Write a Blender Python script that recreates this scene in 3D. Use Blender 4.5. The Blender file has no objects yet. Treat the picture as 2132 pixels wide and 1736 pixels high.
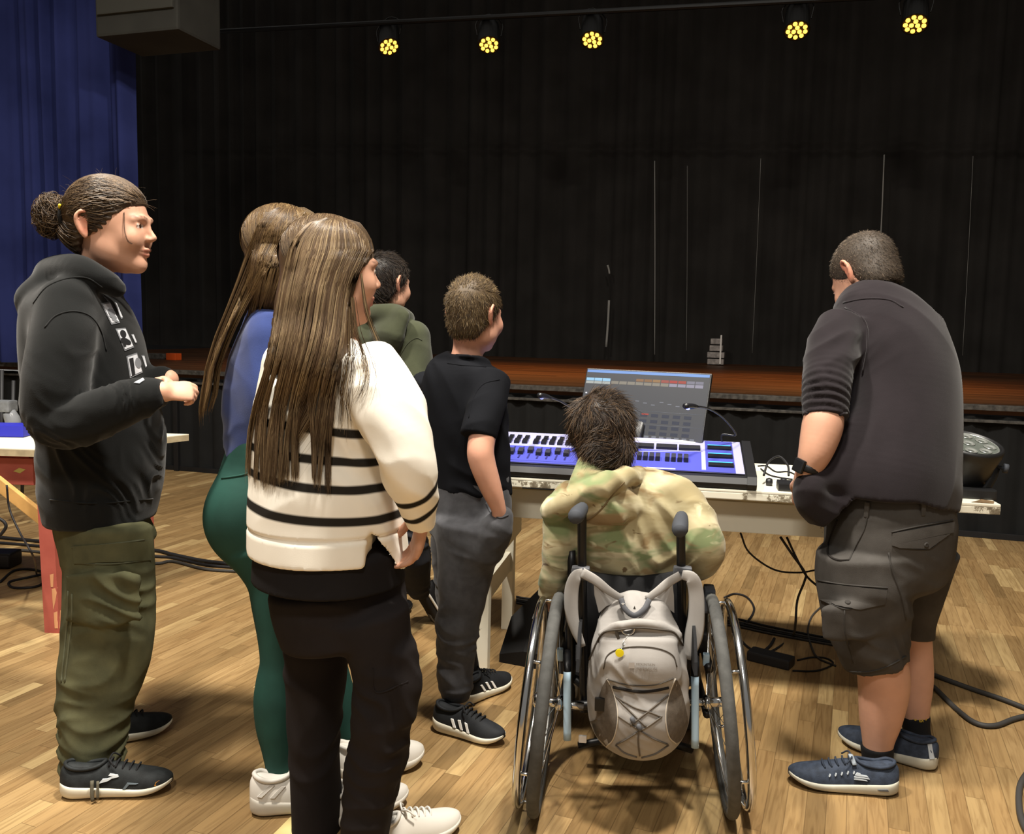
import bpy, bmesh, math, random
import numpy as np
from mathutils import Vector, Matrix
from mathutils.bvhtree import BVHTree

random.seed(7)
RNG = np.random.default_rng(7)
SC = bpy.context.scene
COL = SC.collection

# ------------------------------------------------------------------ camera
IMG_W, IMG_H, FOC, CAM_H = 2132, 1736, 1800.0, 1.3
PITCH, ROLL = math.atan(190.0 / FOC), 0.022
_f = np.array((0, math.cos(PITCH), -math.sin(PITCH)))
_r0 = np.array((1.0, 0, 0)); _u0 = np.array((0, math.sin(PITCH), math.cos(PITCH)))
_r = _r0 * math.cos(ROLL) + _u0 * math.sin(ROLL)
_u = _u0 * math.cos(ROLL) - _r0 * math.sin(ROLL)
CAM = np.array((0, 0, CAM_H))
cam_data = bpy.data.cameras.new('camera'); cam = bpy.data.objects.new('camera', cam_data); COL.objects.link(cam)
cam_data.sensor_fit = 'HORIZONTAL'; cam_data.sensor_width = 36.0; cam_data.lens = 36.0 * FOC / IMG_W
cam_data.clip_start = 0.05; cam_data.clip_end = 100
m = Matrix.Identity(4)
for i in range(3):
    m[i][0], m[i][1], m[i][2], m[i][3] = _r[i], _u[i], -_f[i], CAM[i]
cam.matrix_world = m
SC.camera = cam

def ray(px, py):
    d = _f + _r * ((px - IMG_W / 2) / FOC) + _u * ((IMG_H / 2 - py) / FOC)
    return d / np.linalg.norm(d)
def V(px, py, Y):
    """the place at forward distance Y seen at pixel px, py of the photograph"""
    d = ray(px, py); return CAM + d * (Y / d[1])
def FL(px, py, z=0.0):
    d = ray(px, py); return CAM + d * ((z - CAM_H) / d[2])
def pix(p):
    q = np.asarray(p, float) - CAM
    w = q @ _f
    return np.array((IMG_W / 2 + FOC * (q @ _r) / w, IMG_H / 2 - FOC * (q @ _u) / w))

# ------------------------------------------------------------------ view, world, lights
SC.view_settings.view_transform = 'Standard'; SC.view_settings.look = 'None'
SC.view_settings.gamma = 1.0; SC.view_settings.exposure = 0.0
SC.view_settings.use_curve_mapping = False
wld = bpy.data.worlds.new('dim_hall'); SC.world = wld; wld.use_nodes = True
wld.node_tree.nodes['Background'].inputs[0].default_value = (1.0, 0.96, 0.90, 1)
wld.node_tree.nodes['Background'].inputs[1].default_value = 0.24

def area(name, loc, size, energy, color, target=None, sy=None):
    l = bpy.data.lights.new(name, 'AREA'); l.energy = energy; l.color = color
    l.shape = 'RECTANGLE'; l.size = size; l.size_y = sy or size
    o = bpy.data.objects.new(name, l); COL.objects.link(o); o.location = loc
    t = Vector(target) if target is not None else Vector((loc[0], loc[1], 0))
    o.rotation_euler = (t - Vector(loc)).to_track_quat('-Z', 'Y').to_euler()
    return o
WARM = (1.0, 0.935, 0.83)
area('hall_ceiling_light', (-1.9, 1.9, 5.2), 0.4, 340, WARM)
area('hall_ceiling_light', (0.6, 1.7, 5.2), 0.4, 390, WARM)
area('hall_ceiling_light', (-0.6, -1.4, 5.2), 0.6, 130, WARM, (-0.3, 1.5, 0.6))

# ------------------------------------------------------------------ helpers: objects
ORG = {}
def empty(name, loc, label=None, cat=None, group=None):
    o = bpy.data.objects.new(name, None); COL.objects.link(o); o.location = tuple(float(x) for x in loc)
    o.empty_display_size = 0.05
    ORG[o.name] = np.asarray(loc, float)
    if label: tag(o, label, cat, group)
    return o
def tag(o, label=None, cat=None, group=None, kind=None):
    if label: o['label'] = label
    if cat: o['category'] = cat
    if group: o['group'] = group
    if kind: o['kind'] = kind
    return o
def mk(name, verts, faces, mat=None, parent=None, smooth=True, fmat=None, attrs=None, kind=None, label=None, colattr=None):
    """link one mesh object; verts are world coordinates, stored relative to the thing's base"""
    v = np.asarray(verts, np.float64).reshape(-1, 3)
    org = ORG[parent.name] if parent is not None else v.mean(0) * 0
    me = bpy.data.meshes.new(name)
    vv = (v - org).astype(np.float32)
    if isinstance(faces, np.ndarray):
        nf, k = faces.shape
        me.vertices.add(len(vv)); me.vertices.foreach_set('co', vv.ravel())
        me.loops.add(nf * k); me.loops.foreach_set('vertex_index', faces.ravel().astype(np.int32))
        me.polygons.add(nf); me.polygons.foreach_set('loop_start', np.arange(0, nf * k, k, dtype=np.int32))
        me.update(calc_edges=True)
    else:
        me.from_pydata([tuple(map(float, x)) for x in vv], [], [tuple(int(i) for i in f) for f in faces])
        me.update()
    me.validate()
    me.polygons.foreach_set('use_smooth', [bool(smooth)] * len(me.polygons))
    mats = mat if isinstance(mat, (list, tuple)) else [mat]
    for q in mats:
        if q is not None: me.materials.append(q)
    if fmat is not None:
        me.polygons.foreach_set('material_index', np.asarray(fmat, np.int32))
    if attrs:
        for k_, a_ in attrs.items():
            at = me.attributes.new(k_, 'FLOAT', 'POINT'); at.data.foreach_set('value', np.asarray(a_, np.float32))
    o = bpy.data.objects.new(name, me); COL.objects.link(o)
    if parent is not None: o.parent = parent
    ORG[o.name] = org
    if kind: o['kind'] = kind
    if label: o['label'] = label
    return o
class MB:
    """collects shapes into one mesh"""
    def __init__(s): s.v = []; s.f = []; s.m = []; s.n = 0
    def add(s, v, f, m=0):
        v = np.asarray(v, float).reshape(-1, 3)
        s.v.append(v); s.f += [tuple(i + s.n for i in q) for q in f]; s.m += [m] * len(f); s.n += len(v); return s
    def build(s, name, mat, parent=None, smooth=False, **k):
        return mk(name, np.concatenate(s.v), s.f, mat, parent, smooth, fmat=s.m, **k)
def unit(v):
    v = np.asarray(v, float); return v / (np.linalg.norm(v) + 1e-12)
def frame(x, up=(0, 0, 1)):
    x = unit(x); y = np.cross(up, x)
    if np.linalg.norm(y) < 1e-4: y = np.cross((0, 1, 0), x)
    y = unit(y); return x, y, np.cross(x, y)
def box(c, sx, sy, sz, ax=None, b=0.0):
    """box of full sizes about centre c in axes ax (3 rows); b bevels the edges"""
    A = np.eye(3) if ax is None else np.asarray(ax, float)
    h = np.array((sx, sy, sz)) / 2
    if b <= 0:
        v = np.array([(x, y, z) for x in (-1, 1) for y in (-1, 1) for z in (-1, 1)], float) * h
        f = [(0, 1, 3, 2), (4, 6, 7, 5), (0, 4, 5, 1), (2, 3, 7, 6), (0, 2, 6, 4), (1, 5, 7, 3)]
        return v @ A + c, f
    bm = bmesh.new(); bmesh.ops.create_cube(bm, size=1.0)
    for q in bm.verts: q.co = Vector((q.co.x * sx, q.co.y * sy, q.co.z * sz))
    bmesh.ops.bevel(bm, geom=list(bm.edges), offset=min(b, min(sx, sy, sz) * 0.45), segments=2, profile=0.7, affect='EDGES')
    bm.verts.index_update()
    v = np.array([tuple(q.co) for q in bm.verts]); f = [tuple(x.index for x in p.verts) for p in bm.faces]
    bm.free(); return v @ A + c, f
def crom(pts, n=6, closed=False):
    P = np.asarray(pts, float)
    if P.ndim == 1: P = P[:, None]
    N = len(P); out = []
    for i in range(N if closed else N - 1):
        if closed: a, b, c, d = P[(i - 1) % N], P[i], P[(i + 1) % N], P[(i + 2) % N]
        else: a, b, c, d = P[max(i - 1, 0)], P[i], P[i + 1], P[min(i + 2, N - 1)]
        if not closed and i == 0: a = 2 * b - c
        if not closed and i == N - 2: d = 2 * c - b
        for t in np.arange(n) / n:
            out.append(0.5 * (2 * b + (c - a) * t + (2 * a - 5 * b + 4 * c - d) * t * t + (3 * b - a - 3 * c + d) * t ** 3))
    if not closed: out.append(P[-1])
    return np.array(out)
def tube(pts, r, seg=8, n=6, closed=False, flat=None, caps=True, up=(0, 0, 1)):
    """swept tube; r scalar or per control point; flat=(across,thick) factors make a strap"""
    P = crom(pts, n, closed) if n > 1 else np.asarray(pts, float)
    M = len(P)
    if np.ndim(r) == 0: R = np.full(M, float(r))
    else: R = crom(np.asarray(r, float), n, closed)[:, 0] if n > 1 else np.asarray(r, float)
    T = np.roll(P, -1, 0) - np.roll(P, 1, 0)
    if not closed: T[0] = P[1] - P[0]; T[-1] = P[-1] - P[-2]
    T = T / (np.linalg.norm(T, axis=1, keepdims=True) + 1e-12)
    u = np.cross(T[0], up)
    if np.linalg.norm(u) < 1e-3: u = np.cross(T[0], (0, 1, 0))
    u = unit(u); vs = []
    a, b = flat or (1, 1)
    ang = np.arange(seg) * 2 * math.pi / seg + math.pi / seg
    for i in range(M):
        u = u - T[i] * (u @ T[i]); u = unit(u); w = np.cross(T[i], u)
        vs.append(P[i] + R[i] * (a * np.cos(ang)[:, None] * u + b * np.sin(ang)[:, None] * w))
    v = np.concatenate(vs); f = []
    for i in range(M if closed else M - 1):
        j = (i + 1) % M
        for k in range(seg):
            l = (k + 1) % seg
            f.append((i * seg + k, i * seg + l, j * seg + l, j * seg + k))
    if not closed and caps:
        f.append(tuple(range(seg))[::-1]); f.append(tuple((M - 1) * seg + k for k in range(seg)))
    return v, f
def lathe(prof, c, ax=None, seg=24):
    """revolve (radius, height) profile about axis row 2 of ax"""
    A = np.eye(3) if ax is None else np.asarray(ax, float)
    ang = np.arange(seg) * 2 * math.pi / seg; vs = []; f = []
    for r_, h_ in prof:
        vs.append(np.stack([r_ * np.cos(ang), r_ * np.sin(ang), np.full(seg, h_)], 1) @ A + c)
    for i in range(len(prof) - 1):
        for k in range(seg):
            l = (k + 1) % seg; f.append((i * seg + k, i * seg + l, (i + 1) * seg + l, (i + 1) * seg + k))
    f.append(tuple(range(seg))[::-1]); f.append(tuple((len(prof) - 1) * seg + k for k in range(seg)))
    return np.concatenate(vs), f
def prism(poly, d):
    """closed polygon (n,3) extruded by vector d"""
    p = np.asarray(poly, float); n = len(p)
    v = np.concatenate([p, p + np.asarray(d, float)])
    f = [tuple(range(n))[::-1], tuple(range(n, 2 * n))] + [(i, (i + 1) % n, n + (i + 1) % n, n + i) for i in range(n)]
    return v, f
def rings(R, cap=True, closed=True):
    """loft equal-length rings"""
    R = [np.asarray(r, float) for r in R]; n = len(R[0]); f = []
    for i in range(len(R) - 1):
        for k in range(n if closed else n - 1):
            l = (k + 1) % n; f.append((i * n + k, i * n + l, (i + 1) * n + l, (i + 1) * n + k))
    if cap:
        f.append(tuple(range(n))[::-1]); f.append(tuple((len(R) - 1) * n + k for k in range(n)))
    return np.concatenate(R), f

# ------------------------------------------------------------------ helpers: materials
def lin(h):
    h = h.lstrip('#'); c = [int(h[i:i + 2], 16) / 255 for i in (0, 2, 4)]
    return tuple(x / 12.92 if x <= 0.04045 else ((x + 0.055) / 1.055) ** 2.4 for x in c) + (1.0,)
MATS = {}
def mat(name, color, rough=0.7, var=0.0, vscale=8.0, bump=0.0, bscale=300.0, metal=0.0, spec=0.3, emit=None, estr=0.0, sheen=0.0, alpha=1.0, sss=0.0, second=None, coat=0.0):
    """plain procedural material: noise-varied colour and noise bump in object space"""
    if name in MATS: return MATS[name]
    M = bpy.data.materials.new(name); M.use_nodes = True; MATS[name] = M
    nt = M.node_tree; b = nt.nodes['Principled BSDF']
    col = lin(color) if isinstance(color, str) else tuple(color) + ((1.0,) if len(color) == 3 else ())
    b.inputs['Base Color'].default_value = col
    b.inputs['Roughness'].default_value = rough; b.inputs['Metallic'].default_value = metal
    b.inputs['Specular IOR Level'].default_value = spec
    if coat: b.inputs['Coat Weight'].default_value = coat
    if sheen: b.inputs['Sheen Weight'].default_value = sheen
    if sss:
        b.inputs['Subsurface Weight'].default_value = sss; b.inputs['Subsurface Radius'].default_value = (0.012, 0.005, 0.003); b.inputs['Subsurface Scale'].default_value = 1.0
    tc = nt.nodes.new('ShaderNodeTexCoord')
    if var or second:
        n = nt.nodes.new('ShaderNodeTexNoise'); n.inputs['Scale'].default_value = vscale; n.inputs['Detail'].default_value = 5
        nt.links.new(tc.outputs['Object'], n.inputs['Vector'])
        r = nt.nodes.new('ShaderNodeValToRGB')
        c2 = lin(second) if second else tuple(min(1, x * (1 + var)) for x in col[:3]) + (1,)
        c1 = col if second else tuple(x * (1 - var) for x in col[:3]) + (1,)
        r.color_ramp.elements[0].position = 0.35; r.color_ramp.elements[1].position = 0.65
        r.color_ramp.elements[0].color = c1; r.color_ramp.elements[1].color = c2
        nt.links.new(n.outputs[0], r.inputs[0]); nt.links.new(r.outputs[0], b.inputs['Base Color'])
    if bump:
        n = nt.nodes.new('ShaderNodeTexNoise'); n.inputs['Scale'].default_value = bscale; n.inputs['Detail'].default_value = 3
        nt.links.new(tc.outputs['Object'], n.inputs['Vector'])
        bp = nt.nodes.new('ShaderNodeBump'); bp.inputs['Strength'].default_value = bump; bp.inputs['Distance'].default_value = 0.0015
        nt.links.new(n.outputs[0], bp.inputs['Height']); nt.links.new(bp.outputs[0], b.inputs['Normal'])
    if emit:
        b.inputs['Emission Color'].default_value = lin(emit); b.inputs['Emission Strength'].default_value = estr
    if alpha < 1: b.inputs['Alpha'].default_value = alpha
    return M
def nmath(nt, op, a, b=None, c=None):
    n = nt.nodes.new('ShaderNodeMath'); n.operation = op
    for i, x in enumerate((a, b, c)):
        if x is None: continue
        if isinstance(x, (int, float)): n.inputs[i].default_value = x
        else: nt.links.new(x, n.inputs[i])
    return n.outputs[0]
def ramp(nt, src, stops, const=False):
    r = nt.nodes.new('ShaderNodeValToRGB'); cr = r.color_ramp
    if const: cr.interpolation = 'CONSTANT'
    while len(cr.elements) < len(stops): cr.elements.new(0.5)
    for e, (p, c) in zip(cr.elements, stops):
        e.position = p; e.color = lin(c) if isinstance(c, str) else c
    nt.links.new(src, r.inputs[0]); return r.outputs[0]
def attr_mat(name, base, layers, rough=0.6, spec=0.3, bump=0.0, bscale=300, sss=0.0, var=0.0, vscale=30, sheen=0.0):
    """base colour with colours mixed in by named mesh attributes (0..1)"""
    if name in MATS: return MATS[name]
    M = mat(name, base, rough, var=max(var, 0.001), vscale=vscale, bump=bump, bscale=bscale, spec=spec, sss=sss, sheen=sheen); nt = M.node_tree
    b = nt.nodes['Principled BSDF']; src = b.inputs['Base Color'].links[0].from_socket
    for an, c, sharp in layers:
        at = nt.nodes.new('ShaderNodeAttribute'); at.attribute_name = an
        fac = at.outputs['Fac']
        if sharp:
            fac = ramp(nt, fac, [(0.0, (0, 0, 0, 1)), (0.5 - sharp, (0, 0, 0, 1)), (0.5 + sharp, (1, 1, 1, 1))])
        mx = nt.nodes.new('ShaderNodeMix'); mx.data_type = 'RGBA'
        nt.links.new(fac, mx.inputs[0]); nt.links.new(src, mx.inputs[6]); mx.inputs[7].default_value = lin(c)
        src = mx.outputs[2]
    nt.links.new(src, b.inputs['Base Color'])
    return M

# ------------------------------------------------------------------ helpers: smooth bodies and clothes from lofted distance fields
class Prim:
    def __init__(s, f, lo, hi): s.f = f; s.lo = np.asarray(lo, float); s.hi = np.asarray(hi, float)
def loft(pts, ra, rb=None, side=(1, 0, 0), n=4, cap=1.0):
    """tapering limb along pts; ra = half size along 'side', rb across it"""
    n = n * 2; P = crom(pts, n); A = crom(np.broadcast_to(np.asarray(ra, float), (len(pts),)), n)[:, 0]
    B = A if rb is None else crom(np.broadcast_to(np.asarray(rb, float), (len(pts),)), n)[:, 0]
    side = np.asarray(side, float)
    segs = []
    for i in range(len(P) - 1):
        ab = P[i + 1] - P[i]; L = np.linalg.norm(ab)
        if L < 1e-6: continue
        t = ab / L; u = unit(side - t * (side @ t)); w = np.cross(t, u)
        segs.append((P[i], L, t, u, w, A[i], A[i + 1], B[i], B[i + 1]))
    def f(X):
        best = None
        for p, L, t, u, w, a0, a1, b0, b1 in segs:
            d = X - p; s_ = d @ t; h = np.clip(s_ / L, 0, 1)
            a = a0 + (a1 - a0) * h; b = b0 + (b1 - b0) * h
            du = d @ u; dw = d @ w; dx = s_ - h * L
            c = np.minimum(a, b) * cap
            q = np.sqrt((du / a) ** 2 + (dw / b) ** 2 + (dx / c) ** 2) + 1e-9
            l = np.sqrt(du * du + dw * dw + dx * dx)
            e = np.where(q > 0.05, l * (1 - 1 / q), -np.minimum(a, b))
            best = e if best is None else np.minimum(best, e)
        return best
    r = max(A.max(), B.max())
    return Prim(f, P.min(0) - r, P.max(0) + r)
def ell(c, r, ax=None):
    c = np.asarray(c, float); r = np.asarray(r, float); A = np.eye(3) if ax is None else np.asarray(ax, float)
    def f(X):
        d = (X - c) @ A.T; q = np.sqrt(((d / r) ** 2).sum(1)) + 1e-9; l = np.sqrt((d * d).sum(1))
        return np.where(q > 0.05, l * (1 - 1 / q), -r.min())
    return Prim(f, c - r.max(), c + r.max())
class Field:
    """smooth union of primitives, with smooth cuts and plane cuts"""
    def __init__(s): s.a = []; s.s = []; s.x = []
    def add(s, p, k=0.03): s.a.append((p, k)); return s
    def sub(s, p, k=0.008): s.s.append((p, k)); return s
    def cut(s, point, normal):            # removes the side the normal points to
        s.x.append((np.asarray(point, float), unit(normal), None)); return s
    def cutf(s, f): s.x.append((None, None, f)); return s
    def bounds(s):
        return np.min([p.lo for p, k in s.a], 0) - 0.02, np.max([p.hi for p, k in s.a], 0) + 0.02
    def __call__(s, X):
        d = np.full(len(X), 0.4); mg = 0.07
        for p, k in s.a:
            m_ = ((X > p.lo - mg) & (X < p.hi + mg)).all(1)
            if not m_.any(): continue
            e = p.f(X[m_]); o = d[m_]
            h = np.maximum(k - np.abs(o - e), 0) / k
            d[m_] = np.minimum(o, e) - h * h * k / 4
        for p, k in s.s:
            m_ = ((X > p.lo - mg) & (X < p.hi + mg)).all(1)
            if not m_.any(): continue
            e = -p.f(X[m_]); o = d[m_]
            h = np.maximum(k - np.abs(o - e), 0) / k
            d[m_] = np.maximum(o, e) + h * h * k / 4
        for p, n_, f in s.x:
            d = np.maximum(d, f(X) if f else (X - p) @ n_)
        return d
def chunked(fn, X, n=400000):
    return np.concatenate([fn(X[i:i + n]) for i in range(0, len(X), n)]) if len(X) else np.zeros(0)
def polygonize(fn, h, lo=None, hi=None, smooth=1):
    if lo is None: lo, hi = fn.bounds()
    nc = np.ceil((np.asarray(hi) - lo) / (4 * h)).astype(int) + 1
    g = np.stack(np.meshgrid(*[np.arange(k) for k in nc], indexing='ij'), -1).reshape(-1, 3)
    d0 = chunked(fn, lo + (g * 4 + 1.5) * h)
    full = np.repeat(np.repeat(np.repeat(d0.reshape(nc).astype(np.float32), 4, 0), 4, 1), 4, 2)
    near = g[np.abs(d0) < 6.0 * h]
    off = np.stack(np.meshgrid(*[np.arange(4)] * 3, indexing='ij'), -1).reshape(-1, 3)
    idx = (near[:, None, :] * 4 + off[None]).reshape(-1, 3)
    full[idx[:, 0], idx[:, 1], idx[:, 2]] = chunked(fn, lo + idx * h)
    s = full < 0
    c = np.zeros(np.array(full.shape) - 1, np.int8)
    for a in (0, 1):
        for b in (0, 1):
            for e in (0, 1):
                c += s[a:s.shape[0] - 1 + a, b:s.shape[1] - 1 + b, e:s.shape[2] - 1 + e]
    cells = np.argwhere((c > 0) & (c < 8))
    vid = np.full(c.shape, -1, np.int32); vid[tuple(cells.T)] = np.arange(len(cells))
    corners = np.array([(a, b, e) for a in (0, 1) for b in (0, 1) for e in (0, 1)])
    val = np.stack([full[tuple((cells + q).T)] for q in corners], 1)
    acc = np.zeros((len(cells), 3)); cnt = np.zeros(len(cells))
    for i in range(8):
        for j in range(i + 1, 8):
            if np.abs(corners[i] - corners[j]).sum() != 1: continue
            m_ = (val[:, i] < 0) != (val[:, j] < 0)
            t = val[m_, i] / (val[m_, i] - val[m_, j])
            acc[m_] += corners[i] + t[:, None] * (corners[j] - corners[i]); cnt[m_] += 1
    v = lo + (cells + acc / cnt[:, None]) * h
    F = []
    for ax in range(3):
        b_, c_ = (ax + 1) % 3, (ax + 2) % 3
        sl0 = [slice(None)] * 3; sl1 = [slice(None)] * 3
        sl0[ax] = slice(0, -1); sl1[ax] = slice(1, None)
        e = np.argwhere(s[tuple(sl0)] != s[tuple(sl1)])
        e = e[(e[:, b_] > 0) & (e[:, c_] > 0) & (e[:, b_] < s.shape[b_] - 1) & (e[:, c_] < s.shape[c_] - 1)]
        def cell(db, dc):
            q = e.copy(); q[:, b_] -= db; q[:, c_] -= dc; return vid[tuple(q.T)]
        q = np.stack([cell(1, 1), cell(0, 1), cell(0, 0), cell(1, 0)], 1)
        inside = s[tuple(e.T)]
        q[~inside] = q[~inside][:, ::-1]
        F.append(q)
    F = np.concatenate(F); F = F[(F >= 0).all(1)]
    for _ in range(smooth): v = relax(v, F)
    return v, F
def relax(v, F, w=0.5):
    acc = np.zeros_like(v); cnt = np.zeros(len(v))
    for a, b in ((0, 1), (1, 2), (2, 3), (3, 0)):
        for i, j in ((a, b), (b, a)):
            acc += np.stack([np.bincount(F[:, i], v[F[:, j], k], len(v)) for k in range(3)], 1)
            cnt += np.bincount(F[:, i], minlength=len(v))
    return v * (1 - w) + w * acc / np.maximum(cnt, 1)[:, None]
def normals(v, F):
    n = np.cross(v[F[:, 2]] - v[F[:, 0]], v[F[:, 3]] - v[F[:, 1]])
    N = np.zeros_like(v)
    for k in range(4):
        N += np.stack([np.bincount(F[:, k], n[:, i], len(v)) for i in range(3)], 1)
    return N / (np.linalg.norm(N, axis=1, keepdims=True) + 1e-12)
def folds(v, amp, freq, d=(0, 0, 1), seed=0, warp=0.6):
    """cloth folds: warped ridges running across direction d"""
    r = np.random.default_rng(seed); d = unit(d); out = np.zeros(len(v))
    wv = np.zeros(len(v))
    for i in range(4):
        k = r.normal(size=3) * freq * 0.35; wv += np.sin(v @ k + r.uniform(0, 6.3))
    for i in range(3):
        k = d * freq * (0.7 + 0.5 * i) + r.normal(size=3) * freq * 0.22
        out += np.sin(v @ k + wv * warp * 2 + r.uniform(0, 6.3)) / (1 + 0.6 * i)
    m_ = 0.5 + 0.5 * np.sin(v @ (r.normal(size=3) * freq * 0.3) + r.uniform(0, 6.3))
    return amp * (1 - np.abs(out) * 0.9) * m_
def near(v, c, r):
    return np.exp(-((v - np.asarray(c)) ** 2).sum(1) / (r * r))
def garment(name, fld, h, material, parent, wr=None, smooth=1, attrs=None, **kw):
    v, F = polygonize(fld, h, smooth=smooth)
    if wr is not None:
        N = normals(v, F); v = v + N * wr(v)[:, None]
    at = {k: f(v) for k, f in (attrs or {}).items()}
    o = mk(name, v, F, material, parent, attrs=at, **kw)
    TREES[o.name] = (BVHTree.FromPolygons([tuple(x) for x in v], [tuple(map(int, q)) for q in F]), normals(v, F), F)
    return o
TREES = {}
def cast(tree, px, py, lift=0.002):
    """where the surface of a built piece shows at a pixel, lifted along its normal"""
    d = ray(px, py)
    hit, nrm, i, dist = tree.ray_cast(Vector(CAM), Vector(d))
    if hit is None: return None, None
    n = np.array(nrm)
    if n @ d > 0: n = -n
    return np.array(hit) + n * lift, n
def tree_of(*objs):
    vs = []; fs = []; b = 0
    for o in objs:
        org = ORG[o.name]
        v = np.zeros(len(o.data.vertices) * 3, np.float32); o.data.vertices.foreach_get('co', v)
        v = v.reshape(-1, 3) + org
        vs += [tuple(x) for x in v]; fs += [tuple(i + b for i in p.vertices) for p in o.data.polygons]; b += len(v)
    return BVHTree.FromPolygons(vs, fs)
def patch(tree, poly, lift=0.002, thick=0.0, sub=6):
    """thin sheet lying on a surface: poly = 4 pixel corners, gridded"""
    a, b, c, d = [np.array(p, float) for p in poly]; g = []; ok = True
    nn = []
    for i in range(sub + 1):
        for j in range(sub + 1):
            s_, t_ = i / sub, j / sub
            p = (a * (1 - s_) + b * s_) * (1 - t_) + (d * (1 - s_) + c * s_) * t_
            q, n = cast(tree, p[0], p[1], lift)
            g.append(q); nn.append(n)
    base = [q for q in g if q is not None]
    if not base: return None
    md = np.mean([q[1] for q in base])
    k = 0; out = []
    for i in range(sub + 1):
        for j in range(sub + 1):
            q = g[k]
            if q is None or abs(q[1] - md) > 0.12:
                s_, t_ = i / sub, j / sub
                p = (a * (1 - s_) + b * s_) * (1 - t_) + (d * (1 - s_) + c * s_) * t_
                q = V(p[0], p[1], md)
            out.append(q); k += 1
    f = [(i * (sub + 1) + j, (i + 1) * (sub + 1) + j, (i + 1) * (sub + 1) + j + 1, i * (sub + 1) + j + 1) for i in range(sub) for j in range(sub)]
    return np.array(out), f
def fan(tree, poly, lift=0.002, rings_=(.0001, .35, .7, 1.0)):
    """rounded patch lying on a surface, poly = outline in pixels"""
    p = np.array(poly, float); c = p.mean(0); vs = []
    for k in rings_:
        for x, y in c + (p - c) * k:
            q, n = cast(tree, x, y, lift)
            if q is None: q = vs[-1] if vs else V(x, y, 2.3)
            vs.append(q)
    n = len(p); return np.array(vs), [(i * n + k, i * n + (k + 1) % n, (i + 1) * n + (k + 1) % n, (i + 1) * n + k) for i in range(len(rings_) - 1) for k in range(n)]
def seam(tree, pxs, r=0.002, lift=0.001, n=5, flat=None, seg=6):
    """cord or stitched line laid on a surface along pixel points"""
    pp = crom(np.array(pxs, float), n); out = []
    for p in pp:
        q, _n = cast(tree, p[0], p[1], lift)
        if q is not None and (not out or abs(q[1] - out[-1][1]) < 0.08): out.append(q)
    if len(out) < 2: return None
    return tube(np.array(out), r, seg=seg, n=1, flat=flat)
def strands(paths, rad, seg=3):
    """many hair strands as thin tubes in one mesh; paths (S,T,3), rad (S,T)"""
    P = np.asarray(paths, float); S, T, _ = P.shape
    t = np.gradient(P, axis=1); t /= np.linalg.norm(t, axis=2, keepdims=True) + 1e-12
    ref = np.broadcast_to(np.array((0.31, 0.22, 0.92)), t.shape)
    u = np.cross(t, ref); u /= np.linalg.norm(u, axis=2, keepdims=True) + 1e-9; w = np.cross(t, u)
    R = np.broadcast_to(rad, (S, T))
    a = np.arange(seg) * 2 * math.pi / seg
    v = P[:, :, None] + R[:, :, None, None] * (np.cos(a)[:, None] * u[:, :, None] + np.sin(a)[:, None] * w[:, :, None])
    b = np.arange(S)[:, None, None] * T * seg + np.arange(T - 1)[None, :, None] * seg
    k = np.arange(seg)[None, None]; l = (k + 1) % seg
    F = np.stack([b + k, b + l, b + seg + l, b + seg + k], -1).reshape(-1, 4)
    return v.reshape(-1, 3), F
def strand_obj(name, paths, rad, material, parent, seg=3, shade=None, extra=None, base_shade=None, **kw):
    v, F = strands(paths, rad, seg); S, T = np.asarray(paths).shape[:2]
    sh = np.repeat(RNG.random(S) if shade is None else shade, T * seg)
    if extra is not None:
        ev, eF = extra; F = np.concatenate([F, np.asarray(eF) + len(v)]); sh = np.concatenate([sh, base_shade if base_shade is not None else np.full(len(ev), 0.35)]); v = np.concatenate([v, ev])
    return mk(name, v, F, material, parent, attrs={'shade': sh}, **kw)
def hair_mat(name, dark, mid, light, rough=0.45):
    if name in MATS: return MATS[name]
    M = bpy.data.materials.new(name); M.use_nodes = True; MATS[name] = M; nt = M.node_tree; b = nt.nodes['Principled BSDF']
    at = nt.nodes.new('ShaderNodeAttribute'); at.attribute_name = 'shade'
    nt.links.new(ramp(nt, at.outputs['Fac'], [(0, dark), (0.5, mid), (1.0, light)]), b.inputs['Base Color'])
    b.inputs['Roughness'].default_value = rough; b.inputs['Specular IOR Level'].default_value = 0.35
    return M
def text_mesh(s, size, origin, xdir, ydir, depth=0.0005, align='LEFT'):
    cu = bpy.data.curves.new('t', 'FONT'); cu.body = s; cu.size = size; cu.extrude = depth; cu.align_x = align
    o = bpy.data.objects.new('t', cu); COL.objects.link(o)
    dg = bpy.context.evaluated_depsgraph_get(); me = bpy.data.meshes.new_from_object(o.evaluated_get(dg))
    v = np.array([tuple(q.co) for q in me.vertices]); f = [tuple(p.vertices) for p in me.polygons]
    bpy.data.objects.remove(o); bpy.data.curves.remove(cu); bpy.data.meshes.remove(me)
    x = unit(xdir); y = unit(ydir); z = np.cross(x, y)
    return np.asarray(origin) + v @ np.stack([x, y, z]), f
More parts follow.
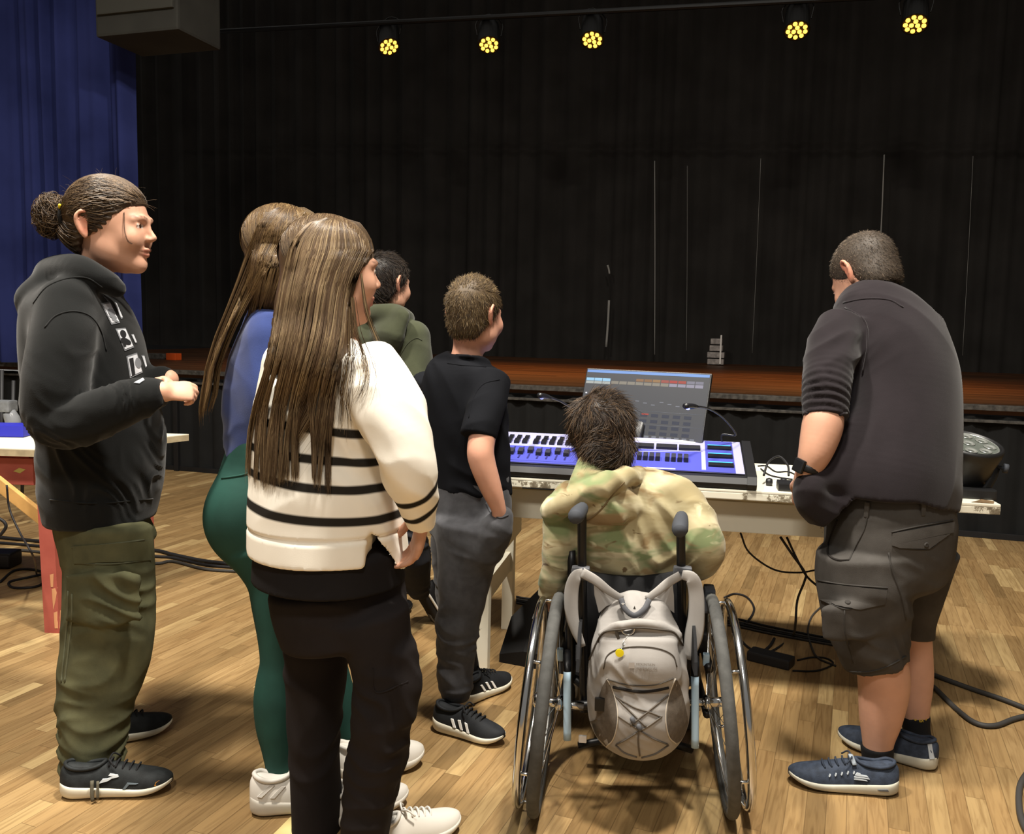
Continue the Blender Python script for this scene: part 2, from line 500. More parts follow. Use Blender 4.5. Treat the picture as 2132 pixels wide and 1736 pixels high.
# ------------------------------------------------------------------ the hall: floor, stage, curtains
HALL = math.radians(17.3)                       # the hall's stage front runs off at this angle
EX = np.array((math.cos(HALL), -math.sin(HALL), 0.0)); EY = np.array((math.sin(HALL), math.cos(HALL), 0.0)); EZ = np.array((0, 0, 1.0))
def plank_mat(name, cols, w, ln, rot, rough, gapdark=0.45, tint=None, spec=0.35):
    M = bpy.data.materials.new(name); M.use_nodes = True; MATS[name] = M; nt = M.node_tree; b = nt.nodes['Principled BSDF']
    tc = nt.nodes.new('ShaderNodeTexCoord'); mp = nt.nodes.new('ShaderNodeMapping'); mp.inputs['Rotation'].default_value = (0, 0, rot)
    nt.links.new(tc.outputs['Object'], mp.inputs['Vector']); sp = nt.nodes.new('ShaderNodeSeparateXYZ'); nt.links.new(mp.outputs[0], sp.inputs[0])
    ux = nmath(nt, 'DIVIDE', sp.outputs[0], w); row = nmath(nt, 'FLOOR', ux); fx = nmath(nt, 'FRACT', ux)
    wn = nt.nodes.new('ShaderNodeTexWhiteNoise'); wn.noise_dimensions = '1D'; nt.links.new(row, wn.inputs['W'])
    uy = nmath(nt, 'ADD', nmath(nt, 'DIVIDE', sp.outputs[1], ln), nmath(nt, 'MULTIPLY', wn.outputs['Value'], 7.31))
    colm = nmath(nt, 'FLOOR', uy); fy = nmath(nt, 'FRACT', uy)
    cx = nt.nodes.new('ShaderNodeCombineXYZ'); nt.links.new(row, cx.inputs[0]); nt.links.new(colm, cx.inputs[1])
    w2 = nt.nodes.new('ShaderNodeTexWhiteNoise'); w2.noise_dimensions = '2D'; nt.links.new(cx.outputs[0], w2.inputs['Vector'])
    base = ramp(nt, w2.outputs['Value'], [(i / (len(cols) - 1), c) for i, c in enumerate(cols)])
    # grain stretched along the plank
    sv = nt.nodes.new('ShaderNodeVectorMath'); sv.operation = 'MULTIPLY_ADD'
    nt.links.new(mp.outputs[0], sv.inputs[0]); sv.inputs[1].default_value = (70, 5, 1)
    sh = nt.nodes.new('ShaderNodeVectorMath'); sh.operation = 'SCALE'; nt.links.new(w2.outputs['Color'], sh.inputs[0]); sh.inputs['Scale'].default_value = 40
    nt.links.new(sh.outputs[0], sv.inputs[2])
    nz = nt.nodes.new('ShaderNodeTexNoise'); nz.inputs['Scale'].default_value = 1.0; nz.inputs['Detail'].default_value = 6; nz.inputs['Distortion'].default_value = 1.2
    nt.links.new(sv.outputs[0], nz.inputs['Vector'])
    gr = ramp(nt, nz.outputs[0], [(0.30, (0.62, 0.56, 0.50, 1)), (0.55, (1, 1, 1, 1)), (0.8, (1.1, 1.08, 1.02, 1))])
    mx = nt.nodes.new('ShaderNodeMix'); mx.data_type = 'RGBA'; mx.blend_type = 'MULTIPLY'; mx.inputs[0].default_value = 0.8
    nt.links.new(base, mx.inputs[6]); nt.links.new(gr, mx.inputs[7])
    # worn patches
    n2 = nt.nodes.new('ShaderNodeTexNoise'); n2.inputs['Scale'].default_value = 0.9; n2.inputs['Detail'].default_value = 4; nt.links.new(tc.outputs['Object'], n2.inputs['Vector'])
    wr = ramp(nt, n2.outputs[0], [(0.3, (0.80, 0.76, 0.70, 1)), (0.65, (1.05, 1.05, 1.05, 1))])
    m2 = nt.nodes.new('ShaderNodeMix'); m2.data_type = 'RGBA'; m2.blend_type = 'MULTIPLY'; m2.inputs[0].default_value = 1.0
    nt.links.new(mx.outputs[2], m2.inputs[6]); nt.links.new(wr, m2.inputs[7])
    # joints
    ex = nmath(nt, 'MINIMUM', fx, nmath(nt, 'SUBTRACT', 1.0, fx)); ey = nmath(nt, 'MINIMUM', fy, nmath(nt, 'SUBTRACT', 1.0, fy))
    e = nmath(nt, 'MINIMUM', nmath(nt, 'MULTIPLY', ex, w), nmath(nt, 'MULTIPLY', ey, ln))
    jf = nmath(nt, 'LESS_THAN', e, 0.0011)
    m3 = nt.nodes.new('ShaderNodeMix'); m3.data_type = 'RGBA'
    nt.links.new(nmath(nt, 'MULTIPLY', jf, gapdark), m3.inputs[0]); nt.links.new(m2.outputs[2], m3.inputs[6]); m3.inputs[7].default_value = lin('#3a2612')
    nt.links.new(m3.outputs[2], b.inputs['Base Color'])
    b.inputs['Roughness'].default_value = rough; b.inputs['Specular IOR Level'].default_value = spec
    return M
M_floor = plank_mat('oak_strip_floor', ['#816946', '#937750', '#9c8057', '#8a704b', '#a68a60', '#8e744e', '#bba274'], 0.052, 0.46, math.radians(21.5), 0.42)
M_stage = plank_mat('stage_boards', ['#3a2414', '#4a2d18', '#553620'], 0.12, 2.2, math.radians(107.3), 0.5, spec=0.2)

def stage_pt(u, v, z): return STG + EX * u + EY * v + EZ * z
STG = np.array((V(1066, 812, 6.45)[0], 6.42, 0.0))
STG_H = 0.86
fl = MB()
g = 24
xs = np.linspace(-8.4, 8.4, g); ys = np.linspace(-2.5, 9.0, g)
vv = np.array([(x, y, 0) for x in xs for y in ys]); fl.add(vv, [(i * g + j, (i + 1) * g + j, (i + 1) * g + j + 1, i * g + j + 1) for i in range(g - 1) for j in range(g - 1)])
tag(fl.build('floor', M_floor), kind='structure')

M_blk = mat('black_paint', '#121112', 0.6, var=0.3, vscale=5)
M_skirt = mat('black_skirt_cloth', '#0d0d0d', 0.9, var=0.2)
M_lip = mat('worn_black_edge', '#2a2826', 0.5, var=0.5, vscale=30, second='#4a4743')
# stage: boards, edging, skirted front with upright frames
root = empty('stage', stage_pt(0, 0, 0)); root['kind'] = 'structure'
b = MB(); b.add(*box(stage_pt(0, 3.2, STG_H - 0.03), 13, 6.3, 0.06, (EX, EY, EZ))); o = b.build('stage_floor', M_stage, root); o['kind'] = 'structure'
b = MB(); b.add(*box(stage_pt(0, 0.02, STG_H - 0.012), 13, 0.06, 0.035, (EX, EY, EZ), 0.004)); b.add(*box(stage_pt(0, 0.03, STG_H - 0.10), 13, 0.05, 0.018, (EX, EY, EZ), 0.003)); o = b.build('stage_edging', M_lip, root); o['kind'] = 'structure'
b = MB(); n = 520
us = np.linspace(-6.5, 6.5, n); dv = 0.05 + 0.018 * np.sin(us * 34 + 1.5 * np.sin(us * 5)) + 0.006 * np.sin(us * 91)
vv = np.array([stage_pt(u, d, z) for z in (0.0, STG_H - 0.07) for u, d in zip(us, dv)])
b.add(vv, [(i, i + 1, n + i + 1, n + i) for i in range(n - 1)]); o = b.build('stage_skirt', M_skirt, root, smooth=True); o['kind'] = 'structure'
b = MB()
for u in (0.92, 1.28, 2.6, -1.4, -3.0):
    b.add(*box(stage_pt(u, 0.015, 0.38), 0.045, 0.03, 0.76, (EX, EY, EZ), 0.004))
b.add(*box(stage_pt(0, 0.03, 0.02), 13, 0.02, 0.04, (EX, EY, EZ), 0.003))
o = b.build('stage_frame', M_blk, root); o['kind'] = 'structure'

# black stage surround: back drop and far walls
M_black = mat('black_serge', '#2b2927', 0.95, var=0.15, vscale=2, spec=0.05)
b = MB(); n = 420
us = np.linspace(-12, 9, n); dv = 5.6 + 0.05 * np.sin(us * 21 + 2 * np.sin(us * 3)) + 0.02 * np.sin(us * 57)
vv = np.array([stage_pt(u, d, z) for z in (STG_H, 9.5) for u, d in zip(us, dv)])
b.add(vv, [(i, i + 1, n + i + 1, n + i) for i in range(n - 1)])
o = b.build('backdrop_curtain', M_black, smooth=True); tag(o, 'full-width black stage backdrop curtain hanging behind the lamps', 'curtain')
b = MB(); b.add(*box(stage_pt(-1.5, 7.0, 3.2), 21, 0.1, 6.6, (EX, EY, EZ))); tag(b.build('wall_back', M_blk), kind='structure')
M_wall = mat('dim_magnolia_wall', '#8d8474', 0.9, var=.08, vscale=2)
b = MB(); b.add(*box(np.array((-8.4, 3.2, 4.0)), .12, 14, 8.0)); tag(b.build('wall_left', M_wall), kind='structure')
b = MB(); b.add(*box(np.array((8.4, 2.2, 4.0)), .12, 14, 8.0)); tag(b.build('wall_right', M_wall), kind='structure')
# blue house curtain at the left of the stage opening
def pleats(name, u0, u1, v0, z0, z1, amp, freq, m_, seed, label, cat):
    r = np.random.default_rng(seed); n = int((u1 - u0) * 90); us = np.linspace(u0, u1, n); ph = us * freq + 1.6 * np.sin(us * freq * 0.23 + r.uniform(0, 6)) 
    d = v0 + amp * np.sin(ph) + amp * 0.35 * np.sin(ph * 2.3 + 1); nz = 14; zs = np.linspace(z0, z1, nz)
    vv = np.array([stage_pt(u, dd + 0.012 * math.sin(u * 9 + z * 1.1), z) for z in zs for u, dd in zip(us, d)])
    f = [(k * n + i, k * n + i + 1, (k + 1) * n + i + 1, (k + 1) * n + i) for k in range(nz - 1) for i in range(n - 1)]
    o = mk(name, vv, f, m_, None, True); tag(o, label, cat); return o
M_blue = mat('blue_velour', '#282e58', 0.85, var=0.25, vscale=1.5, spec=0.0)
UE = ((V(303, 700, 7.4) - STG) @ EX)
pleats('house_curtain', -7.0, UE, -0.10, STG_H + 0.02, 8.0, 0.06, 26, M_blue, 4, 'blue pleated stage curtain hanging at the far left behind the person with a hair bun', 'curtain')

# thin grey tubes standing in for slits of light in the black drop
M_streak = mat('pale_streak_grey', '#8d8b86', 0.7)
def thin_tube(px0, py0, px1, py1, depth, r, lab, grp=None):
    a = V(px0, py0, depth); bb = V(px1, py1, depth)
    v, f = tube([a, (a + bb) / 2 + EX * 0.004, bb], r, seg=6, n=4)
    o = mk('pale_streak', v, f, M_streak); tag(o, lab, 'streak', grp); return o
def drop_Y(px):                                   # forward distance of the black drop at that pixel column
    t = (px - 1066) / FOC; p0 = STG + EY * 5.45
    return (p0[0] * EY[0] + p0[1] * EY[1]) / (t * EY[0] + EY[1])
thin_tube(1363, 335, 1363, 738, drop_Y(1363) - .1, 0.006, 'thin pale line running full height on the black drop left of the person in shorts')
thin_tube(1841, 322, 1830, 560, drop_Y(1835) - .1, 0.008, 'pale line running down the black drop above the person in shorts')
thin_tube(1268, 625, 1262, 722, drop_Y(1265) - .2, 0.016, 'short thick white strip at stage floor left of the monitor')  # white stand pole, drawn with the same pale tube
thin_tube(1265, 552, 1269, 570, drop_Y(1265) - .2, 0.013, 'tiny pale tab above the short white strip on the black drop')
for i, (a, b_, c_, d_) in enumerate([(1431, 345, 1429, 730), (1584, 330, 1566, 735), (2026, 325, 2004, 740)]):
    o = thin_tube(a, b_, c_, d_, drop_Y(a) - .1, 0.0022, ['faint thin line just right of the full-height pale one on the drop', 'faint slanting line on the drop midway between monitor and person in shorts', 'faint slanting line on the drop right of the shorts wearer\'s shoulder'][i])
# crate of pale trays on the stage
M_tray = mat('dull_white_plastic', '#8d8580', 0.6, var=0.3, vscale=20)
root = empty('tray_stack', V(1491, 741, drop_Y(1491) - .35), 'small dull white stack of trays on the stage behind the monitor', 'trays')
c0 = V(1491, 740, drop_Y(1491) - .35)
base_z = STG_H
for k in range(4):
    b = MB(); b.add(*box(np.array((c0[0], c0[1], base_z + 0.045 + k * 0.085)), 0.20 - 0.02 * k + 0.03 * (k == 1), 0.16, 0.07, (EX, EY, EZ), 0.01)); b.build('tray', M_tray, root)
b = MB(); b.add(*box(np.array((c0[0] + 0.03, c0[1] - 0.10, base_z + 0.20)), 0.02, 0.02, 0.36, (EX, EY, EZ), 0.004)); b.build('upright', mat('white_gloss', '#d8d2cc', 0.4), root)
# small orange box and white spill of things at stage left
M_or = mat('orange_card', '#c8501c', 0.6)
p = V(362, 752, 9.2); p[2] = STG_H
b = MB(); b.add(*box(p + (0, 0, 0.035), 0.12, 0.10, 0.07, (EX, EY, EZ), 0.006)); tag(b.build('orange_box', M_or), 'small orange box on the stage edge right of the blue curtain', 'box')
p = V(328, 747, 9.3); p[2] = STG_H
b = MB(); b.add(*box(p + (0, 0, 0.03), 0.2, 0.08, 0.06, (EX, EY, EZ), 0.01)); tag(b.build('grey_pouch', mat('grey_pouch', '#55524e', 0.7, var=0.4, vscale=30)), 'grey crumpled pouch on the stage beside the small orange box', 'pouch')

# loudspeaker box hanging at the upper left
M_spk = mat('speaker_paint', '#2b2a26', 0.8, var=0.15, vscale=3)
cs = V(330, -22, 6.9)
root = empty('hanging_loudspeaker', cs, 'big dark loudspeaker box hanging at the top left before the blue curtain', 'loudspeaker')
b = MB(); b.add(*box(cs, 0.74, 0.5, 0.80, (EX, EY, EZ), 0.02)); b.build('cabinet', M_spk, root)
b = MB(); b.add(*box(cs + EZ * 0.58, 0.72, 0.5, 0.34, (EX, EY, EZ), 0.02)); b.build('upper_cabinet', M_spk, root)
b = MB(); b.add(*box(cs - EY * 0.26 + EZ * 0.06, 0.68, 0.03, 0.62, (EX, EY, EZ), 0.01)); b.build('grille', mat('speaker_grille', '#34332e', 0.9, bump=0.6, bscale=500), root)
b = MB(); b.add(*tube([cs + EZ * .7, cs + EZ * 2.2], 0.012, n=1)); b.build('hanging_wire', M_blk, root)

# row of amber stage lamps
M_amb = bpy.data.materials.new('amber_led'); M_amb.use_nodes = True; MATS['amber_led'] = M_amb
q = M_amb.node_tree.nodes['Principled BSDF']; q.inputs['Base Color'].default_value = lin('#ffb040'); q.inputs['Emission Color'].default_value = (1.0, 0.47, 0.06, 1); q.inputs['Emission Strength'].default_value = 3.2
M_can = mat('stage_lamp_black', '#0c0b0a', 0.5)
PX = [(810, 98, 22), (1018, 94, 0), (1233, 84, -6), (1659, 64, 5), (1905, 51, 0)]
LAB = ['leftmost of the five lit amber stage lamps', 'second lit amber stage lamp from the left', 'middle one of the five lit amber stage lamps', 'lit amber stage lamp high above the monitor\'s right', 'rightmost of the five lit amber stage lamps, highest in the picture']
BAR = []
for (x, y, tw), lab in zip(PX, LAB):
    t = (x - 1066) / FOC; p0 = np.array((V(810, 98, 9.0)[0], 9.0))
    Yb = (p0[0] * EY[0] + p0[1] * EY[1]) / (t * EY[0] + EY[1])
    c = V(x, y, Yb); BAR.append(c)
    root = empty('stage_lamp', c, lab, 'stage lamp', 'lit amber stage lamps on the lighting bar')
    fw = unit(CAM + np.array((0.2, 0, -1.6)) - c); xx = unit(np.cross(fw, EZ)); xx = xx * math.cos(math.radians(tw)) + np.cross(fw, xx) * math.sin(math.radians(tw)); zz = np.cross(xx, fw)
    A = np.stack([xx, np.cross(fw, xx), fw])          # rows: disc axes and facing
    fw2 = unit(fw + EZ * -1.1); x2 = xx; A = np.stack([x2, np.cross(fw2, x2), fw2])
    b = MB(); b.add(*lathe([(0.05, -0.26), (0.10, -0.24), (0.108, -0.02), (0.112, 0.0), (0.098, 0.0), (0.096, -0.012)], c, A)); b.build('housing', M_can, root)
    for k in range(12):
        rr, aa = (0.073, k * 40) if k < 9 else (0.028, (k - 9) * 120 + 20)
        ce = c + A[0] * rr * math.cos(math.radians(aa)) + A[1] * rr * math.sin(math.radians(aa)) + A[2] * 0.0
        b = MB(); b.add(*lathe([(0.018, -0.008), (0.0185, 0.002), (0.013, 0.009), (0.004, 0.012)], ce, A, 12)); b.build('led_lens', M_amb, root, smooth=True)
    b = MB(); s0 = c - A[2] * 0.12
    b.add(*tube([s0 + xx * 0.115, s0 + xx * 0.125 + EZ * 0.12, s0 + EZ * 0.2, s0 - xx * 0.125 + EZ * 0.12, s0 - xx * 0.115], 0.012, n=4, flat=(1, .4))); b.build('yoke', M_can, root)
    sl = bpy.data.lights.new('stage_lamp_beam', 'SPOT'); sl.energy = 300; sl.color = (1.0, 0.47, 0.10); sl.spot_size = math.radians(75); sl.spot_blend = 0.9; sl.shadow_soft_size = 0.08
    so = bpy.data.objects.new('stage_lamp_beam', sl); COL.objects.link(so); so.location = tuple(c + fw2 * 0.06); so.rotation_euler = Vector((0.0, 0.0, -1)).to_track_quat('-Z', 'Y').to_euler()
b = MB(); e0 = BAR[0] + EZ * 0.236; e1 = BAR[-1] + EZ * 0.236; dd = unit(e1 - e0); b.add(*tube([e0 - dd * 2.0, e1 + dd * 1.5], 0.024, n=1)); tag(b.build('lighting_bar', M_can), 'black lighting bar the amber stage lamps hang from', 'bar')
# ------------------------------------------------------------------ people: heads, hands, shoes
SKIN_LAYERS = [('lip', '#a8584e', 0), ('brow', '#3a2c22', 0), ('flush', '#c4745c', 0), ('eye', '#d8d0c8', 0.2), ('iris', '#1c1512', 0.2)]
def skin(name, c): return attr_mat(name, c, SKIN_LAYERS, rough=0.5, spec=0.3, bump=0.06, bscale=260, sss=0.06, var=0.05, vscale=18)
class Head:
    """head of height 0.224*k about c; fwd is where the face points"""
    def __init__(s, c, fwd, k=1.0, tilt=(0, 0, 1)):
        s.c = np.asarray(c, float); s.k = k
        y = unit(fwd); x = unit(np.cross(y, tilt)); z = np.cross(x, y)
        s.A = np.stack([x, y, z])                       # rows: right, forward, up
    def w(s, p): return s.c + (np.asarray(p, float) * s.k) @ s.A
    def l(s, X): return ((X - s.c) @ s.A.T) / s.k
    def e(s, c, r): return ell(s.w(c), np.asarray(r) * s.k, s.A)
    def lo(s, pts, ra, rb=None, side=(1, 0, 0), n=3): 
        return loft([s.w(p) for p in pts], np.asarray(ra) * s.k, None if rb is None else np.asarray(rb) * s.k, np.asarray(side, float) @ s.A, n)
    def add(s, F, ears=True, jaw=1.0, cheek=1.0, earo=(0, 0, 0)):
        k = s.k; e, lo = s.e, s.lo
        F.add(e((0, -.014, .030), (.073, .094, .084)), .01 * k)
        F.add(e((0, .028, -.028), (.059 * cheek, .060, .084)), .035 * k)
        F.add(lo([(0, -.005, -.062), (0, .035, -.080), (0, .066, -.092)], [.048 * jaw, .039 * jaw, .020], [.030, .024, .017]), .03 * k)
        F.add(e((0, .071, -.092), (.016, .014, .015)), .02 * k)
        for t in (-1, 1):
            F.add(e((t * .046 * jaw, .008, -.062), (.018, .028, .026)), .03 * k)
            F.add(e((t * .036 * cheek, .062, -.030), (.024, .022, .024)), .025 * k)
            F.add(lo([(t * .012, .087, .020), (t * .030, .085, .023), (t * .046, .070, .017)], [.0045, .0055, .004]), .016 * k)
        F.add(lo([(0, .084, .018), (0, .093, -.004), (0, .1045, -.022)], [.0055, .0068, .0082]), .010 * k)
        for t in (-1, 1): F.add(e((t * .0105, .095, -.027), (.0062, .009, .0058)), .008 * k)
        for t in (-1, 1): F.sub(e((t * .031, .100, .002), (.0165, .017, .0105)), .010 * k)
        for t in (-1, 1):
            F.add(e((t * .031, .0755, .002), (.0125, .0125, .0125)), .001)
            F.add(lo([(t * .018, .0855, .004), (t * .031, .0885, .0095), (t * .044, .080, .004)], [.0025, .003, .0025]), .003 * k)
        F.add(lo([(-.022, .078, -.058), (-.008, .0925, -.0525), (0, .0925, -.054), (.008, .0925, -.0525), (.022, .078, -.058)], [.003, .005, .0048, .005, .003]), .006 * k)
        F.add(lo([(-.020, .077, -.061), (0, .0905, -.0655), (.020, .077, -.061)], [.003, .0062, .003]), .006 * k)
        F.sub(lo([(-.024, .082, -.0595), (0, .097, -.0595), (.024, .082, -.0595)], [.001, .0014, .001]), .003 * k)
        if ears:
            for t in (-1, 1):
                o = np.array(earo) * (t, 1, 1)
                q = lambda y, z, x=0.0: np.array((t * (.0745 + x), y - .020, z)) + o
                F.add(lo([q(.006, .012, -.003), q(.002, .026, .004), q(-.010, .029, .010), q(-.020, .018, .013), q(-.021, .002, .011), q(-.013, -.018, .006), q(-.003, -.030, .001)],
                         [.0045, .0048, .005, .005, .005, .0048, .0055]), .004 * k)
                F.add(lo([q(-.008, .018, .002), q(-.009, -.005, .002), q(-.003, -.024, 0)], [.005, .0055, .004], [.012, .013, .008], side=(1, 0, 0)), .006 * k)
                F.sub(lo([q(-.008, .016, .013), q(-.006, .0, .012), q(-.004, -.010, .010)], [.0060, .0065, .005]), .005 * k)
    def attrs(s):
        def g(cs, r, sharp=1.0):
            def f(X):
                L = s.l(X); o = np.zeros(len(X))
                for c in cs:
                    o = np.maximum(o, np.exp(-(((L - np.array(c)) / np.array(r)) ** 2).sum(1) * sharp))
                return o
            return f
        def eye(X):
            L = s.l(X); o = np.zeros(len(X))
            for t in (-1, 1): o = np.maximum(o, (np.abs(((L - np.array((t * .031, .0755, .002))) ** 2).sum(1) ** .5 - .0125) < .0022) & (np.abs(L[:, 2] - .002) < .0052) & (L[:, 1] > .079))
            return o
        def iris(X):
            L = s.l(X); o = np.zeros(len(X))
            for t in (-1, 1): o = np.maximum(o, ((L[:, 0] - t * .031) ** 2 + (L[:, 2] - .002) ** 2 < .0058 ** 2) & (L[:, 1] > .082) & (L[:, 1] < .091))
            return o
        return {'lip': lambda X: 0.75 * g([(-.012, .088, -.056), (0, .094, -.0535), (.012, .088, -.056), (-.01, .088, -.065), (0, .094, -.066), (.01, .088, -.065)], (.008, .012, .0055))(X),
                'brow': lambda X: 0.8 * g([(t * q, y, z) for t in (-1, 1) for q, y, z in ((.016, .092, .024), (.026, .090, .0265), (.036, .084, .0265), (.045, .074, .023))], (.0065, .012, .0035))(X),
                'flush': lambda X: 0.8 * g([(t * .082, -.024, z) for t in (-1, 1) for z in (.02, 0, -.02)], (.012, .02, .014))(X),
                'eye': eye, 'iris': iris}
    def cap(s, hl, r=(.0785, .100, .090), c=(0, -.015, .031), zmin=-.080, extra=None):
        """short-hair or scalp cap: grown skull shape cut along the hairline hl = [(z, y), ...]"""
        F = Field(); F.add(s.e(c, r), .01)
        F.add(s.e((0, -.05, -.035), (.060, .048, .052)), .03 * s.k)
        if extra: extra(F)
        zs, ys = zip(*sorted(hl))
        def cut(X):
            L = s.l(X); return np.maximum((L[:, 1] - np.interp(L[:, 2], zs, ys)) * .7, zmin - L[:, 2]) * s.k
        F.cutf(cut)
        return F
    def surf_strands(s, v, N, n, length, flow, lift=0.25, T=5, jitter=0.25, wid=0.0011, mask=None):
        """short strands rooted on cap vertices, combed along flow(L) in head axes"""
        L = s.l(v); w = np.ones(len(v)) if mask is None else mask(L).astype(float)
        i = RNG.choice(len(v), n, p=w / w.sum()); P = v[i]; nn = N[i]
        d = flow(L[i]) @ s.A; d = d - nn * (d * nn).sum(1, keepdims=True)
        d /= np.linalg.norm(d, axis=1, keepdims=True) + 1e-9
        d = d + RNG.normal(0, jitter, d.shape); l = length * s.k * RNG.uniform(.6, 1.25, n)
        pts = []
        for t in np.linspace(0, 1, T):
            pts.append(P - nn * .001 + (d * t + nn * (lift * t * (1 - .5 * t))) * l[:, None])
        rad = np.interp(np.linspace(0, 1, T), [0, .6, 1], [wid, wid * .8, wid * .15])
        return np.stack(pts, 1), np.broadcast_to(rad, (n, T))
HL_SHORT = [(-.12, -.050), (-.075, -.046), (-.05, -.040), (-.03, -.012), (-.02, .012), (.0, .018), (.03, .040), (.05, .066), (.07, .082), (.12, .09)]
def hand(F, wrist, fwd, back, thumb, k=1.0, curl=(.5, .7, .5), spread=.12, tcurl=.5, curls=None):
    """palm, four bent fingers of unequal length and a thumb; back = back-of-hand normal, thumb = side of the thumb"""
    x = unit(fwd); z = unit(np.asarray(back, float) - x * (np.asarray(back, float) @ x)); y = unit(np.asarray(thumb, float) - x * (np.asarray(thumb, float) @ x) - z * (np.asarray(thumb, float) @ z))
    W_ = lambda a, b, c: np.asarray(wrist) + (x * a + y * b + z * c) * k
    F.add(loft([W_(-.01, 0, 0), W_(.03, 0, .002), (W_(.065, -.001, .003)), W_(.090, -.001, 0)], np.array([.027, .034, .040, .039]) * k, np.array([.020, .017, .014, .011]) * k, y), .012 * k)
    for q, (b, L, r) in enumerate([(.029, .070, .0088), (.0095, .078, .009), (-.010, .073, .0085), (-.028, .057, .0076)]):
        a = -spread * (q - 1.5) * -1; base = W_(.088 - .004 * abs(q - 1) , b, 0); d = unit(x * math.cos(a * .5) + y * math.sin(-a * .5) * -1)
        pts = [base - d * .02 * k, base]; ang = 0; cc = curls[q] if curls else curl
        for sl, cu in zip((.45, .31, .24), cc):
            ang += cu; dd = d * math.cos(ang) - z * math.sin(ang); pts.append(pts[-1] + dd * L * sl * k)
        F.add(loft(pts, np.array([r, r * 1.04, r * .98, r * .92, r * .72]) * k, n=3), .005 * k)
    t0 = W_(.018, .020, -.006); d1 = unit(x * .62 + y * .62 - z * .35); d2 = unit(x * (.9) + y * (.5 - tcurl) - z * .45)
    F.add(loft([t0, t0 + d1 * .036 * k, t0 + d1 * .036 * k + d2 * .03 * k, t0 + d1 * .036 * k + d2 * .055 * k], np.array([.015, .0115, .0105, .0075]) * k, n=3), .012 * k)
def shoe(name, parent, heel, toe, W_, mats, style='runner', H=1.0, label=None, ground=0.0, pitch=0.0, Lset=None, roll=None):
    """low trainer: stitched upper with sole, laces, tongue and collar; heel and toe are places on the floor"""
    heel = np.asarray(heel, float).copy(); toe = np.asarray(toe, float).copy()
    x = unit(toe - heel); L = np.linalg.norm(toe - heel) if Lset is None else Lset; y = unit(np.cross((0, 0, 1), x)); z = np.cross(x, y)
    up, so, la = mats['upper'], mats['sole'], mats['lace']
    P = lambda a, b, c: heel + x * a * L + y * b + z * c
    ts = np.array([0, .03, .1, .2, .32, .45, .6, .72, .84, .93, .98, 1.0])
    hw = np.interp(ts, [0, .03, .1, .3, .5, .72, .84, .93, .98, 1], [.35, .60, .80, .80, .82, 1.0, .95, .72, .45, .18]) * W_
    b0 = np.interp(ts, [0, .1, .65, .85, 1], [.008, 0, 0, .008, .028]) * H; b1 = np.interp(ts, [0, .1, .4, .7, .9, 1], [.052, .043, .035, .029, .033, .040]) * H
    sh = np.interp(ts, [0, .5, 1], [0, 0.0, -.006])
    R = []
    for t, w, lo_, hi_, s_ in zip(ts, hw, b0, b1, sh):
        R.append([P(t, s_ + a * w * f, c) for a, f, c in ((-1, .80, lo_), (-1, 1.02, lo_ + .35 * (hi_ - lo_)), (-1, 1.03, lo_ + .75 * (hi_ - lo_)), (-1, .96, hi_), (0, .5, hi_), (1, .96, hi_), (1, 1.03, lo_ + .75 * (hi_ - lo_)), (1, 1.02, lo_ + .35 * (hi_ - lo_)), (1, .80, lo_), (0, 1, lo_))])
    # outer skin of the upper
    ht = np.interp(ts, [0, .03, .1, .2, .32, .45, .6, .72, .84, .93, .98, 1], [.075, .090, .094, .086, .084, .092, .078, .068, .061, .055, .048, .043]) * H
    n = 15; U = []
    for t, w, lo_, hi_, s_ in zip(ts, hw, b1, ht, sh):
        an = np.linspace(0, math.pi, n); pw = 0.75
        yy = np.sign(np.cos(an)) * np.abs(np.cos(an)) ** pw * w * np.interp(t, [0, .2, .4, 1], [.92, .93, .93, .95]); zz = np.sin(an) ** .8
        narrow = 1 - .35 * zz ** 2 * np.interp(t, [0, .1, .45, .7, 1], [.6, 1, 1, .6, .2])
        base = lo_ - .012 * H
        U.append([P(t, s_ + a * nr, base + c * (hi_ - base)) for a, c, nr in zip(yy, zz, narrow)])
    v, f = rings(U, cap=True, closed=False)
    o = mk(name, v, f + [tuple(range(n)), tuple((len(U) - 1) * n + k for k in range(n))[::-1]], up, parent, True)
    if label: o['label'] = label
    v, f = rings(R); s_o = mk('sole', v, f, so, o, True)
    m_ = s_o.modifiers.new('s', 'SUBSURF'); m_.levels = 1; m_.render_levels = 2
    m_ = o.modifiers.new('s', 'SUBSURF'); m_.levels = 1; m_.render_levels = 2
    b = MB()
    for t in (.44, .50, .56, .62, .68):
        hh = np.interp(t, ts, ht); w = np.interp(t, ts, hw)
        b.add(*tube([P(t, -.42 * w, hh * .90), P(t + .012, -.2 * w, hh + .004), P(t + .02, .2 * w, hh + .004), P(t, .42 * w, hh * .90)], .0028, seg=6, n=4))
    hh = np.interp(.42, ts, ht)
    b.add(*tube([P(.43, 0, hh + .005), P(.45, .02, hh + .012), P(.50, .032, hh - .002)], .0024, n=4)); b.add(*tube([P(.43, 0, hh + .005), P(.45, -.02, hh + .012), P(.50, -.03, hh - .002)], .0024, n=4))
    b.build('laces', la, o, smooth=True)
    b = MB(); b.add(*tube([P(.20, -.022, .080 * H), P(.10, -.022, .088 * H), P(.045, 0, .092 * H), P(.10, .022, .088 * H), P(.20, .022, .080 * H), P(.33, .018, .084 * H), P(.40, 0, .092 * H), P(.33, -.018, .084 * H)], .0055 * H, n=4, closed=True))
    b.build('collar', mats.get('collar', up), o, smooth=True)
    o2 = dict(obj=o, P=P, L=L, hw=lambda t: np.interp(t, ts, hw), b1=lambda t: np.interp(t, ts, b1), ht=lambda t: np.interp(t, ts, ht), x=x, y=y, z=z)
    return o2
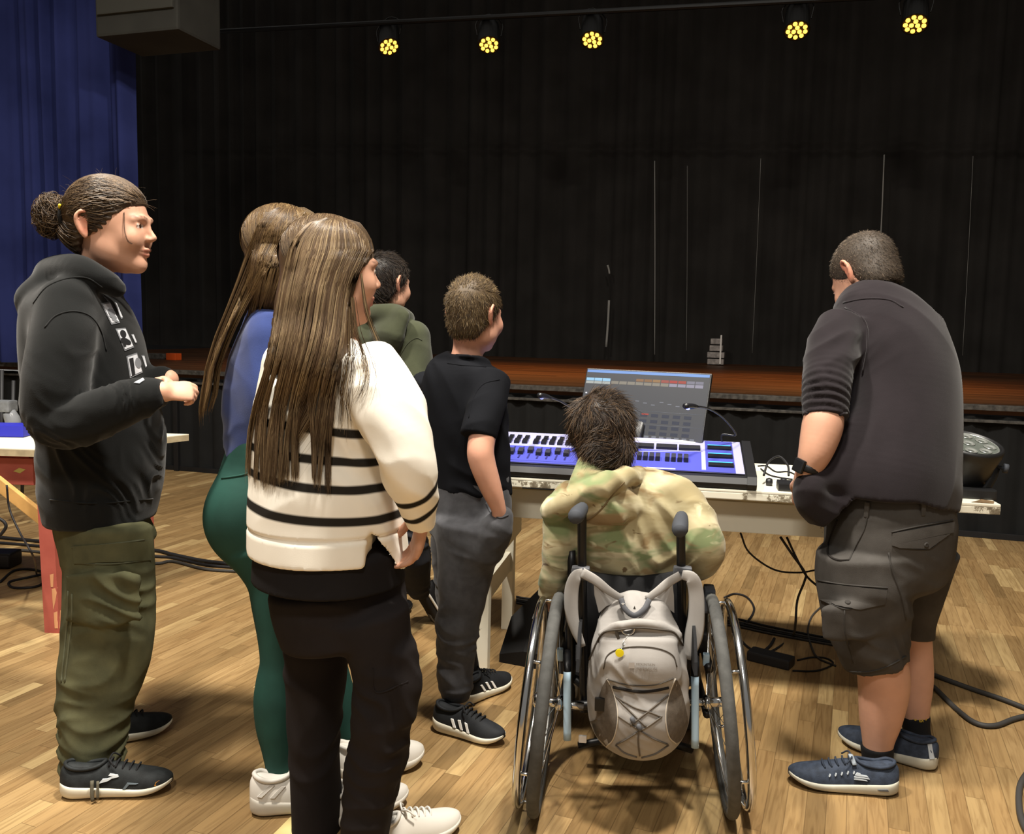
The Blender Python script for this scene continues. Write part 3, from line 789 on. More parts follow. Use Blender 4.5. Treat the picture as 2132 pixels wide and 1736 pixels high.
def side_mark(S, poly, side, material, name='side_stripe', bulge=.004, lab=None):
    """flat mark lying on the flank of a shoe: poly in (t along, 0..1 up) coordinates"""
    pts = []
    for t, h in poly:
        w = S['hw'](t); lo_ = S['b1'](t); hi_ = S['ht'](t); a = math.asin(min(1, max(0, h)) ** (1 / .8)) if h < 1 else math.pi / 2
        yy = abs(math.cos(a)) ** .75 * w * .93 * (1 - .35 * h * h * np.interp(t, [0, .1, .45, .7, 1], [.6, 1, 1, .6, .2]))
        pts.append(S['P'](t, side * (yy + bulge), lo_ - .012 + h * (hi_ - lo_ + .012) + .001))
    n = len(pts); c = np.mean(pts, 0)
    v = np.array(pts + [p - S['y'] * side * .006 for p in pts])
    f = [tuple(range(n)), tuple(range(n, 2 * n))[::-1]] + [(i, (i + 1) % n, n + (i + 1) % n, n + i) for i in range(n)]
    return v, f
M_lace_blk = mat('black_lace', '#1a1a1c', 0.8)
# ------------------------------------------------------------------ girl in the dark hooded top, standing at the left, in profile
def px_m(n, Y): return n * Y / FOC
def girl_hoodie():
    Y = 2.5
    root = empty('person', FL(225, 1600), 'person with curly hair bun in black hooded top and olive cargo trousers by red table', 'person')
    hd = Head(V(233, 470, Y), (1, .03, -.06), 1.13)
    SK = skin('fair_skin', '#cf9e84')
    B = Field(); hd.add(B, earo=(0, -.008, -.006))
    B.add(loft([hd.w((0, -.03, -.03)), V(200, 545, Y), V(182, 605, Y), V(165, 680, Y)], [.048, .044, .052, .10], [.050, .044, .054, .07], (0, 1, 0)), .03)
    B.add(loft([V(165, 680, Y), V(190, 850, Y), V(215, 1050, Y)], [.12, .12, .13], [.07, .09, .10], (0, 1, 0)), .04)
    for y0, y1, kx in ((2.42, 2.36, 0), (2.60, 2.70, 25)):
        B.add(loft([V(215, 1060, y0), V(222 + kx * .3, 1330, y0), V(190 + kx, 1590 if kx == 0 else 1480, y1)], [.075, .055, .036]), .03)
    # arms run inside the sleeves; the near hand closes loosely before the chest
    B.add(loft([V(150, 650, 2.36), V(118, 850, 2.28), V(300, 822, 2.26), V(336, 816, 2.26)], [.045, .038, .032, .028]), .02)
    B.add(loft([V(165, 650, 2.66), V(205, 845, 2.72), V(350, 790, 2.55)], [.045, .038, .03]), .02)
    hand(B, V(336, 817, 2.26), (.86, .48, .04), (.25, -.72, .62), (.15, .6, .75), 0.80, curl=(.75, 1.15, .7), tcurl=.25, curls=[(.55, 1.1, .7), (.75, 1.2, .7), (.85, 1.25, .8), (.9, 1.3, .8)])
    hand(B, V(346, 796, 2.50), (.55, -.75, -.10), (.5, .4, .7), (.4, -.3, .8), 0.78, curl=(.9, 1.2, .8))
    garment('body', B, 0.0038, SK, root, attrs=hd.attrs())
    # curly hair scraped back into a bun
    HM = hair_mat('curly_brown_hair', '#1d1510', '#4a3a2b', '#6f5a42')
    hl = [(-.12, -.062), (-.075, -.060), (-.05, -.055), (-.035, -.040), (-.016, .004), (.005, .020), (.03, .040), (.045, .058), (.055, .078), (.08, .09), (.12, .092)]
    C = hd.cap(hl, (.079, .101, .091)); v, F = polygonize(C, .004); N = normals(v, F)
    bun = hd.w((0, -.148, .012)); L = hd.l(v)
    v = v + N * (0.0025 * np.sin(L[:, 2] * 420 + 3 * np.sin(L[:, 1] * 60) + L[:, 0] * 90) * (L[:, 1] < .07))[:, None]
    bl = hd.l(bun[None])[0]
    S = []; hz, hy = zip(*hl); ok = L[:, 1] < np.interp(L[:, 2], hz, hy) - .007; i = RNG.choice(np.flatnonzero(ok), 3600); p = hd.l(v[i]); nn = N[i] @ hd.A.T
    ph = RNG.uniform(0, 6.3, len(p)); pts = []
    for t in range(15):
        d = bl - p; dist = np.linalg.norm(d, axis=1, keepdims=True); d = d / (dist + 1e-6)
        c0 = np.array((0, -.015, .031)); r0 = np.array((.0805, .1025, .0925)); q = (p - c0) / r0; nrm = q / np.linalg.norm(q, axis=1, keepdims=True)
        d = d - nrm * (d * nrm).sum(1, keepdims=True); wv = np.cross(nrm, d)
        pts.append(hd.w(p + nrm * .0008 + wv * (.0035 * np.sin(ph + t * .9))[:, None]))
        p = p + d * .0095; q = (p - c0) / r0; l = np.linalg.norm(q, axis=1, keepdims=True); p = np.where(l < 1.02, c0 + (p - c0) / l * 1.015, p)
    P1 = np.stack(pts, 1); R1 = np.broadcast_to(np.interp(np.arange(15), [0, 2, 12, 14], [.0003, .0009, .0009, .0003]), (len(P1), 15))
    # bun: tight curls wound about its centre
    n = 1300; th = np.linspace(0, 1, 15); ax = RNG.normal(size=(n, 3)); ax /= np.linalg.norm(ax, axis=1, keepdims=True)
    u = np.cross(ax, RNG.normal(size=(n, 3))); u /= np.linalg.norm(u, axis=1, keepdims=True); w = np.cross(ax, u)
    rad = RNG.uniform(.55, 1.04, n)[:, None, None]; a0 = RNG.uniform(0, 6, n)[:, None]; sp = RNG.uniform(1.5, 3.2, n)[:, None]
    an = a0 + th[None] * sp; sph = (np.cos(an)[..., None] * u[:, None] + np.sin(an)[..., None] * w[:, None]) * rad
    sph += .13 * np.sin(th[None, :, None] * 9 + RNG.uniform(0, 6, (n, 1, 3)))
    P2 = hd.c + (bl + sph * np.array((.043, .040, .052))) * hd.k @ hd.A
    R2 = np.broadcast_to(.0011 * np.sin(np.linspace(.25, 2.9, 15)), (n, 15))
    # loose flyaways
    n3 = 160; i = RNG.choice(len(v), n3); p = v[i]; d0 = N[i] + RNG.normal(0, .5, (n3, 3)); P3 = np.stack([p + d0 * t * .022 + np.array((0, 0, -1)) * t * t * .008 for t in np.linspace(0, 1, 15)], 1)
    R3 = np.broadcast_to(np.linspace(.00035, .00015, 15), (n3, 15))
    P4 = np.stack([crom([hd.w((.058, .052, .030)), hd.w((.066, .058, -.012)), hd.w((.064, .066, -.038)), hd.w((.058, .078, -.046))], 5)[:15] + j * .0012 for j in range(2)])
    strand_obj('hair', np.concatenate([P1, P2, P3, P4]), np.concatenate([R1, R2, R3, np.full((2, 15), .0007)]), HM, root, extra=(v, F))
    bc = [hd.w((.036 * math.cos(a), -.112, .014 + .036 * math.sin(a))) for a in np.linspace(0, 6.283, 13)[:-1]]
    vv, ff = tube(bc, .006, closed=True, n=3); hb = mk('hair_tie', vv, ff, mat('black_elastic', '#141312', .8), root)
    vv, ff = tube([hd.w((.038, -.113, .030)), hd.w((.046, -.108, .037))], .0035, n=2); mk('hair_tie_bead', vv, ff, mat('yellow_bead', '#e8d23a', .4), root)
    # hooded top
    FB = mat('black_fleece', '#131414', .95, var=.12, vscale=12, bump=.25, bscale=420, sheen=.15, spec=.1)
    T = Field(); sd = (0, 1, 0)
    def lv(y, x0, x1, a, yy=Y): return V((x0 + x1) / 2, y, yy), a, px_m((x1 - x0) / 2, yy)
    rows = [lv(592, 100, 222, .10), lv(622, 74, 243, .165), lv(660, 62, 262, .19), lv(720, 60, 286, .195), lv(790, 66, 304, .19), lv(850, 78, 322, .19), lv(910, 92, 334, .19), lv(970, 94, 334, .195), lv(1030, 98, 324, .19), lv(1085, 108, 313, .18)]
    T.add(loft([r[0] for r in rows], [r[1] for r in rows], [r[2] for r in rows], sd, 3, cap=.3), .03)
    T.add(loft([V(140, 640, 2.36), V(128, 720, 2.30), V(116, 800, 2.27), V(116, 864, 2.26), V(160, 876, 2.25), V(230, 852, 2.25), V(290, 828, 2.26), V(316, 821, 2.26)], [.080, .082, .082, .074, .066, .062, .052, .043], n=3), .035)
    T.add(loft([V(312, 822, 2.26), V(338, 817, 2.26)], [.038, .036], cap=.15), .008)
    T.add(loft([V(155, 640, 2.66), V(185, 850, 2.72), V(240, 842, 2.70), V(340, 792, 2.53)], [.08, .07, .06, .042], cap=.3), .035)
    # hood lying on the shoulders
    T.add(loft([V(243, 600, 2.43), V(205, 578, 2.39), V(155, 562, 2.40), V(112, 572, 2.50), V(150, 560, 2.60), V(205, 576, 2.61), V(240, 602, 2.57)], [.024, .034, .042, .050, .042, .034, .024], n=3), .025)
    T.add(loft([V(118, 590, 2.5), V(86, 622, 2.5), V(80, 655, 2.5)], [.105, .115, .07], [.045, .042, .025], sd, 3), .03)
    T.sub(loft([V(212, 500, Y), V(198, 575, Y), V(192, 600, Y)], [.066, .062, .05]), .012)
    T.cut(V(210, 1078, Y), (.0, 0, -1))
    def wr(v):
        el = near(v, V(125, 868, 2.25), .10); cu = near(v, V(300, 828, 2.25), .09); w = near(v, V(215, 930, 2.4), .22)
        return folds(v, .010, 70, (.5, 0, .8), 3) * el + folds(v, .010, 95, (.9, .2, -.1), 5) * cu + folds(v, .008, 55, (.15, 0, 1), 8) * w + folds(v, .004, 30, (.4, .2, .8), 2)
    top = garment('hoodie', T, .0062, FB, root, wr)
    tr = TREES[top.name][0]
    M_pale = mat('print_white', '#c9cbd0', .7, var=.12, vscale=40); M_grey = mat('print_grey', '#77797d', .8); M_dk = mat('print_black', '#1b1b1d', .9)
    def dec(name, mt, polys, lift=.0025, sub=5):
        for p in polys:
            q = patch(tr, p, lift, sub=sub) if len(p) == 4 else fan(tr, p, lift, (.0001, .5, 1.0))
            if q: mk(name, q[0], q[1], mt, top)
    P = lambda x, y: (x / 3.1, 340 + y / 3.1)
    panels = [[P(648, 905), P(706, 896), P(772, 1030), P(716, 1042)], [P(742, 1068), P(806, 1062), P(862, 1188), P(802, 1212)], [P(812, 1245), P(880, 1222), P(918, 1350), P(836, 1388)], [P(732, 900), P(745, 898), P(790, 1000), P(778, 1005)], [P(842, 1105), P(856, 1102), P(880, 1160), P(868, 1162)], [P(908, 1240), P(925, 1238), P(945, 1315), P(935, 1320)], [P(862, 1420), P(925, 1388), P(935, 1402), P(900, 1425)]]
    def inset(p, k): c = np.mean(np.array(p), 0); return [tuple(c + (np.array(q) - c) * k) for q in p]
    dec('print_panel', M_grey, panels, .002); dec('print_picture', M_pale, [inset(p, .86) for p in panels], .0032)
    def ov(cx, cy, rx, ry, n=14): return [P(cx + rx * math.cos(t) , cy + ry * math.sin(t) + rx * .35 * math.cos(t)) for t in np.arange(n) * 2 * math.pi / n]
    dec('print_figure', M_dk, [ov(788, 1102, 20, 24), ov(805, 1150, 34, 20), [P(785, 1160), P(800, 1155), P(808, 1182), P(795, 1186)], [P(826, 1262), P(852, 1254), P(866, 1362), P(846, 1374)]], .0042, 3)
    dec('print_shape', M_grey, [ov(712, 962, 26, 20), ov(722, 992, 26, 12), ov(734, 1014, 20, 9), ov(884, 1290, 20, 34)], .0042, 3)
    for pl in ([P(290, 1060), P(360, 985), P(470, 955), P(580, 985), P(650, 1080), P(685, 1210)], [P(215, 905), P(300, 800), P(430, 745), P(560, 740), P(660, 800)]):
        q = seam(tr, pl, .0022, .0005)
        if q: mk('seam', q[0], q[1], FB, top)
    for pl in ([(104, 1040), (200, 1048), (318, 1038)],):
        q = seam(tr, pl, .002, .0003)
        if q: mk('seam', q[0], q[1], FB, top)
    # olive cargo trousers
    OL = mat('olive_twill', '#58573f', .9, var=.22, vscale=14, second='#474734', bump=.15, bscale=500, spec=.12)
    Q = Field()
    def leg(rows, yy): return loft([V((a + b_) / 2, y, z) for y, a, b_, z in rows], [yy] * len(rows), [px_m((b_ - a) / 2, z) for y, a, b_, z in rows], sd, 3, cap=.25)
    Q.add(leg([(1040, 126, 298, 2.5), (1085, 126, 300, 2.5), (1140, 140, 316, 2.5)], .155), .02)
    Q.add(leg([(1100, 140, 316, 2.42), (1180, 134, 321, 2.41), (1260, 132, 323, 2.40), (1340, 127, 316, 2.39), (1410, 124, 297, 2.38), (1470, 126, 272, 2.37), (1540, 131, 256, 2.36), (1600, 133, 246, 2.355), (1624, 136, 236, 2.355)], .098), .03)
    Q.add(leg([(1100, 150, 310, 2.60), (1200, 150, 315, 2.63), (1320, 150, 305, 2.66), (1420, 165, 280, 2.68), (1490, 185, 268, 2.69)], .09), .03)
    Q.add(loft([V(214, 1200, 2.30), V(218, 1290, 2.30)], [.012, .012], [.10, .10], sd, 2), .03)
    Q.cut(V(210, 1066, Y), (0, 0, 1))
    def wr2(v):
        return folds(v, .012, 48, (.25, .1, 1), 11) * (near(v, V(190, 1560, 2.36), .16) + .4 * near(v, V(220, 1390, 2.38), .16)) + folds(v, .007, 30, (.4, .1, .9), 4)
    tro = garment('cargo_trousers', Q, .006, OL, root, wr2); tr2 = TREES[tro.name][0]
    b = MB()
    for pl in ([(150, 1140), (220, 1134), (300, 1124)], [(155, 1172), (230, 1174), (312, 1165)], [(142, 1230), (140, 1300), (132, 1380), (128, 1420)], [(150, 1236), (149, 1300), (140, 1376), (135, 1420)]):
        q = seam(tr2, pl, .0028, .0005)
        if q: b.add(*q)
    b.build('pocket_seam', mat('olive_seam', '#5c5d48', .9), tro, smooth=True)
    q = patch(tr2, [(153, 1137), (308, 1126), (314, 1166), (156, 1173)], .004, sub=8)
    if q: mk('pocket_flap', q[0], q[1], OL, tro)
    # dark trainers on white soles
    UP = mat('black_mesh_trainer', '#1c1f20', .7, var=.4, vscale=40, bump=.3, bscale=700); WS = mat('white_foam_sole', '#d6d0bd', .6, var=.06, vscale=15)
    gm = mat('trainer_silver_mark', '#b9bcbd', .4); om = mat('trainer_orange_mark', '#c98527', .5)
    hl_, tl_ = FL(128, 1655), FL(362, 1640)
    s1 = shoe('shoe', root, hl_, tl_ + unit(tl_ - hl_) * .0 , .052, dict(upper=UP, sole=WS, lace=M_lace_blk))
    b = MB(); b.add(*side_mark(s1, [(.40, .45), (.54, .62), (.53, .68), (.46, .66), (.45, .60), (.49, .60)], -1, gm)); b.add(*side_mark(s1, [(.37, .35), (.45, .42), (.48, .52), (.40, .50)], -1, gm)); b.build('silver_logo', gm, s1['obj'])
    b = MB(); b.add(*side_mark(s1, [(.58, .15), (.62, .45), (.72, .50), (.70, .44), (.64, .40), (.60, .14)], -1, gm)); b.build('flank_line', mat('grey_flank', '#5d666c', .5), s1['obj'])
    b = MB(); b.add(*side_mark(s1, [(.86, .30), (.90, .34), (.90, .60), (.87, .52)], -1, om)); b.build('toe_mark', om, s1['obj'])
    v, f = tube([s1['P'](.32, -.046, .060), s1['P'](.325, -.055, .03), s1['P'](.33, -.057, .008)], .005, seg=6, n=3); mk('hanging_lace', v, f, mat('grey_lace', '#5a5547', .8), s1['obj'])
    v, f = tube([s1['P'](.37, -.047, .058), s1['P'](.375, -.055, .03), s1['P'](.375, -.056, .014)], .004, seg=6, n=3); mk('hanging_lace', v, f, mat('grey_lace', '#5a5547', .8), s1['obj'])
    t2 = FL(358, 1514); d2 = unit(np.array((.82, .57, 0))); shoe('shoe', root, t2 - d2 * .285, t2, .05, dict(upper=UP, sole=WS, lace=M_lace_blk))
girl_hoodie()
# ------------------------------------------------------------------ two long-haired girls
def long_hair(root, name, rows, material, n, tip, trees, cap=None, seed=1, clump=26, wave=5.0, thick=(.03, .03), base_to=None, lift=(.003, .013), rad=.0007, top=None, gap=None, T=20, dome=None, base_from=0, yoff=0.0, bsc=.94, bcap=.08):
    """hair mass with strands laid over it; rows = (y, x0, x1, Y, depth); tip(s) = where a strand ends"""
    r = np.random.default_rng(seed); rows = [(y, a, b, Yc + yoff, d) for y, a, b, Yc, d in rows]
    F = Field(); br = [q for q in rows if (base_to is None or q[0] <= base_to) and q[0] >= base_from]
    F.add(loft([V((a + b) / 2, y, Yc) for y, a, b, Yc, d in br], [px_m((b - a) / 2, Yc) * bsc for y, a, b, Yc, d in br], [d * .98 * bsc for *_, d in br], (1, 0, 0), 3, cap=bcap), .02)
    if cap: cap(F); F.a = F.a[::-1]; F.a[-1] = (F.a[-1][0], .025)
    v, Fc = polygonize(F, .006, smooth=2)
    N = normals(v, Fc); lowr = 1 / (1 + np.exp((v[:, 2] - 1.40) / .03)); v = v + N * (folds(v, .0035, 150, (1, .3, 0), seed) * lowr)[:, None]
    bsh = np.full(len(v), .27)
    tb = BVHTree.FromPolygons([tuple(x) for x in v], [tuple(map(int, q)) for q in Fc])
    TREES['hair_base'] = tb
    ys = np.array([q[0] for q in rows], float); x0 = np.array([q[1] for q in rows], float); x1 = np.array([q[2] for q in rows], float); Ys = np.array([q[3] for q in rows])
    out = []; shade = []
    cl = r.uniform(0, 1, clump); co = r.uniform(.1, .9, clump)
    for i in range(n):
        s = r.uniform(0, 1); k = int(np.argmin(np.abs(cl - s))); s2 = s * .72 + cl[k] * .28
        yt = (top(s) if top else ys[0]) + r.uniform(0, 4); ye = tip(s) + r.normal(0, 12)
        li = r.uniform(*lift); ph = r.uniform(0, 6.3) * .3 + k * 1.7; path = []; last = None
        for j, t in enumerate(np.linspace(0, 1, T) ** 1.35):
            y = yt + (ye - yt) * t; ss = s + (s2 - s) * min(1, t * 1.6)
            a, b = np.interp(y, ys, x0), np.interp(y, ys, x1)
            x = a + (b - a) * (.02 + .96 * ss) + wave * t * math.sin(ph + t * 7) * (.4 + .6 * co[k])
            if gap: x = gap(x, y)
            best = None; d = Vector(ray(x, y))
            for tt in [tb] + trees:
                hit, nr, _, dist = tt.ray_cast(Vector(CAM), d)
                if hit is not None and (best is None or dist < best[0]): best = (dist, hit, nr)
            Yg = np.interp(y, ys, Ys)
            if best and abs(best[1].y - Yg) < .2: Yy = best[1].y - li
            else: Yy = (last if last is not None else Yg)
            if last is not None: Yy = last + np.clip(Yy - last, -.022 if j > 5 else -.06, .022 if j > 5 else .06)
            last = Yy; path.append(V(x, y, Yy))
        out.append(path); shade.append(np.clip(.25 + .5 * co[k] + r.normal(0, .16), 0, 1))
    R = np.broadcast_to(np.interp(np.linspace(0, 1, T), [0, .05, .7, 1], [.4, 1, .9, .2]) * rad, (n, T))
    if dome:                                                     # strands combed down over the crown from the parting
        hd, rr, cc, nd = dome; rr = np.array(rr); cc = np.array(cc)
        a = r.uniform(0, 2 * math.pi, nd); z = r.uniform(.1, 1, nd) ** .7; q = np.stack([np.sqrt(1 - z * z) * np.cos(a), np.sqrt(1 - z * z) * np.sin(a), z], 1); p = cc + q * rr
        pts = []; wob = r.normal(0, .18, (nd, 3))
        for j in range(T):
            nn = (p - cc) / rr ** 2; nn /= np.linalg.norm(nn, axis=1, keepdims=True)
            d = np.stack([np.sign(p[:, 0] + .004) * .55, -.25 * np.ones(nd), -.8 * np.ones(nd)], 1) + wob * .4; d -= nn * (d * nn).sum(1, keepdims=True); d /= np.linalg.norm(d, axis=1, keepdims=True) + 1e-6
            pts.append(hd.w(p + nn * (.0006 + .0012 * (j > 1)))); p = p + d * .0055; u_ = (p - cc) / rr; p = cc + u_ / np.linalg.norm(u_, axis=1, keepdims=True) * rr
        D = np.stack(pts, 1); out = np.concatenate([np.array(out), D]); shade = list(shade) + list(np.clip(.45 + r.normal(0, .2, nd), 0, 1)); R = np.concatenate([R, np.broadcast_to(np.interp(np.linspace(0, 1, T), [0, .15, .8, 1], [.2, 1, .9, .2]) * rad, (nd, T))])
    return strand_obj(name, np.array(out), R, material, root, shade=np.array(shade), extra=(v, Fc), base_shade=bsh)
def girl_striped():
    Y = 2.05; al = math.radians(36); fw = np.array((math.cos(al), math.sin(al), 0)); sd = np.array((math.sin(al), -math.cos(al), 0))
    root = empty('person', FL(700, 1800), 'person with long brown hair in white sweatshirt with black stripes, seen from behind', 'person')
    SK = skin('warm_skin', '#be9078')
    hd = Head(V(694, 562, 2.03), (.86, .50, -.06), 1.06)
    B = Field(); hd.add(B, ears=True)
    B.add(loft([hd.w((0, -.03, -.03)), V(690, 690, 2.05), V(680, 760, 2.05)], [.05, .05, .10], [.05, .05, .07], sd), .03)
    B.add(loft([V(685, 760, Y), V(685, 950, Y), V(690, 1150, Y), V(700, 1250, Y)], [.13, .12, .12, .10], [.08, .08, .08, .07], sd), .04)
    B.add(loft([V(655, 1330, 2.12), V(655, 1480, 2.12), V(660, 1760, 2.10)], [.07, .05, .035]), .03); B.add(loft([V(785, 1340, 1.98), V(790, 1480, 1.97), V(768, 1760, 2.0)], [.055, .05, .035]), .03)
    B.add(loft([V(775, 765, 1.97), V(830, 930, 1.90), V(876, 1078, 1.94)], [.045, .038, .026]), .02)
    B.add(loft([V(600, 765, 2.13), V(615, 930, 2.16), V(740, 1040, 2.14)], [.045, .038, .026]), .02)
    hand(B, V(878, 1082, 1.94), (-.20, .35, -.9), (.9, .1, .2), (.1, .9, .3), .95, curl=(.3, .45, .3))
    garment('body', B, .0042, SK, root, attrs=hd.attrs())
    WH = attr_mat('cream_jersey', '#f4efe3', [('stripe', '#26231f', .012)], rough=.9, bump=.07, bscale=500, spec=.15, var=.03, vscale=10)
    T = Field()
    rows = [(712, 640, 752, 2.05), (735, 592, 796, 2.05), (770, 562, 812, 2.05), (830, 538, 815, 2.05), (890, 524, 812, 2.05), (950, 518, 814, 2.05), (1010, 516, 834, 2.05), (1070, 514, 846, 2.05), (1130, 514, 854, 2.05), (1200, 515, 862, 2.05)]
    T.add(loft([V((a + b) / 2, y, z) for y, a, b, z in rows], [px_m((b - a) / 2, z) * (1.0 if y > 740 else 1.1) for y, a, b, z in rows], [px_m((b - a) / 2, z) * (.98 if y > 800 else .75) for y, a, b, z in rows], sd, 3, cap=.3), .03)
    arm = loft([V(762, 762, 1.96), V(792, 810, 1.92), V(816, 860, 1.90), V(838, 920, 1.88), V(850, 975, 1.88), V(868, 1032, 1.90), V(876, 1072, 1.925), V(878, 1088, 1.935)], [.070, .074, .076, .064, .060, .045, .033, .029], n=3, cap=.25)
    T.add(arm, .02)
    T.add(loft([V(605, 762, 2.13), V(590, 880, 2.15), V(630, 960, 2.16), V(740, 1040, 2.13)], [.07, .07, .055, .035], n=3), .03)
    T.add(loft([V(735, 722, 2.0), V(690, 706, 1.99), V(650, 722, 2.05), V(690, 722, 2.12), V(735, 726, 2.1)], .016, n=3), .012)
    hem = V(690, 1187, 1.88)[2]
    xq = V(790, 1150, 1.95)[0]; T.cutf(lambda X: hem - .03 * np.clip((X[:, 0] - xq) / .05, 0, 1) - X[:, 2])
    ap = V(769, 1112, 1.90); b0 = V(757, 1195, 1.90); b1 = V(817, 1195, 1.90)
    def notch(X):                                            # side vent, open below
        u = (X - ap) @ np.array((1, 0, 0)); hgt = (ap[2] - X[:, 2]); f = np.clip(hgt / (ap[2] - b0[2]), 0, 2)
        lo_, hi_ = (b0[0] - ap[0]) * f ** .8, (b1[0] - ap[0]) * f ** .8
        ins = np.minimum(np.minimum(u - lo_, hi_ - u), np.minimum(hgt, (Y + .08 - X[:, 1])))
        return np.where(hgt > -.02, ins, -.05)
    T.cutf(notch)
    zs = [V(700, 1087, 1.87)[2], V(700, 1019, 1.87)[2], V(700, 957, 1.88)[2], V(700, 893, 1.88)[2]]
    tor = T.a[0][0]; a0 = V(838, 985, 1.86); ad = unit(V(872, 1040, 1.9) - a0)
    s_k = [(V(852, 1049, 1.86) - a0) @ ad, (V(861, 1088, 1.88) - a0) @ ad]
    def stripe(v):
        da, dt = arm.f(v), tor.f(v)
        zz = v[:, 2] + .030 * (v[:, 0] - V(690, 1050, Y)[0]) + .02 * near(v, V(800, 900, 1.9), .12) - .018 * near(v, V(560, 1000, 2.0), .12)
        st = np.max([(.0105 - np.abs(zz - z)) for z in zs], 0)
        s_ = (v - a0) @ ad + .03 * np.abs((v - a0) @ np.array((1, 0, 0)) - .02)
        sa = np.max([(.008 - np.abs(s_ - q)) for q in s_k], 0)
        return .5 + np.where((da < dt) & (v[:, 2] < V(850, 960, 1.88)[2]), sa, np.where(da < dt - .008, -.01, st)) * 5
    def wr(v):
        ar = near(v, V(800, 940, 1.9), .10)
        return folds(v, .013, 45, (.6, .1, .7), 5) * ar + folds(v, .006, 26, (.5, .2, .8), 9) + folds(v, .008, 60, (.8, 0, .5), 12) * near(v, V(865, 1030, 1.9), .07) - .006 * np.exp(-((v[:, 2] - V(690, 1128, 1.88)[2]) / .004) ** 2)
    top = garment('sweatshirt', T, .0055, WH, root, wr, smooth=2, attrs={'stripe': stripe}); tr = TREES[top.name][0]
    BK = mat('black_cotton', '#1d1b1c', .9, var=.1, vscale=10, bump=.15, bscale=400, spec=.12)
    U = Field(); rw = [(1140, 524, 846), (1190, 520, 850), (1230, 518, 856), (1262, 518, 858)]
    U.add(loft([V((a + b) / 2, y, Y) for y, a, b in rw], [px_m((b - a) / 2, Y) * 1.0 for y, a, b in rw], [px_m((b - a) / 2, Y) * .96 for y, a, b in rw], sd, 2, cap=.2), .03)
    U.cut((0, 0, V(690, 1250, 1.88)[2]), (0, 0, -1)); U.cut((0, 0, V(690, 1085, 1.88)[2]), (0, 0, 1))
    garment('undershirt', U, .006, BK, root, lambda v: folds(v, .005, 30, (1, .2, .1), 3))
    PT = mat('black_trousers', '#231f1f', .9, var=.12, vscale=9, bump=.15, bscale=450, spec=.12)
    Q = Field()
    def lg(rws, z, dd): return loft([V((a + b) / 2, y, z) for y, a, b in rws], [px_m((b - a) / 2, z) for y, a, b in rws], [dd] * len(rws), (1, 0, 0), 3, cap=.25)
    Q.add(lg([(1220, 556, 846), (1260, 563, 852), (1310, 580, 856)], Y, .15), .02)
    Q.add(lg([(1280, 575, 730), (1340, 590, 728), (1400, 592, 722), (1480, 595, 714), (1540, 599, 708), (1610, 603, 710), (1680, 606, 714), (1760, 608, 716), (1790, 610, 716)], 2.12, .085), .025)
    Q.add(lg([(1280, 690, 856), (1340, 715, 860), (1400, 732, 866), (1470, 732, 862), (1540, 729, 856), (1610, 716, 838), (1680, 712, 820), (1760, 706, 806), (1790, 706, 806)], 1.97, .085), .025)
    Q.add(loft([V(842, 1352, 1.95), V(846, 1420, 1.95), V(842, 1478, 1.95)], [.030, .034, .028], [.055, .06, .055], (1, 0, 0), 3), .012)
    def wr2(v): return folds(v, .010, 50, (.5, .2, .8), 21) * near(v, V(770, 1500, 1.9), .15) + folds(v, .005, 28, (.5, .1, .8), 6)
    tro = garment('trousers', Q, .006, PT, root, wr2); tq = TREES[tro.name][0]
    b = MB()
    for pl in ([(777, 1392), (784, 1442), (850, 1418)],):
        q = seam(tq, pl, .002, .0003)
        if q: b.add(*q)
    b.build('pocket_seam', PT, tro)
    for hx, Yf in ((660, 2.10), (765, 1.98)):
        h_ = V(hx, 1790, Yf); h_[2] = 0; t_ = h_ + fw * .26; h_ = h_ - fw * .03
        shoe('shoe', root, h_, t_, .046, dict(upper=mat('white_leather_trainer', '#d9d4cb', .5, var=.04), sole=mat('white_rubber', '#cfc9bd', .6), lace=mat('white_lace', '#dcd8d0', .8)))
    # hair
    HM = hair_mat('long_brown_hair', '#2a1e14', '#5d4935', '#a08a68', .36)
    def cap(F):
        F.add(hd.e((-.002, -.018, .031), (.080, .100, .084)), .012)
        F.cutf(lambda X: np.where(hd.l(X)[:, 2] < .052, (hd.l(X)[:, 1] - np.interp(hd.l(X)[:, 2], [-.2, -.06, -.03, -.008, .018, .04, .052], [.006, .006, .012, .035, .06, .075, .085])) * hd.k, -1))
    rows_h = [(452, 682, 712, 2.03, .015), (464, 640, 752, 2.03, .045), (490, 612, 774, 2.03, .09), (520, 597, 784, 2.03, .112), (560, 589, 762, 2.02, .115), (600, 580, 748, 2.01, .115), (640, 573, 742, 1.99, .112), (690, 564, 738, 1.96, .09), (730, 555, 730, 1.93, .075), (780, 541, 716, 1.91, .055), (840, 524, 704, 1.89, .045), (900, 515, 698, 1.88, .03), (1010, 510, 692, 1.87, .02)]
    def gap(x, y):
        if y > 800:
            g = np.clip((y - 800) / 120, 0, 1); c = 633 + (y - 850) * .02
            d = x - c
            if abs(d) < 24: x = c + np.sign(d if d != 0 else 1) * (abs(d) * (1 - .6 * g) + 13 * g)
        return x
    long_hair(root, 'hair', rows_h, HM, 4200, lambda s: 975 + 30 * math.sin(s * 7) * .5 + 24 * s - (40 * abs(s - .02) < .6) * 12, [tr], cap, 3, 34, 6, base_to=830, base_from=555, bcap=.5, gap=gap, dome=(hd, (.0825, .1025, .0865), (-.002, -.018, .031), 3600))
    # loose locks over the shoulder and cheek
    r = np.random.default_rng(5); P = []
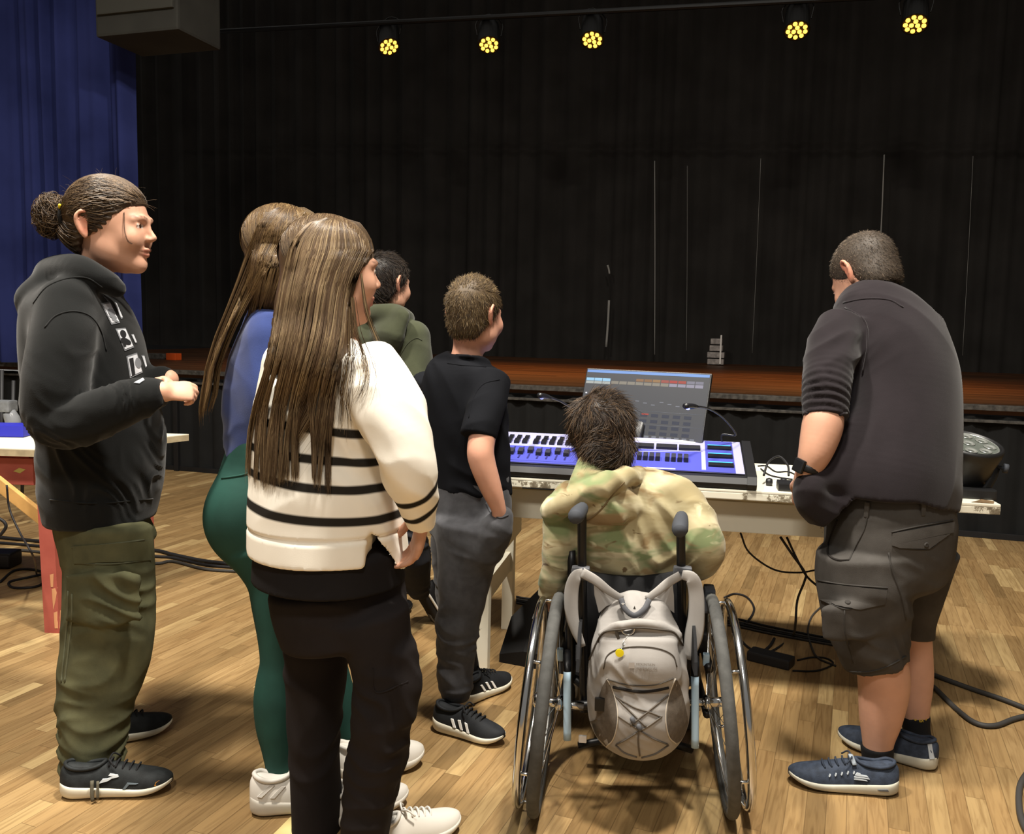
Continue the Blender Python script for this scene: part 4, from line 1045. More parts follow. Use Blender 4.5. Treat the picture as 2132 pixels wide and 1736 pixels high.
    def lock(pts, n, sp, Yl):
        for i in range(n):
            q = []; j = r.normal(0, sp, 2); ph = r.uniform(0, 6)
            for k, (x, y, Yy) in enumerate(crom(pts, 5)):
                f = .3 + k / 20.
                p, nn = cast(tr, x + j[0] * f, y + j[1] * f, .004 + r.uniform(0, .004))
                q.append(p if p is not None and abs(p[1] - Yy) < .12 and y > 745 else V(x + j[0] * f, y + j[1] * .2, Yy))
            P.append(crom(q, 1)[:20] if len(q) >= 20 else None)
    lock([(735, 620, 1.87), (742, 690, 1.87), (757, 740, 1.87), (766, 790, 1.86), (745, 850, 1.86)], 22, 9, 0)
    lock([(728, 640, 1.87), (728, 710, 1.87), (728, 760, 1.87), (716, 830, 1.87), (708, 900, 1.87)], 30, 9, 0)
    lock([(752, 570, 1.93), (757, 610, 1.93), (764, 650, 1.93), (778, 690, 1.94), (790, 720, 1.96)], 20, 3, 0)
    P = np.array([p for p in P if p is not None])
    strand_obj('loose_lock', P, np.broadcast_to(np.interp(np.arange(20), [0, 2, 14, 19], [.0004, .0006, .0005, .0002]), P.shape[:2]), HM, root)
girl_striped()
def girl_green():
    V0 = globals()['V']
    def V(x, y, Yd): return V0(x, y, Yd + .11 * min(1, max(0, (1620 - y) / 500)))
    Y = 2.32; al = math.radians(24); fw = np.array((math.cos(al), math.sin(al), 0)); sd = np.array((math.sin(al), -math.cos(al), 0))
    root = empty('person', FL(610, 1690), 'person with long fair-brown hair in blue jumper and dark green leggings behind the striped sweatshirt', 'person')
    SK = skin('pale_skin', '#cb9a84')
    hd = Head(V(600, 530, 2.36), (.88, .47, -.08), 1.06)
    B = Field(); hd.add(B)
    B.add(loft([hd.w((0, -.03, -.03)), V(585, 655, 2.36), V(570, 730, 2.34)], [.05, .05, .11], [.05, .05, .07], sd), .03)
    B.add(loft([V(570, 730, 2.34), V(555, 900, 2.32), V(550, 1050, 2.30)], [.13, .12, .15], [.08, .08, .10], sd), .04)
    B.add(loft([V(570, 1060, 2.24), V(598, 1300, 2.22), V(585, 1560, 2.22), V(590, 1640, 2.22), V(592, 1670, 2.22)], [.075, .055, .036, .032, .034]), .03)
    B.add(loft([V(600, 1060, 2.42), V(670, 1320, 2.46), V(722, 1560, 2.50), V(728, 1600, 2.50)], [.07, .05, .033, .03]), .03)
    B.add(loft([V(550, 720, 2.24), V(560, 850, 2.2), V(660, 930, 2.25)], [.045, .038, .03]), .02); B.add(loft([V(620, 720, 2.45), V(650, 850, 2.5), V(700, 930, 2.5)], [.045, .038, .03]), .02)
    hand(B, V(662, 932, 2.25), (.9, .3, -.2), (0, -.8, .5), (.2, .3, .9), .9)
    garment('body', B, .0045, SK, root, attrs=hd.attrs())
    BL = mat('royal_blue_jumper', '#2e3c6e', .9, var=.14, vscale=10, bump=.25, bscale=420, spec=.12, sheen=.15)
    T = Field(); rw = [(645, 545, 640, 2.36), (668, 508, 652, 2.36), (710, 488, 660, 2.35), (770, 468, 660, 2.34), (835, 457, 660, 2.33), (900, 461, 655, 2.32), (950, 464, 650, 2.31), (990, 452, 650, 2.31)]
    T.add(loft([V((a + b) / 2, y, z) for y, a, b, z in rw], [px_m((b - a) / 2, z) * (1.35 if y < 700 else 1.1) for y, a, b, z in rw], [px_m((b - a) / 2, z) * .93 for y, a, b, z in rw], sd, 3, cap=.3), .03)
    T.add(loft([V(572, 715, 2.24), V(575, 840, 2.20), V(605, 890, 2.19), V(655, 930, 2.24)], [.06, .056, .052, .04], n=3), .09)
    T.add(loft([V(620, 705, 2.47), V(660, 840, 2.52), V(690, 925, 2.5)], [.06, .055, .04], n=3), .03)
    T.cut(V(470, 977, 2.3), (-.25, 0, -1))
    jm = garment('jumper', T, .006, BL, root, lambda v: folds(v, .008, 40, (.4, .2, .8), 4) * near(v, V(480, 940, 2.3), .2) + folds(v, .004, 28, (.5, .1, .8), 7))
    GR = mat('bottle_green_leggings', '#1c4038', .75, var=.12, vscale=10, bump=.12, bscale=600, spec=.25)
    Q = Field()
    Q.add(loft([V(562, 940, 2.31), V(548, 1030, 2.30), V(552, 1090, 2.29), V(575, 1150, 2.29)], [.145, .165, .165, .15], [.115, .13, .13, .115], sd, 3), .03)
    for dy, ry in ((-.075, 0), (.075, .0)):
        c = V(528, 1066, 2.30) + np.array((-.00, dy, 0)); Q.add(ell(c, (.112, .095, .125)), .05)
    def lg(rws, z, rat): return loft([V((a + b) / 2, y, z) for y, a, b in rws], [px_m((b - a) / 2, z) * rat for y, a, b in rws], [px_m((b - a) / 2, z) for y, a, b in rws], (0, 1, 0), 3, cap=.2)
    Q.add(lg([(1140, 482, 648), (1200, 510, 655), (1260, 522, 658), (1330, 535, 655), (1380, 539, 650), (1420, 531, 642), (1460, 526, 638), (1510, 531, 632), (1560, 544, 626), (1622, 558, 618)], 2.22, .95), .03)
    Q.add(loft([V(600, 1080, 2.42), V(655, 1260, 2.45), V(680, 1370, 2.47), V(700, 1450, 2.49), V(718, 1535, 2.5)], [.09, .07, .056, .056, .042], n=3, cap=.2), .03)
    lg_o = garment('leggings', Q, .006, GR, root); tq = TREES[lg_o.name][0]
    q = seam(tq, [(462, 996), (500, 990), (520, 984)], .003, .0005)
    if q: mk('waist_seam', q[0], q[1], GR, lg_o)
    WT = mat('white_leather_trainer', '#d9d4cb', .5, var=.04); WR = mat('white_rubber', '#cfc9bd', .6); WL = mat('white_lace', '#dcd8d0', .8)
    h1 = FL(520, 1692); d1 = unit(np.array((.93, .20, 0))); s1 = shoe('shoe', root, h1, h1 + d1 * .275, .049, dict(upper=WT, sole=WR, lace=WL), H=1.18)
    b = MB(); b.add(*side_mark(s1, [(.08, .3), (.2, .75), (.24, .75), (.12, .3)], -1, WR)); b.add(*side_mark(s1, [(.2, .3), (.3, .7), (.34, .7), (.24, .3)], -1, WR)); b.build('flank_panel', mat('offwhite_panel', '#bfb9b0', .6), s1['obj'])
    h2 = FL(694, 1632); d2 = unit(np.array((.85, .5, 0))); shoe('shoe', root, h2, h2 + d2 * .275, .049, dict(upper=WT, sole=WR, lace=WL), H=1.25)
    HM = hair_mat('fair_brown_hair', '#2a1d12', '#5f492f', '#9b8259', .4)
    def cap(F): 
        F.add(hd.e((-.004, -.018, .034), (.083, .104, .094)), .03)
        F.cutf(lambda X: (hd.l(X)[:, 1] - np.interp(hd.l(X)[:, 2], [-.2, 0, .05, .1], [.0, .01, .06, .09])) * hd.k)
    r1 = [(431, 578, 634, 2.36, .04), (442, 556, 654, 2.36, .075), (465, 537, 672, 2.36, .10), (500, 523, 682, 2.35, .115), (550, 514, 680, 2.34, .12), (590, 506, 668, 2.33, .115), (630, 500, 650, 2.31, .09), (650, 498, 636, 2.30, .06)]
    r2 = [(440, 552, 640, 2.33, .05), (470, 533, 610, 2.30, .06), (520, 513, 585, 2.27, .055), (586, 491, 545, 2.25, .05), (650, 467, 510, 2.24, .04), (700, 446, 486, 2.235, .034), (766, 425, 459, 2.23, .03), (821, 416, 453, 2.23, .026), (856, 413, 440, 2.23, .012)]
    long_hair(root, 'hair', r1, HM, 1600, lambda s: 640 + 14 * math.sin(s * 5), [], cap, 8, 16, 5, base_from=540, yoff=.11, dome=(hd, (.0855, .1065, .0965), (-.004, -.018, .034), 3000))
    long_hair(root, 'hair', r2, HM, 2200, lambda s: 852 - 26 * s, [TREES['hair_base']], None, 9, 10, 3, base_from=640, yoff=.11, bsc=.22, bcap=1.5)
girl_green()
# ------------------------------------------------------------------ two short-haired boys beyond
def short_crop(hd, root, material, n, length, lift, hl=HL_SHORT, flow=None, zmin=-.078, r=(.0785, .100, .090), extra=None, wid=.0011, jitter=.25, name='hair'):
    C = hd.cap(hl, r, zmin=zmin, extra=extra); v, F = polygonize(C, .004); N = normals(v, F)
    flow = flow or (lambda L: np.stack([-L[:, 1] * .8 + L[:, 0] * 2, -np.ones(len(L)) * .05 + (L[:, 2] > .07) * .10, -np.ones(len(L)) * .09 + (L[:, 2] > .08) * .09], 1))
    P, R = hd.surf_strands(v, N, n, length, flow, lift, jitter=jitter, wid=wid)
    return strand_obj(name, P, R, material, root, extra=(v, F))
def boy_olive():
    Y = 3.55; al = math.radians(50); sd = np.array((math.sin(al), -math.cos(al), 0)); fw = np.array((math.cos(al), math.sin(al), 0))
    root = empty('person', FL(830, 1300), 'dark-haired person in olive green hooded top, half hidden beyond the striped sweatshirt', 'person')
    SK = skin('fair_skin', '#cf9e84')
    hd = Head(V(807, 592, Y), (.52, .85, -.05), 1.03)
    B = Field(); hd.add(B)
    B.add(loft([hd.w((0, -.03, -.03)), V(795, 665, Y), V(790, 720, Y)], [.05, .05, .10], [.05, .05, .07], sd), .03)
    B.add(loft([V(790, 720, Y), V(790, 900, Y), V(800, 1000, Y)], [.13, .12, .14], [.08, .08, .09], sd), .04)
    B.add(loft([V(770, 990, 3.62), V(775, 1130, 3.64), V(780, 1270, 3.66)], [.07, .05, .035]), .02); B.add(loft([V(830, 990, 3.45), V(850, 1120, 3.40), V(868, 1222, 3.58)], [.06, .045, .028]), .02)
    B.add(loft([V(860, 720, 3.42), V(872, 850, 3.38), V(890, 930, 3.5)], [.04, .035, .028]), .02); B.add(loft([V(715, 720, 3.7), V(705, 850, 3.75), V(740, 930, 3.85)], [.04, .035, .028]), .02)
    hand(B, V(890, 930, 3.5), (.5, .8, -.2), (.6, -.4, .6), (-.3, .3, .9), .95); hand(B, V(740, 930, 3.85), (.5, .8, -.2), (-.6, .4, .6), (.3, -.3, .9), .95)
    garment('body', B, .0045, SK, root, attrs=hd.attrs())
    short_crop(hd, root, hair_mat('black_brown_hair', '#0f0c0a', '#241c17', '#4a3b2c', .5), 5500, .022, .35, wid=.0007)
    OL = mat('olive_fleece', '#3c3f2f', .95, var=.15, vscale=12, bump=.25, bscale=400, sheen=.15, spec=.1)
    T = Field(); rw = [(668, 740, 846), (690, 704, 868), (730, 696, 879), (790, 692, 886), (900, 700, 884), (1010, 706, 884)]
    T.add(loft([V((a + b) / 2, y, Y) for y, a, b in rw], [px_m((b - a) / 2, Y) * 1.06 for y, a, b in rw], [px_m((b - a) / 2, Y) * .85 for y, a, b in rw], sd, 3, cap=.3), .03)
    T.add(loft([V(858, 705, 3.44), V(866, 800, 3.38), V(872, 870, 3.36), V(888, 925, 3.48)], [.07, .068, .062, .042], n=3), .03)
    T.add(loft([V(716, 705, 3.68), V(706, 850, 3.74), V(740, 925, 3.84)], [.07, .062, .042], n=3), .03)
    T.add(loft([V(850, 668, 3.62), V(846, 662, 3.48), V(815, 652, 3.40), V(770, 655, 3.44), V(752, 662, 3.58)], [.024, .030, .036, .036, .024], n=3), .02)
    T.add(loft([V(812, 660, 3.40), V(805, 700, 3.38), V(800, 724, 3.40)], [.10, .085, .05], [.035, .04, .02], sd, 3), .02)
    o = garment('hoodie', T, .0065, OL, root, lambda v: folds(v, .006, 30, (.5, .2, .8), 4))
    q = seam(TREES[o.name][0], [(832, 742), (848, 716), (866, 704), (878, 708)], .003, 0)
    if q: mk('seam', q[0], q[1], OL, o)
    NV = mat('navy_black_trousers', '#16161b', .85, var=.15)
    Q = Field(); Q.add(loft([V(795, 985, Y), V(800, 1040, Y)], [.18, .18], [.13, .13], sd, 2), .03)
    Q.add(loft([V(770, 1020, 3.62), V(775, 1150, 3.64), V(780, 1262, 3.66)], [.09, .07, .06], n=3, cap=.3), .03)
    Q.add(loft([V(828, 1020, 3.46), V(846, 1110, 3.40), V(864, 1165, 3.42), V(869, 1228, 3.56)], [.09, .072, .064, .05], n=3, cap=.3), .03)
    garment('trousers', Q, .007, NV, root, lambda v: folds(v, .010, 45, (.3, .2, .9), 3))
    UP = mat('black_suede_trainer', '#141315', .7, var=.2); SB = mat('black_rubber', '#17130f', .7); WH = mat('white_leather_trainer', '#d9d4cb', .5)
    toe = FL(903, 1296); heel = V(864, 1232, 3.62); s = shoe('shoe', root, heel, toe, .05, dict(upper=UP, sole=SB, lace=M_lace_blk), Lset=.28)
    P = s['P']; pts = [P(t, k * s['hw'](t) * 1.04, .036) for t, k in ((.75, -1), (.5, -1), (.25, -1), (.08, -.9), (0, -.3), (0, .3), (.08, .9), (.25, 1), (.5, 1), (.75, 1))]
    v, f = tube(pts, .0055, n=3); mk('sole_line', v, f, WH, s['obj'])
    v, f = rings([[P(t, -.022, -.001), P(t, .022, -.001), P(t, .022, .004), P(t, -.022, .004)] for t in (.45, .55, .65)]); mk('sole_patch', v, f, mat('grey_sole_patch', '#6d6862', .6), s['obj'])
    h = V(772, 1290, 3.66); h[2] = 0; shoe('shoe', root, h - fw * .05, h + fw * .23, .05, dict(upper=UP, sole=SB, lace=M_lace_blk))
boy_olive()
def boy_black_tee():
    Y = 2.8; al = math.radians(58); sd = np.array((math.sin(al), -math.cos(al), 0)); fw = np.array((math.cos(al), math.sin(al), 0))
    root = empty('person', FL(950, 1500), 'short-haired person in black T-shirt and grey joggers, right hand in pocket, before the white table', 'person')
    SK = skin('pink_skin', '#cf9a82')
    hd = Head(V(990, 656, Y), (.52, .85, -.06), 1.0)
    B = Field(); hd.add(B, cheek=1.08)
    B.add(loft([hd.w((0, -.035, -.03)), V(974, 722, Y), V(970, 760, Y), V(968, 800, Y)], [.048, .047, .058, .10], [.050, .048, .058, .07], sd), .025)
    B.add(loft([V(968, 800, Y), V(975, 920, Y), V(980, 1060, Y)], [.105, .10, .09], [.065, .07, .065], sd), .04)
    B.add(loft([V(975, 1110, 2.74), V(960, 1250, 2.73), V(945, 1440, 2.74), V(940, 1490, 2.75)], [.055, .05, .034, .03]), .02); B.add(loft([V(930, 1110, 2.9), V(940, 1250, 2.94), V(975, 1400, 2.98), V(978, 1440, 2.98)], [.038, .038, .034, .03]), .02)
    B.add(loft([V(1018, 815, 2.72), V(1012, 870, 2.63), V(1001, 930, 2.59), V(1004, 962, 2.585), V(1022, 1015, 2.59), V(1037, 1056, 2.60), V(1040, 1076, 2.61)], [.034, .040, .041, .040, .033, .0235, .023], n=3), .02)
    B.add(loft([V(905, 810, 2.88), V(885, 900, 2.96), V(900, 1000, 3.05)], [.034, .038, .026]), .02)
    hand(B, V(1040, 1070, 2.61), (.05, .25, -.95), (.9, -.4, 0), (.3, .9, .2), .8, curl=(1.2, 1.3, .8)); hand(B, V(900, 1000, 3.05), (.3, .5, -.8), (-.7, .4, 0), (.4, .7, .3), .85)
    garment('body', B, .004, SK, root, attrs=hd.attrs())
    short_crop(hd, root, hair_mat('sandy_brown_hair', '#2a2016', '#57462f', '#87714d', .55), 10000, .013, .5, wid=.0006, hl=[(-.12, -.055), (-.075, -.050), (-.05, -.042), (-.03, -.014), (-.02, .008), (.0, .014), (.03, .040), (.05, .070), (.07, .086), (.12, .096)],
               flow=lambda L: np.stack([-L[:, 0] * .5 - .02 * (L[:, 2] > .06), .03 + .12 * (L[:, 2] > .07), -.10 + .12 * (L[:, 2] > .07)], 1), r=(.079, .101, .095), jitter=.32)
    BK = mat('black_tee_cotton', '#121317', .92, var=.15, vscale=8, bump=.15, bscale=450, spec=.12)
    T = Field(); rw = [(748, 922, 1022), (772, 888, 1046), (810, 877, 1054), (860, 878, 1058), (920, 886, 1061), (980, 893, 1064), (1040, 898, 1067), (1062, 900, 1067)]
    T.add(loft([V((a + b) / 2, y, Y) for y, a, b in rw], [px_m((b - a) / 2, Y) * 1.05 for y, a, b in rw], [px_m((b - a) / 2, Y) * .88 for y, a, b in rw], sd, 3, cap=.3), .03)
    ar = loft([V(1024, 790, 2.72), V(1014, 840, 2.66), V(1002, 880, 2.62), V(996, 906, 2.605)], [.060, .058, .057, .055], n=3, cap=.2); T.add(ar, .025)
    T.add(loft([V(898, 790, 2.88), V(884, 895, 2.95)], [.058, .055], n=3, cap=.2), .025)
    T.add(loft([V(925, 752, 2.8), V(940, 742, 2.74), V(975, 741, 2.72), V(1008, 748, 2.76), V(1016, 756, 2.83)], .006, n=4), .02)
    T.sub(loft([V(978, 690, 2.8), V(972, 738, 2.8), V(970, 760, 2.8)], [.058, .056, .05]), .01)
    zc = V(960, 1035, 2.68)[2]
    T.cutf(lambda X: np.where(X[:, 1] < 2.9, zc + .13 * (X[:, 0] - V(1000, 1030, 2.7)[0]) * -.6 - X[:, 2], zc - X[:, 2]) - np.where(ar.f(X) < .0, 1, 0) * 0)
    o = garment('tshirt', T, .0055, BK, root, lambda v: folds(v, .006, 40, (.6, .1, .7), 4) * near(v, V(960, 960, 2.65), .3) + folds(v, .003, 30, (.5, .1, .8), 8)); tr = TREES[o.name][0]
    for pl in ([(932, 756), (960, 760), (990, 762), (1012, 764)], [(1040, 790), (1006, 800), (985, 830), (976, 870)]):
        q = seam(tr, pl, .002, 0)
        if q: mk('seam', q[0], q[1], BK, o)
    GY = mat('grey_marl_jersey', '#47474a', .95, var=.14, vscale=35, bump=.2, bscale=500, spec=.1, sheen=.1)
    Q = Field()
    def lg(rws, z, rat=1.0): return loft([V((a + b) / 2, y, zz) for (y, a, b), zz in zip(rws, np.linspace(z[0], z[1], len(rws)))], [px_m((b - a) / 2, z[0]) * rat for y, a, b in rws], [px_m((b - a) / 2, z[0]) for y, a, b in rws], (0, 1, 0), 3, cap=.2)
    Q.add(loft([V(978, 985, Y), V(978, 1060, Y), V(975, 1110, Y)], [.140, .142, .135], [.112, .116, .112], sd, 3, cap=.3), .03)
    Q.add(lg([(1090, 905, 1055), (1140, 908, 1040), (1190, 910, 1028), (1250, 910, 1012), (1300, 908, 1000), (1350, 908, 989), (1400, 911, 986), (1432, 914, 984)], (2.73, 2.73), .95), .03)
    Q.add(lg([(1428, 914, 984), (1452, 920, 978)], (2.73, 2.73), .95), .012)
    Q.add(lg([(1080, 895, 1000), (1140, 897, 990), (1200, 902, 985), (1270, 912, 985), (1340, 930, 990), (1400, 948, 1000), (1430, 955, 1000)], (2.90, 2.98), .95), .03)
    Q.add(loft([V(1046, 1076, 2.62), V(1034, 1104, 2.62), V(1018, 1144, 2.65)], [.034, .046, .040]), .08)
    po = garment('joggers', Q, .006, GY, root, lambda v: folds(v, .011, 42, (.35, .1, .9), 14) * near(v, V(960, 1250, 2.7), .22) + folds(v, .009, 50, (.2, .1, 1), 6) * near(v, V(950, 1420, 2.72), .10) + folds(v, .004, 30, (.5, .1, .8), 7)); tp = TREES[po.name][0]
    q = seam(tp, [(1012, 1046), (1022, 1066), (1040, 1078), (1058, 1072)], .003, .0005)
    if q: mk('pocket_edge', q[0], q[1], GY, po)
    UP = mat('black_knit_trainer', '#191b1e', .75, var=.25, vscale=30, bump=.3, bscale=600); WS = mat('white_foam_sole', '#d6d0bd', .6); WM = mat('white_mark', '#e4e2de', .5)
    for h, t in ((FL(905, 1514), FL(1046, 1550)), (FL(955, 1470), FL(1058, 1423))):
        h_, t_ = np.array(h), np.array(t); dd = unit(t_ - h_); s = shoe('shoe', root, h_, h_ + dd * (.255 if h[1] < 2.85 else .25), .046, dict(upper=UP, sole=WS, lace=M_lace_blk))
        for k in range(3):
            t0 = .30 + k * .10; v, f = side_mark(s, [(t0 + .05, .18), (t0 + .085, .18), (t0 + .035, .55), (t0, .55)], -1, WM); mk('side_stripe', v, f, WM, s['obj'], False)
boy_black_tee()
# ------------------------------------------------------------------ wheelchair, its user and the grey rucksack on its back
WF = unit(np.array((.125, .992, 0))); WRt = np.array((WF[1], -WF[0], 0))
YW = 2.32
def wheelchair():
    base = FL(1315, 1688)
    root = empty('wheelchair', base, 'black and chrome manual wheelchair with a grey rucksack hung on its back', 'wheelchair')
    BKM = mat('black_powder_metal', '#141416', .4, metal=.3, spec=.5); CH = mat('chrome', '#c9c9c8', .14, metal=1.0); ALU = mat('dull_aluminium', '#9a9a98', .35, metal=.9)
    RB = mat('grey_tyre_rubber', '#4a4a48', .8, var=.15, vscale=40, bump=.2, bscale=200); BLKC = mat('black_nylon', '#111113', .85, var=.2, vscale=20, bump=.15, bscale=500)
    RUB = mat('grip_rubber', '#3c3f45', .75, spec=.3)
    R0 = .292
    for sgn, pb, pt in ((-1, FL(1113, 1690), V(1164, 1240, YW)), (1, FL(1517, 1686), V(1481, 1236, YW))):
        up = unit(np.array(pt) - np.array(pb)); f = unit(WF - up * (WF @ up)); ax = np.cross(f, up)          # ax points to the right
        out = ax * sgn; c = np.array(pb) + up * (R0 + .0)
        A = np.stack([f, up, np.cross(f, up)])
        circ = lambda r, o, n=40: [c + f * r * math.cos(t) + up * r * math.sin(t) + out * o for t in np.arange(n) * 2 * math.pi / n]
        w = MB(); w.add(*tube(circ(.271, 0), .0105, seg=8, n=1, closed=True, flat=(1, 1))); rim = w.build('wheel', CH if False else ALU, root, smooth=True)
        v, fc = tube(circ(.2790, 0, 64), .0165, seg=10, n=1, closed=True); mk('tyre', v, fc, RB, rim)
        v, fc = tube(circ(.266, .044, 64), .0115, seg=10, n=1, closed=True); mk('handrim', v, fc, CH, rim)
        for k in range(6):
            w = MB(); t = k * math.pi / 3 + .5; w.add(*tube([c + (f * math.cos(t) + up * math.sin(t)) * .268 + out * .004, c + (f * math.cos(t) + up * math.sin(t)) * .268 + out * .042], .005, n=1, seg=6)); w.build('handrim_tab', CH, rim, smooth=True)
        w = MB(); w.add(*lathe([(.012, -.045), (.020, -.040), (.020, -.028), (.013, -.024), (.013, .018), (.021, .022), (.021, .032), (.012, .038)], c, np.stack([f, np.cross(out, f), out]), 16)); w.build('hub', CH, rim, smooth=True)
        w = MB()
        for k in range(24):
            t = k * 2 * math.pi / 24; t2 = t + (.5 if k % 2 else -.5); o = -.034 if k % 4 < 2 else .026
            w.add(*tube([c + (f * math.cos(t) + up * math.sin(t)) * .263, c + (f * math.cos(t2) + up * math.sin(t2)) * .019 + out * o], .0011, seg=4, n=1))
        w.build('spokes', CH, rim)
        # axle stub to frame
        w = MB(); w.add(*tube([c - out * .04, c - out * .10], .011, n=1)); w.build('axle', CH, root, smooth=True)
        # side guard / clothes guard
        w = MB(); cc = c - out * .085 + EZ * .12
        R = [[cc + f * .20 * math.cos(t) + EZ * .12 * math.sin(t) + ax * o for t in np.linspace(.1, math.pi - .1, 12)] for o in (-.004, .004)]
        v, fc = rings(R); w.add(v, fc); w.build('side_guard', BLKC, root)
    def pp(x, y, Y): return V(x, y, Y)
    def bar(name, pts, r, m_, n=4, lab=None): v, fc = tube(pts, r, n=n, seg=10); o = mk(name, v, fc, m_, root); 
    # back canes with push handles
    for x, yt, gx, gy in ((1212, 1066, 1197, 1077), (1418, 1084, 1415, 1106)):
        top = pp(x, yt, 2.27); bar('back_cane', [pp(x + 4, 1480, 2.33), pp(x + 2, 1300, 2.31), pp(x, 1180, 2.28), top + EZ * -.01, top + np.array((0, -.012, .008))], .0125, BKM)
        g0 = top + np.array((0, -.004, .012)); g1 = pp(gx, gy, 2.150)
        v, fc = tube([g0, g0 * .7 + g1 * .3, g1 * .8 + g0 * .2, g1], [.0165, .0195, .0215, .017], seg=12, n=4); mk('push_handle', v, fc, RUB, root)
    for x, y0, y1, Y_ in ((1190, 1146, 1420, 2.36), (1448, 1156, 1420, 2.36)):
        bar('armrest_post', [pp(x, y1, Y_), pp(x, (y0 + y1) / 2, Y_), pp(x, y0, Y_)], .0115, BKM)
    # backrest sling
    R = []
    for t in np.linspace(0, 1, 12):
        x = 1206 + (1426 - 1206) * t; sag = 14 * math.sin(math.pi * t); dY = .035 * math.sin(math.pi * t)
        R.append([pp(x, 1184 + sag, 2.30 + dY), pp(x, 1188 + sag, 2.288 + dY), pp(x, 1300, 2.30 + dY), pp(x, 1405, 2.33 + dY), pp(x, 1405, 2.345 + dY), pp(x, 1300, 2.318 + dY)])
    v, fc = rings(R); mk('backrest', v, fc, BLKC, root)
    for x in (1211, 1417):
        w = MB(); w.add(*box(pp(x - 2 if x < 1300 else x + 4, 1192, 2.272), .05, .035, .035, (WRt, WF, EZ), .01)); w.build('strap_loop', mat('grey_webbing', '#55565a', .85), root)
    # seat, cross tubes, footrests, castors
    w = MB(); sc = pp(1318, 1400, 2.50); sc[2] = .43
    w.add(*box(sc + WF * .05, .40, .40, .06, (WRt, WF, EZ), .02)); w.build('seat_cushion', BLKC, root)
    for s in (-1, 1):
        p0 = sc + WRt * .20 * s - EZ * .05 - WF * .20
        bar('side_frame', [p0, p0 + WF * .42, p0 + WF * .50 - EZ * .06, p0 + WF * .56 - EZ * .28], .0125, BKM)
        bar('lower_tube', [p0 - EZ * .13, p0 + WF * .35 - EZ * .14, p0 + WF * .42 - EZ * .02], .011, BKM)
        w = MB(); w.add(*box(p0 + WF * .62 - EZ * .30 - WRt * .08 * s, .15, .14, .012, (WRt, WF, EZ), .004)); w.build('footplate', BKM, root)
        cc = p0 + WF * .44; cc[2] = .065
        w = MB(); w.add(*lathe([(.03, -.014), (.062, -.012), (.065, 0), (.062, .012), (.03, .014)], cc, np.stack([WF, EZ, WRt]), 20)); cs = w.build('castor', RB, root, smooth=True)
        v, fc = tube([cc + WRt * .02, cc + WRt * .02 + EZ * .05, cc + EZ * .09, cc + EZ * .2], .009, n=2); mk('castor_fork', v, fc, ALU, cs)
    for x, y0, y1 in ((1181, 1398, 1540), (1447, 1408, 1556)):
        bar('anti_tip_tube', [pp(x, y0, 2.24), pp(x, (y0 + y1) / 2, 2.23), pp(x, y1, 2.22)], .0105, mat('pale_blue_tube', '#9db4c4', .45))
        bar('tube_bracket', [pp(x, y0 - 40, 2.30), pp(x, y0 - 10, 2.25), pp(x, y0 + 2, 2.245)], .0115, BKM, 3)
        v, fc = tube([pp(x, y0 + 2, 2.238), pp(x, y0 + 50, 2.235)], .0112, n=1); 
    bar('cross_bar', [pp(1180, 1470, 2.31), pp(1320, 1462, 2.31), pp(1452, 1474, 2.31)], .013, BKM)
    bar('cross_brace', [pp(1196, 1412, 2.36), pp(1330, 1520, 2.42), pp(1440, 1560, 2.45)], .012, BKM); bar('cross_brace', [pp(1440, 1412, 2.36), pp(1320, 1520, 2.42), pp(1205, 1552, 2.45)], .012, BKM)
    w = MB(); w.add(*box(pp(1213, 1538, 2.26), .022, .01, .020, (WRt, WF, EZ), .003)); w.build('white_clip', mat('white_gloss', '#d8d2cc', .4), root)
    for x, y in ((1166, 1362), (1470, 1372)):
        w = MB(); w.add(*box(pp(x, y, 2.30), .018, .02, .034, (WRt, WF, EZ), .005)); w.build('brake_pad', mat('pale_blue_tube', '#9db4c4', .45), root)
    w = MB(); w.add(*box(pp(1476, 1246, 2.36), .030, .06, .07, (WRt, WF, EZ), .008)); w.build('brake_lever', mat('grip_rubber', '#3c3f45', .75), root)
wheelchair()
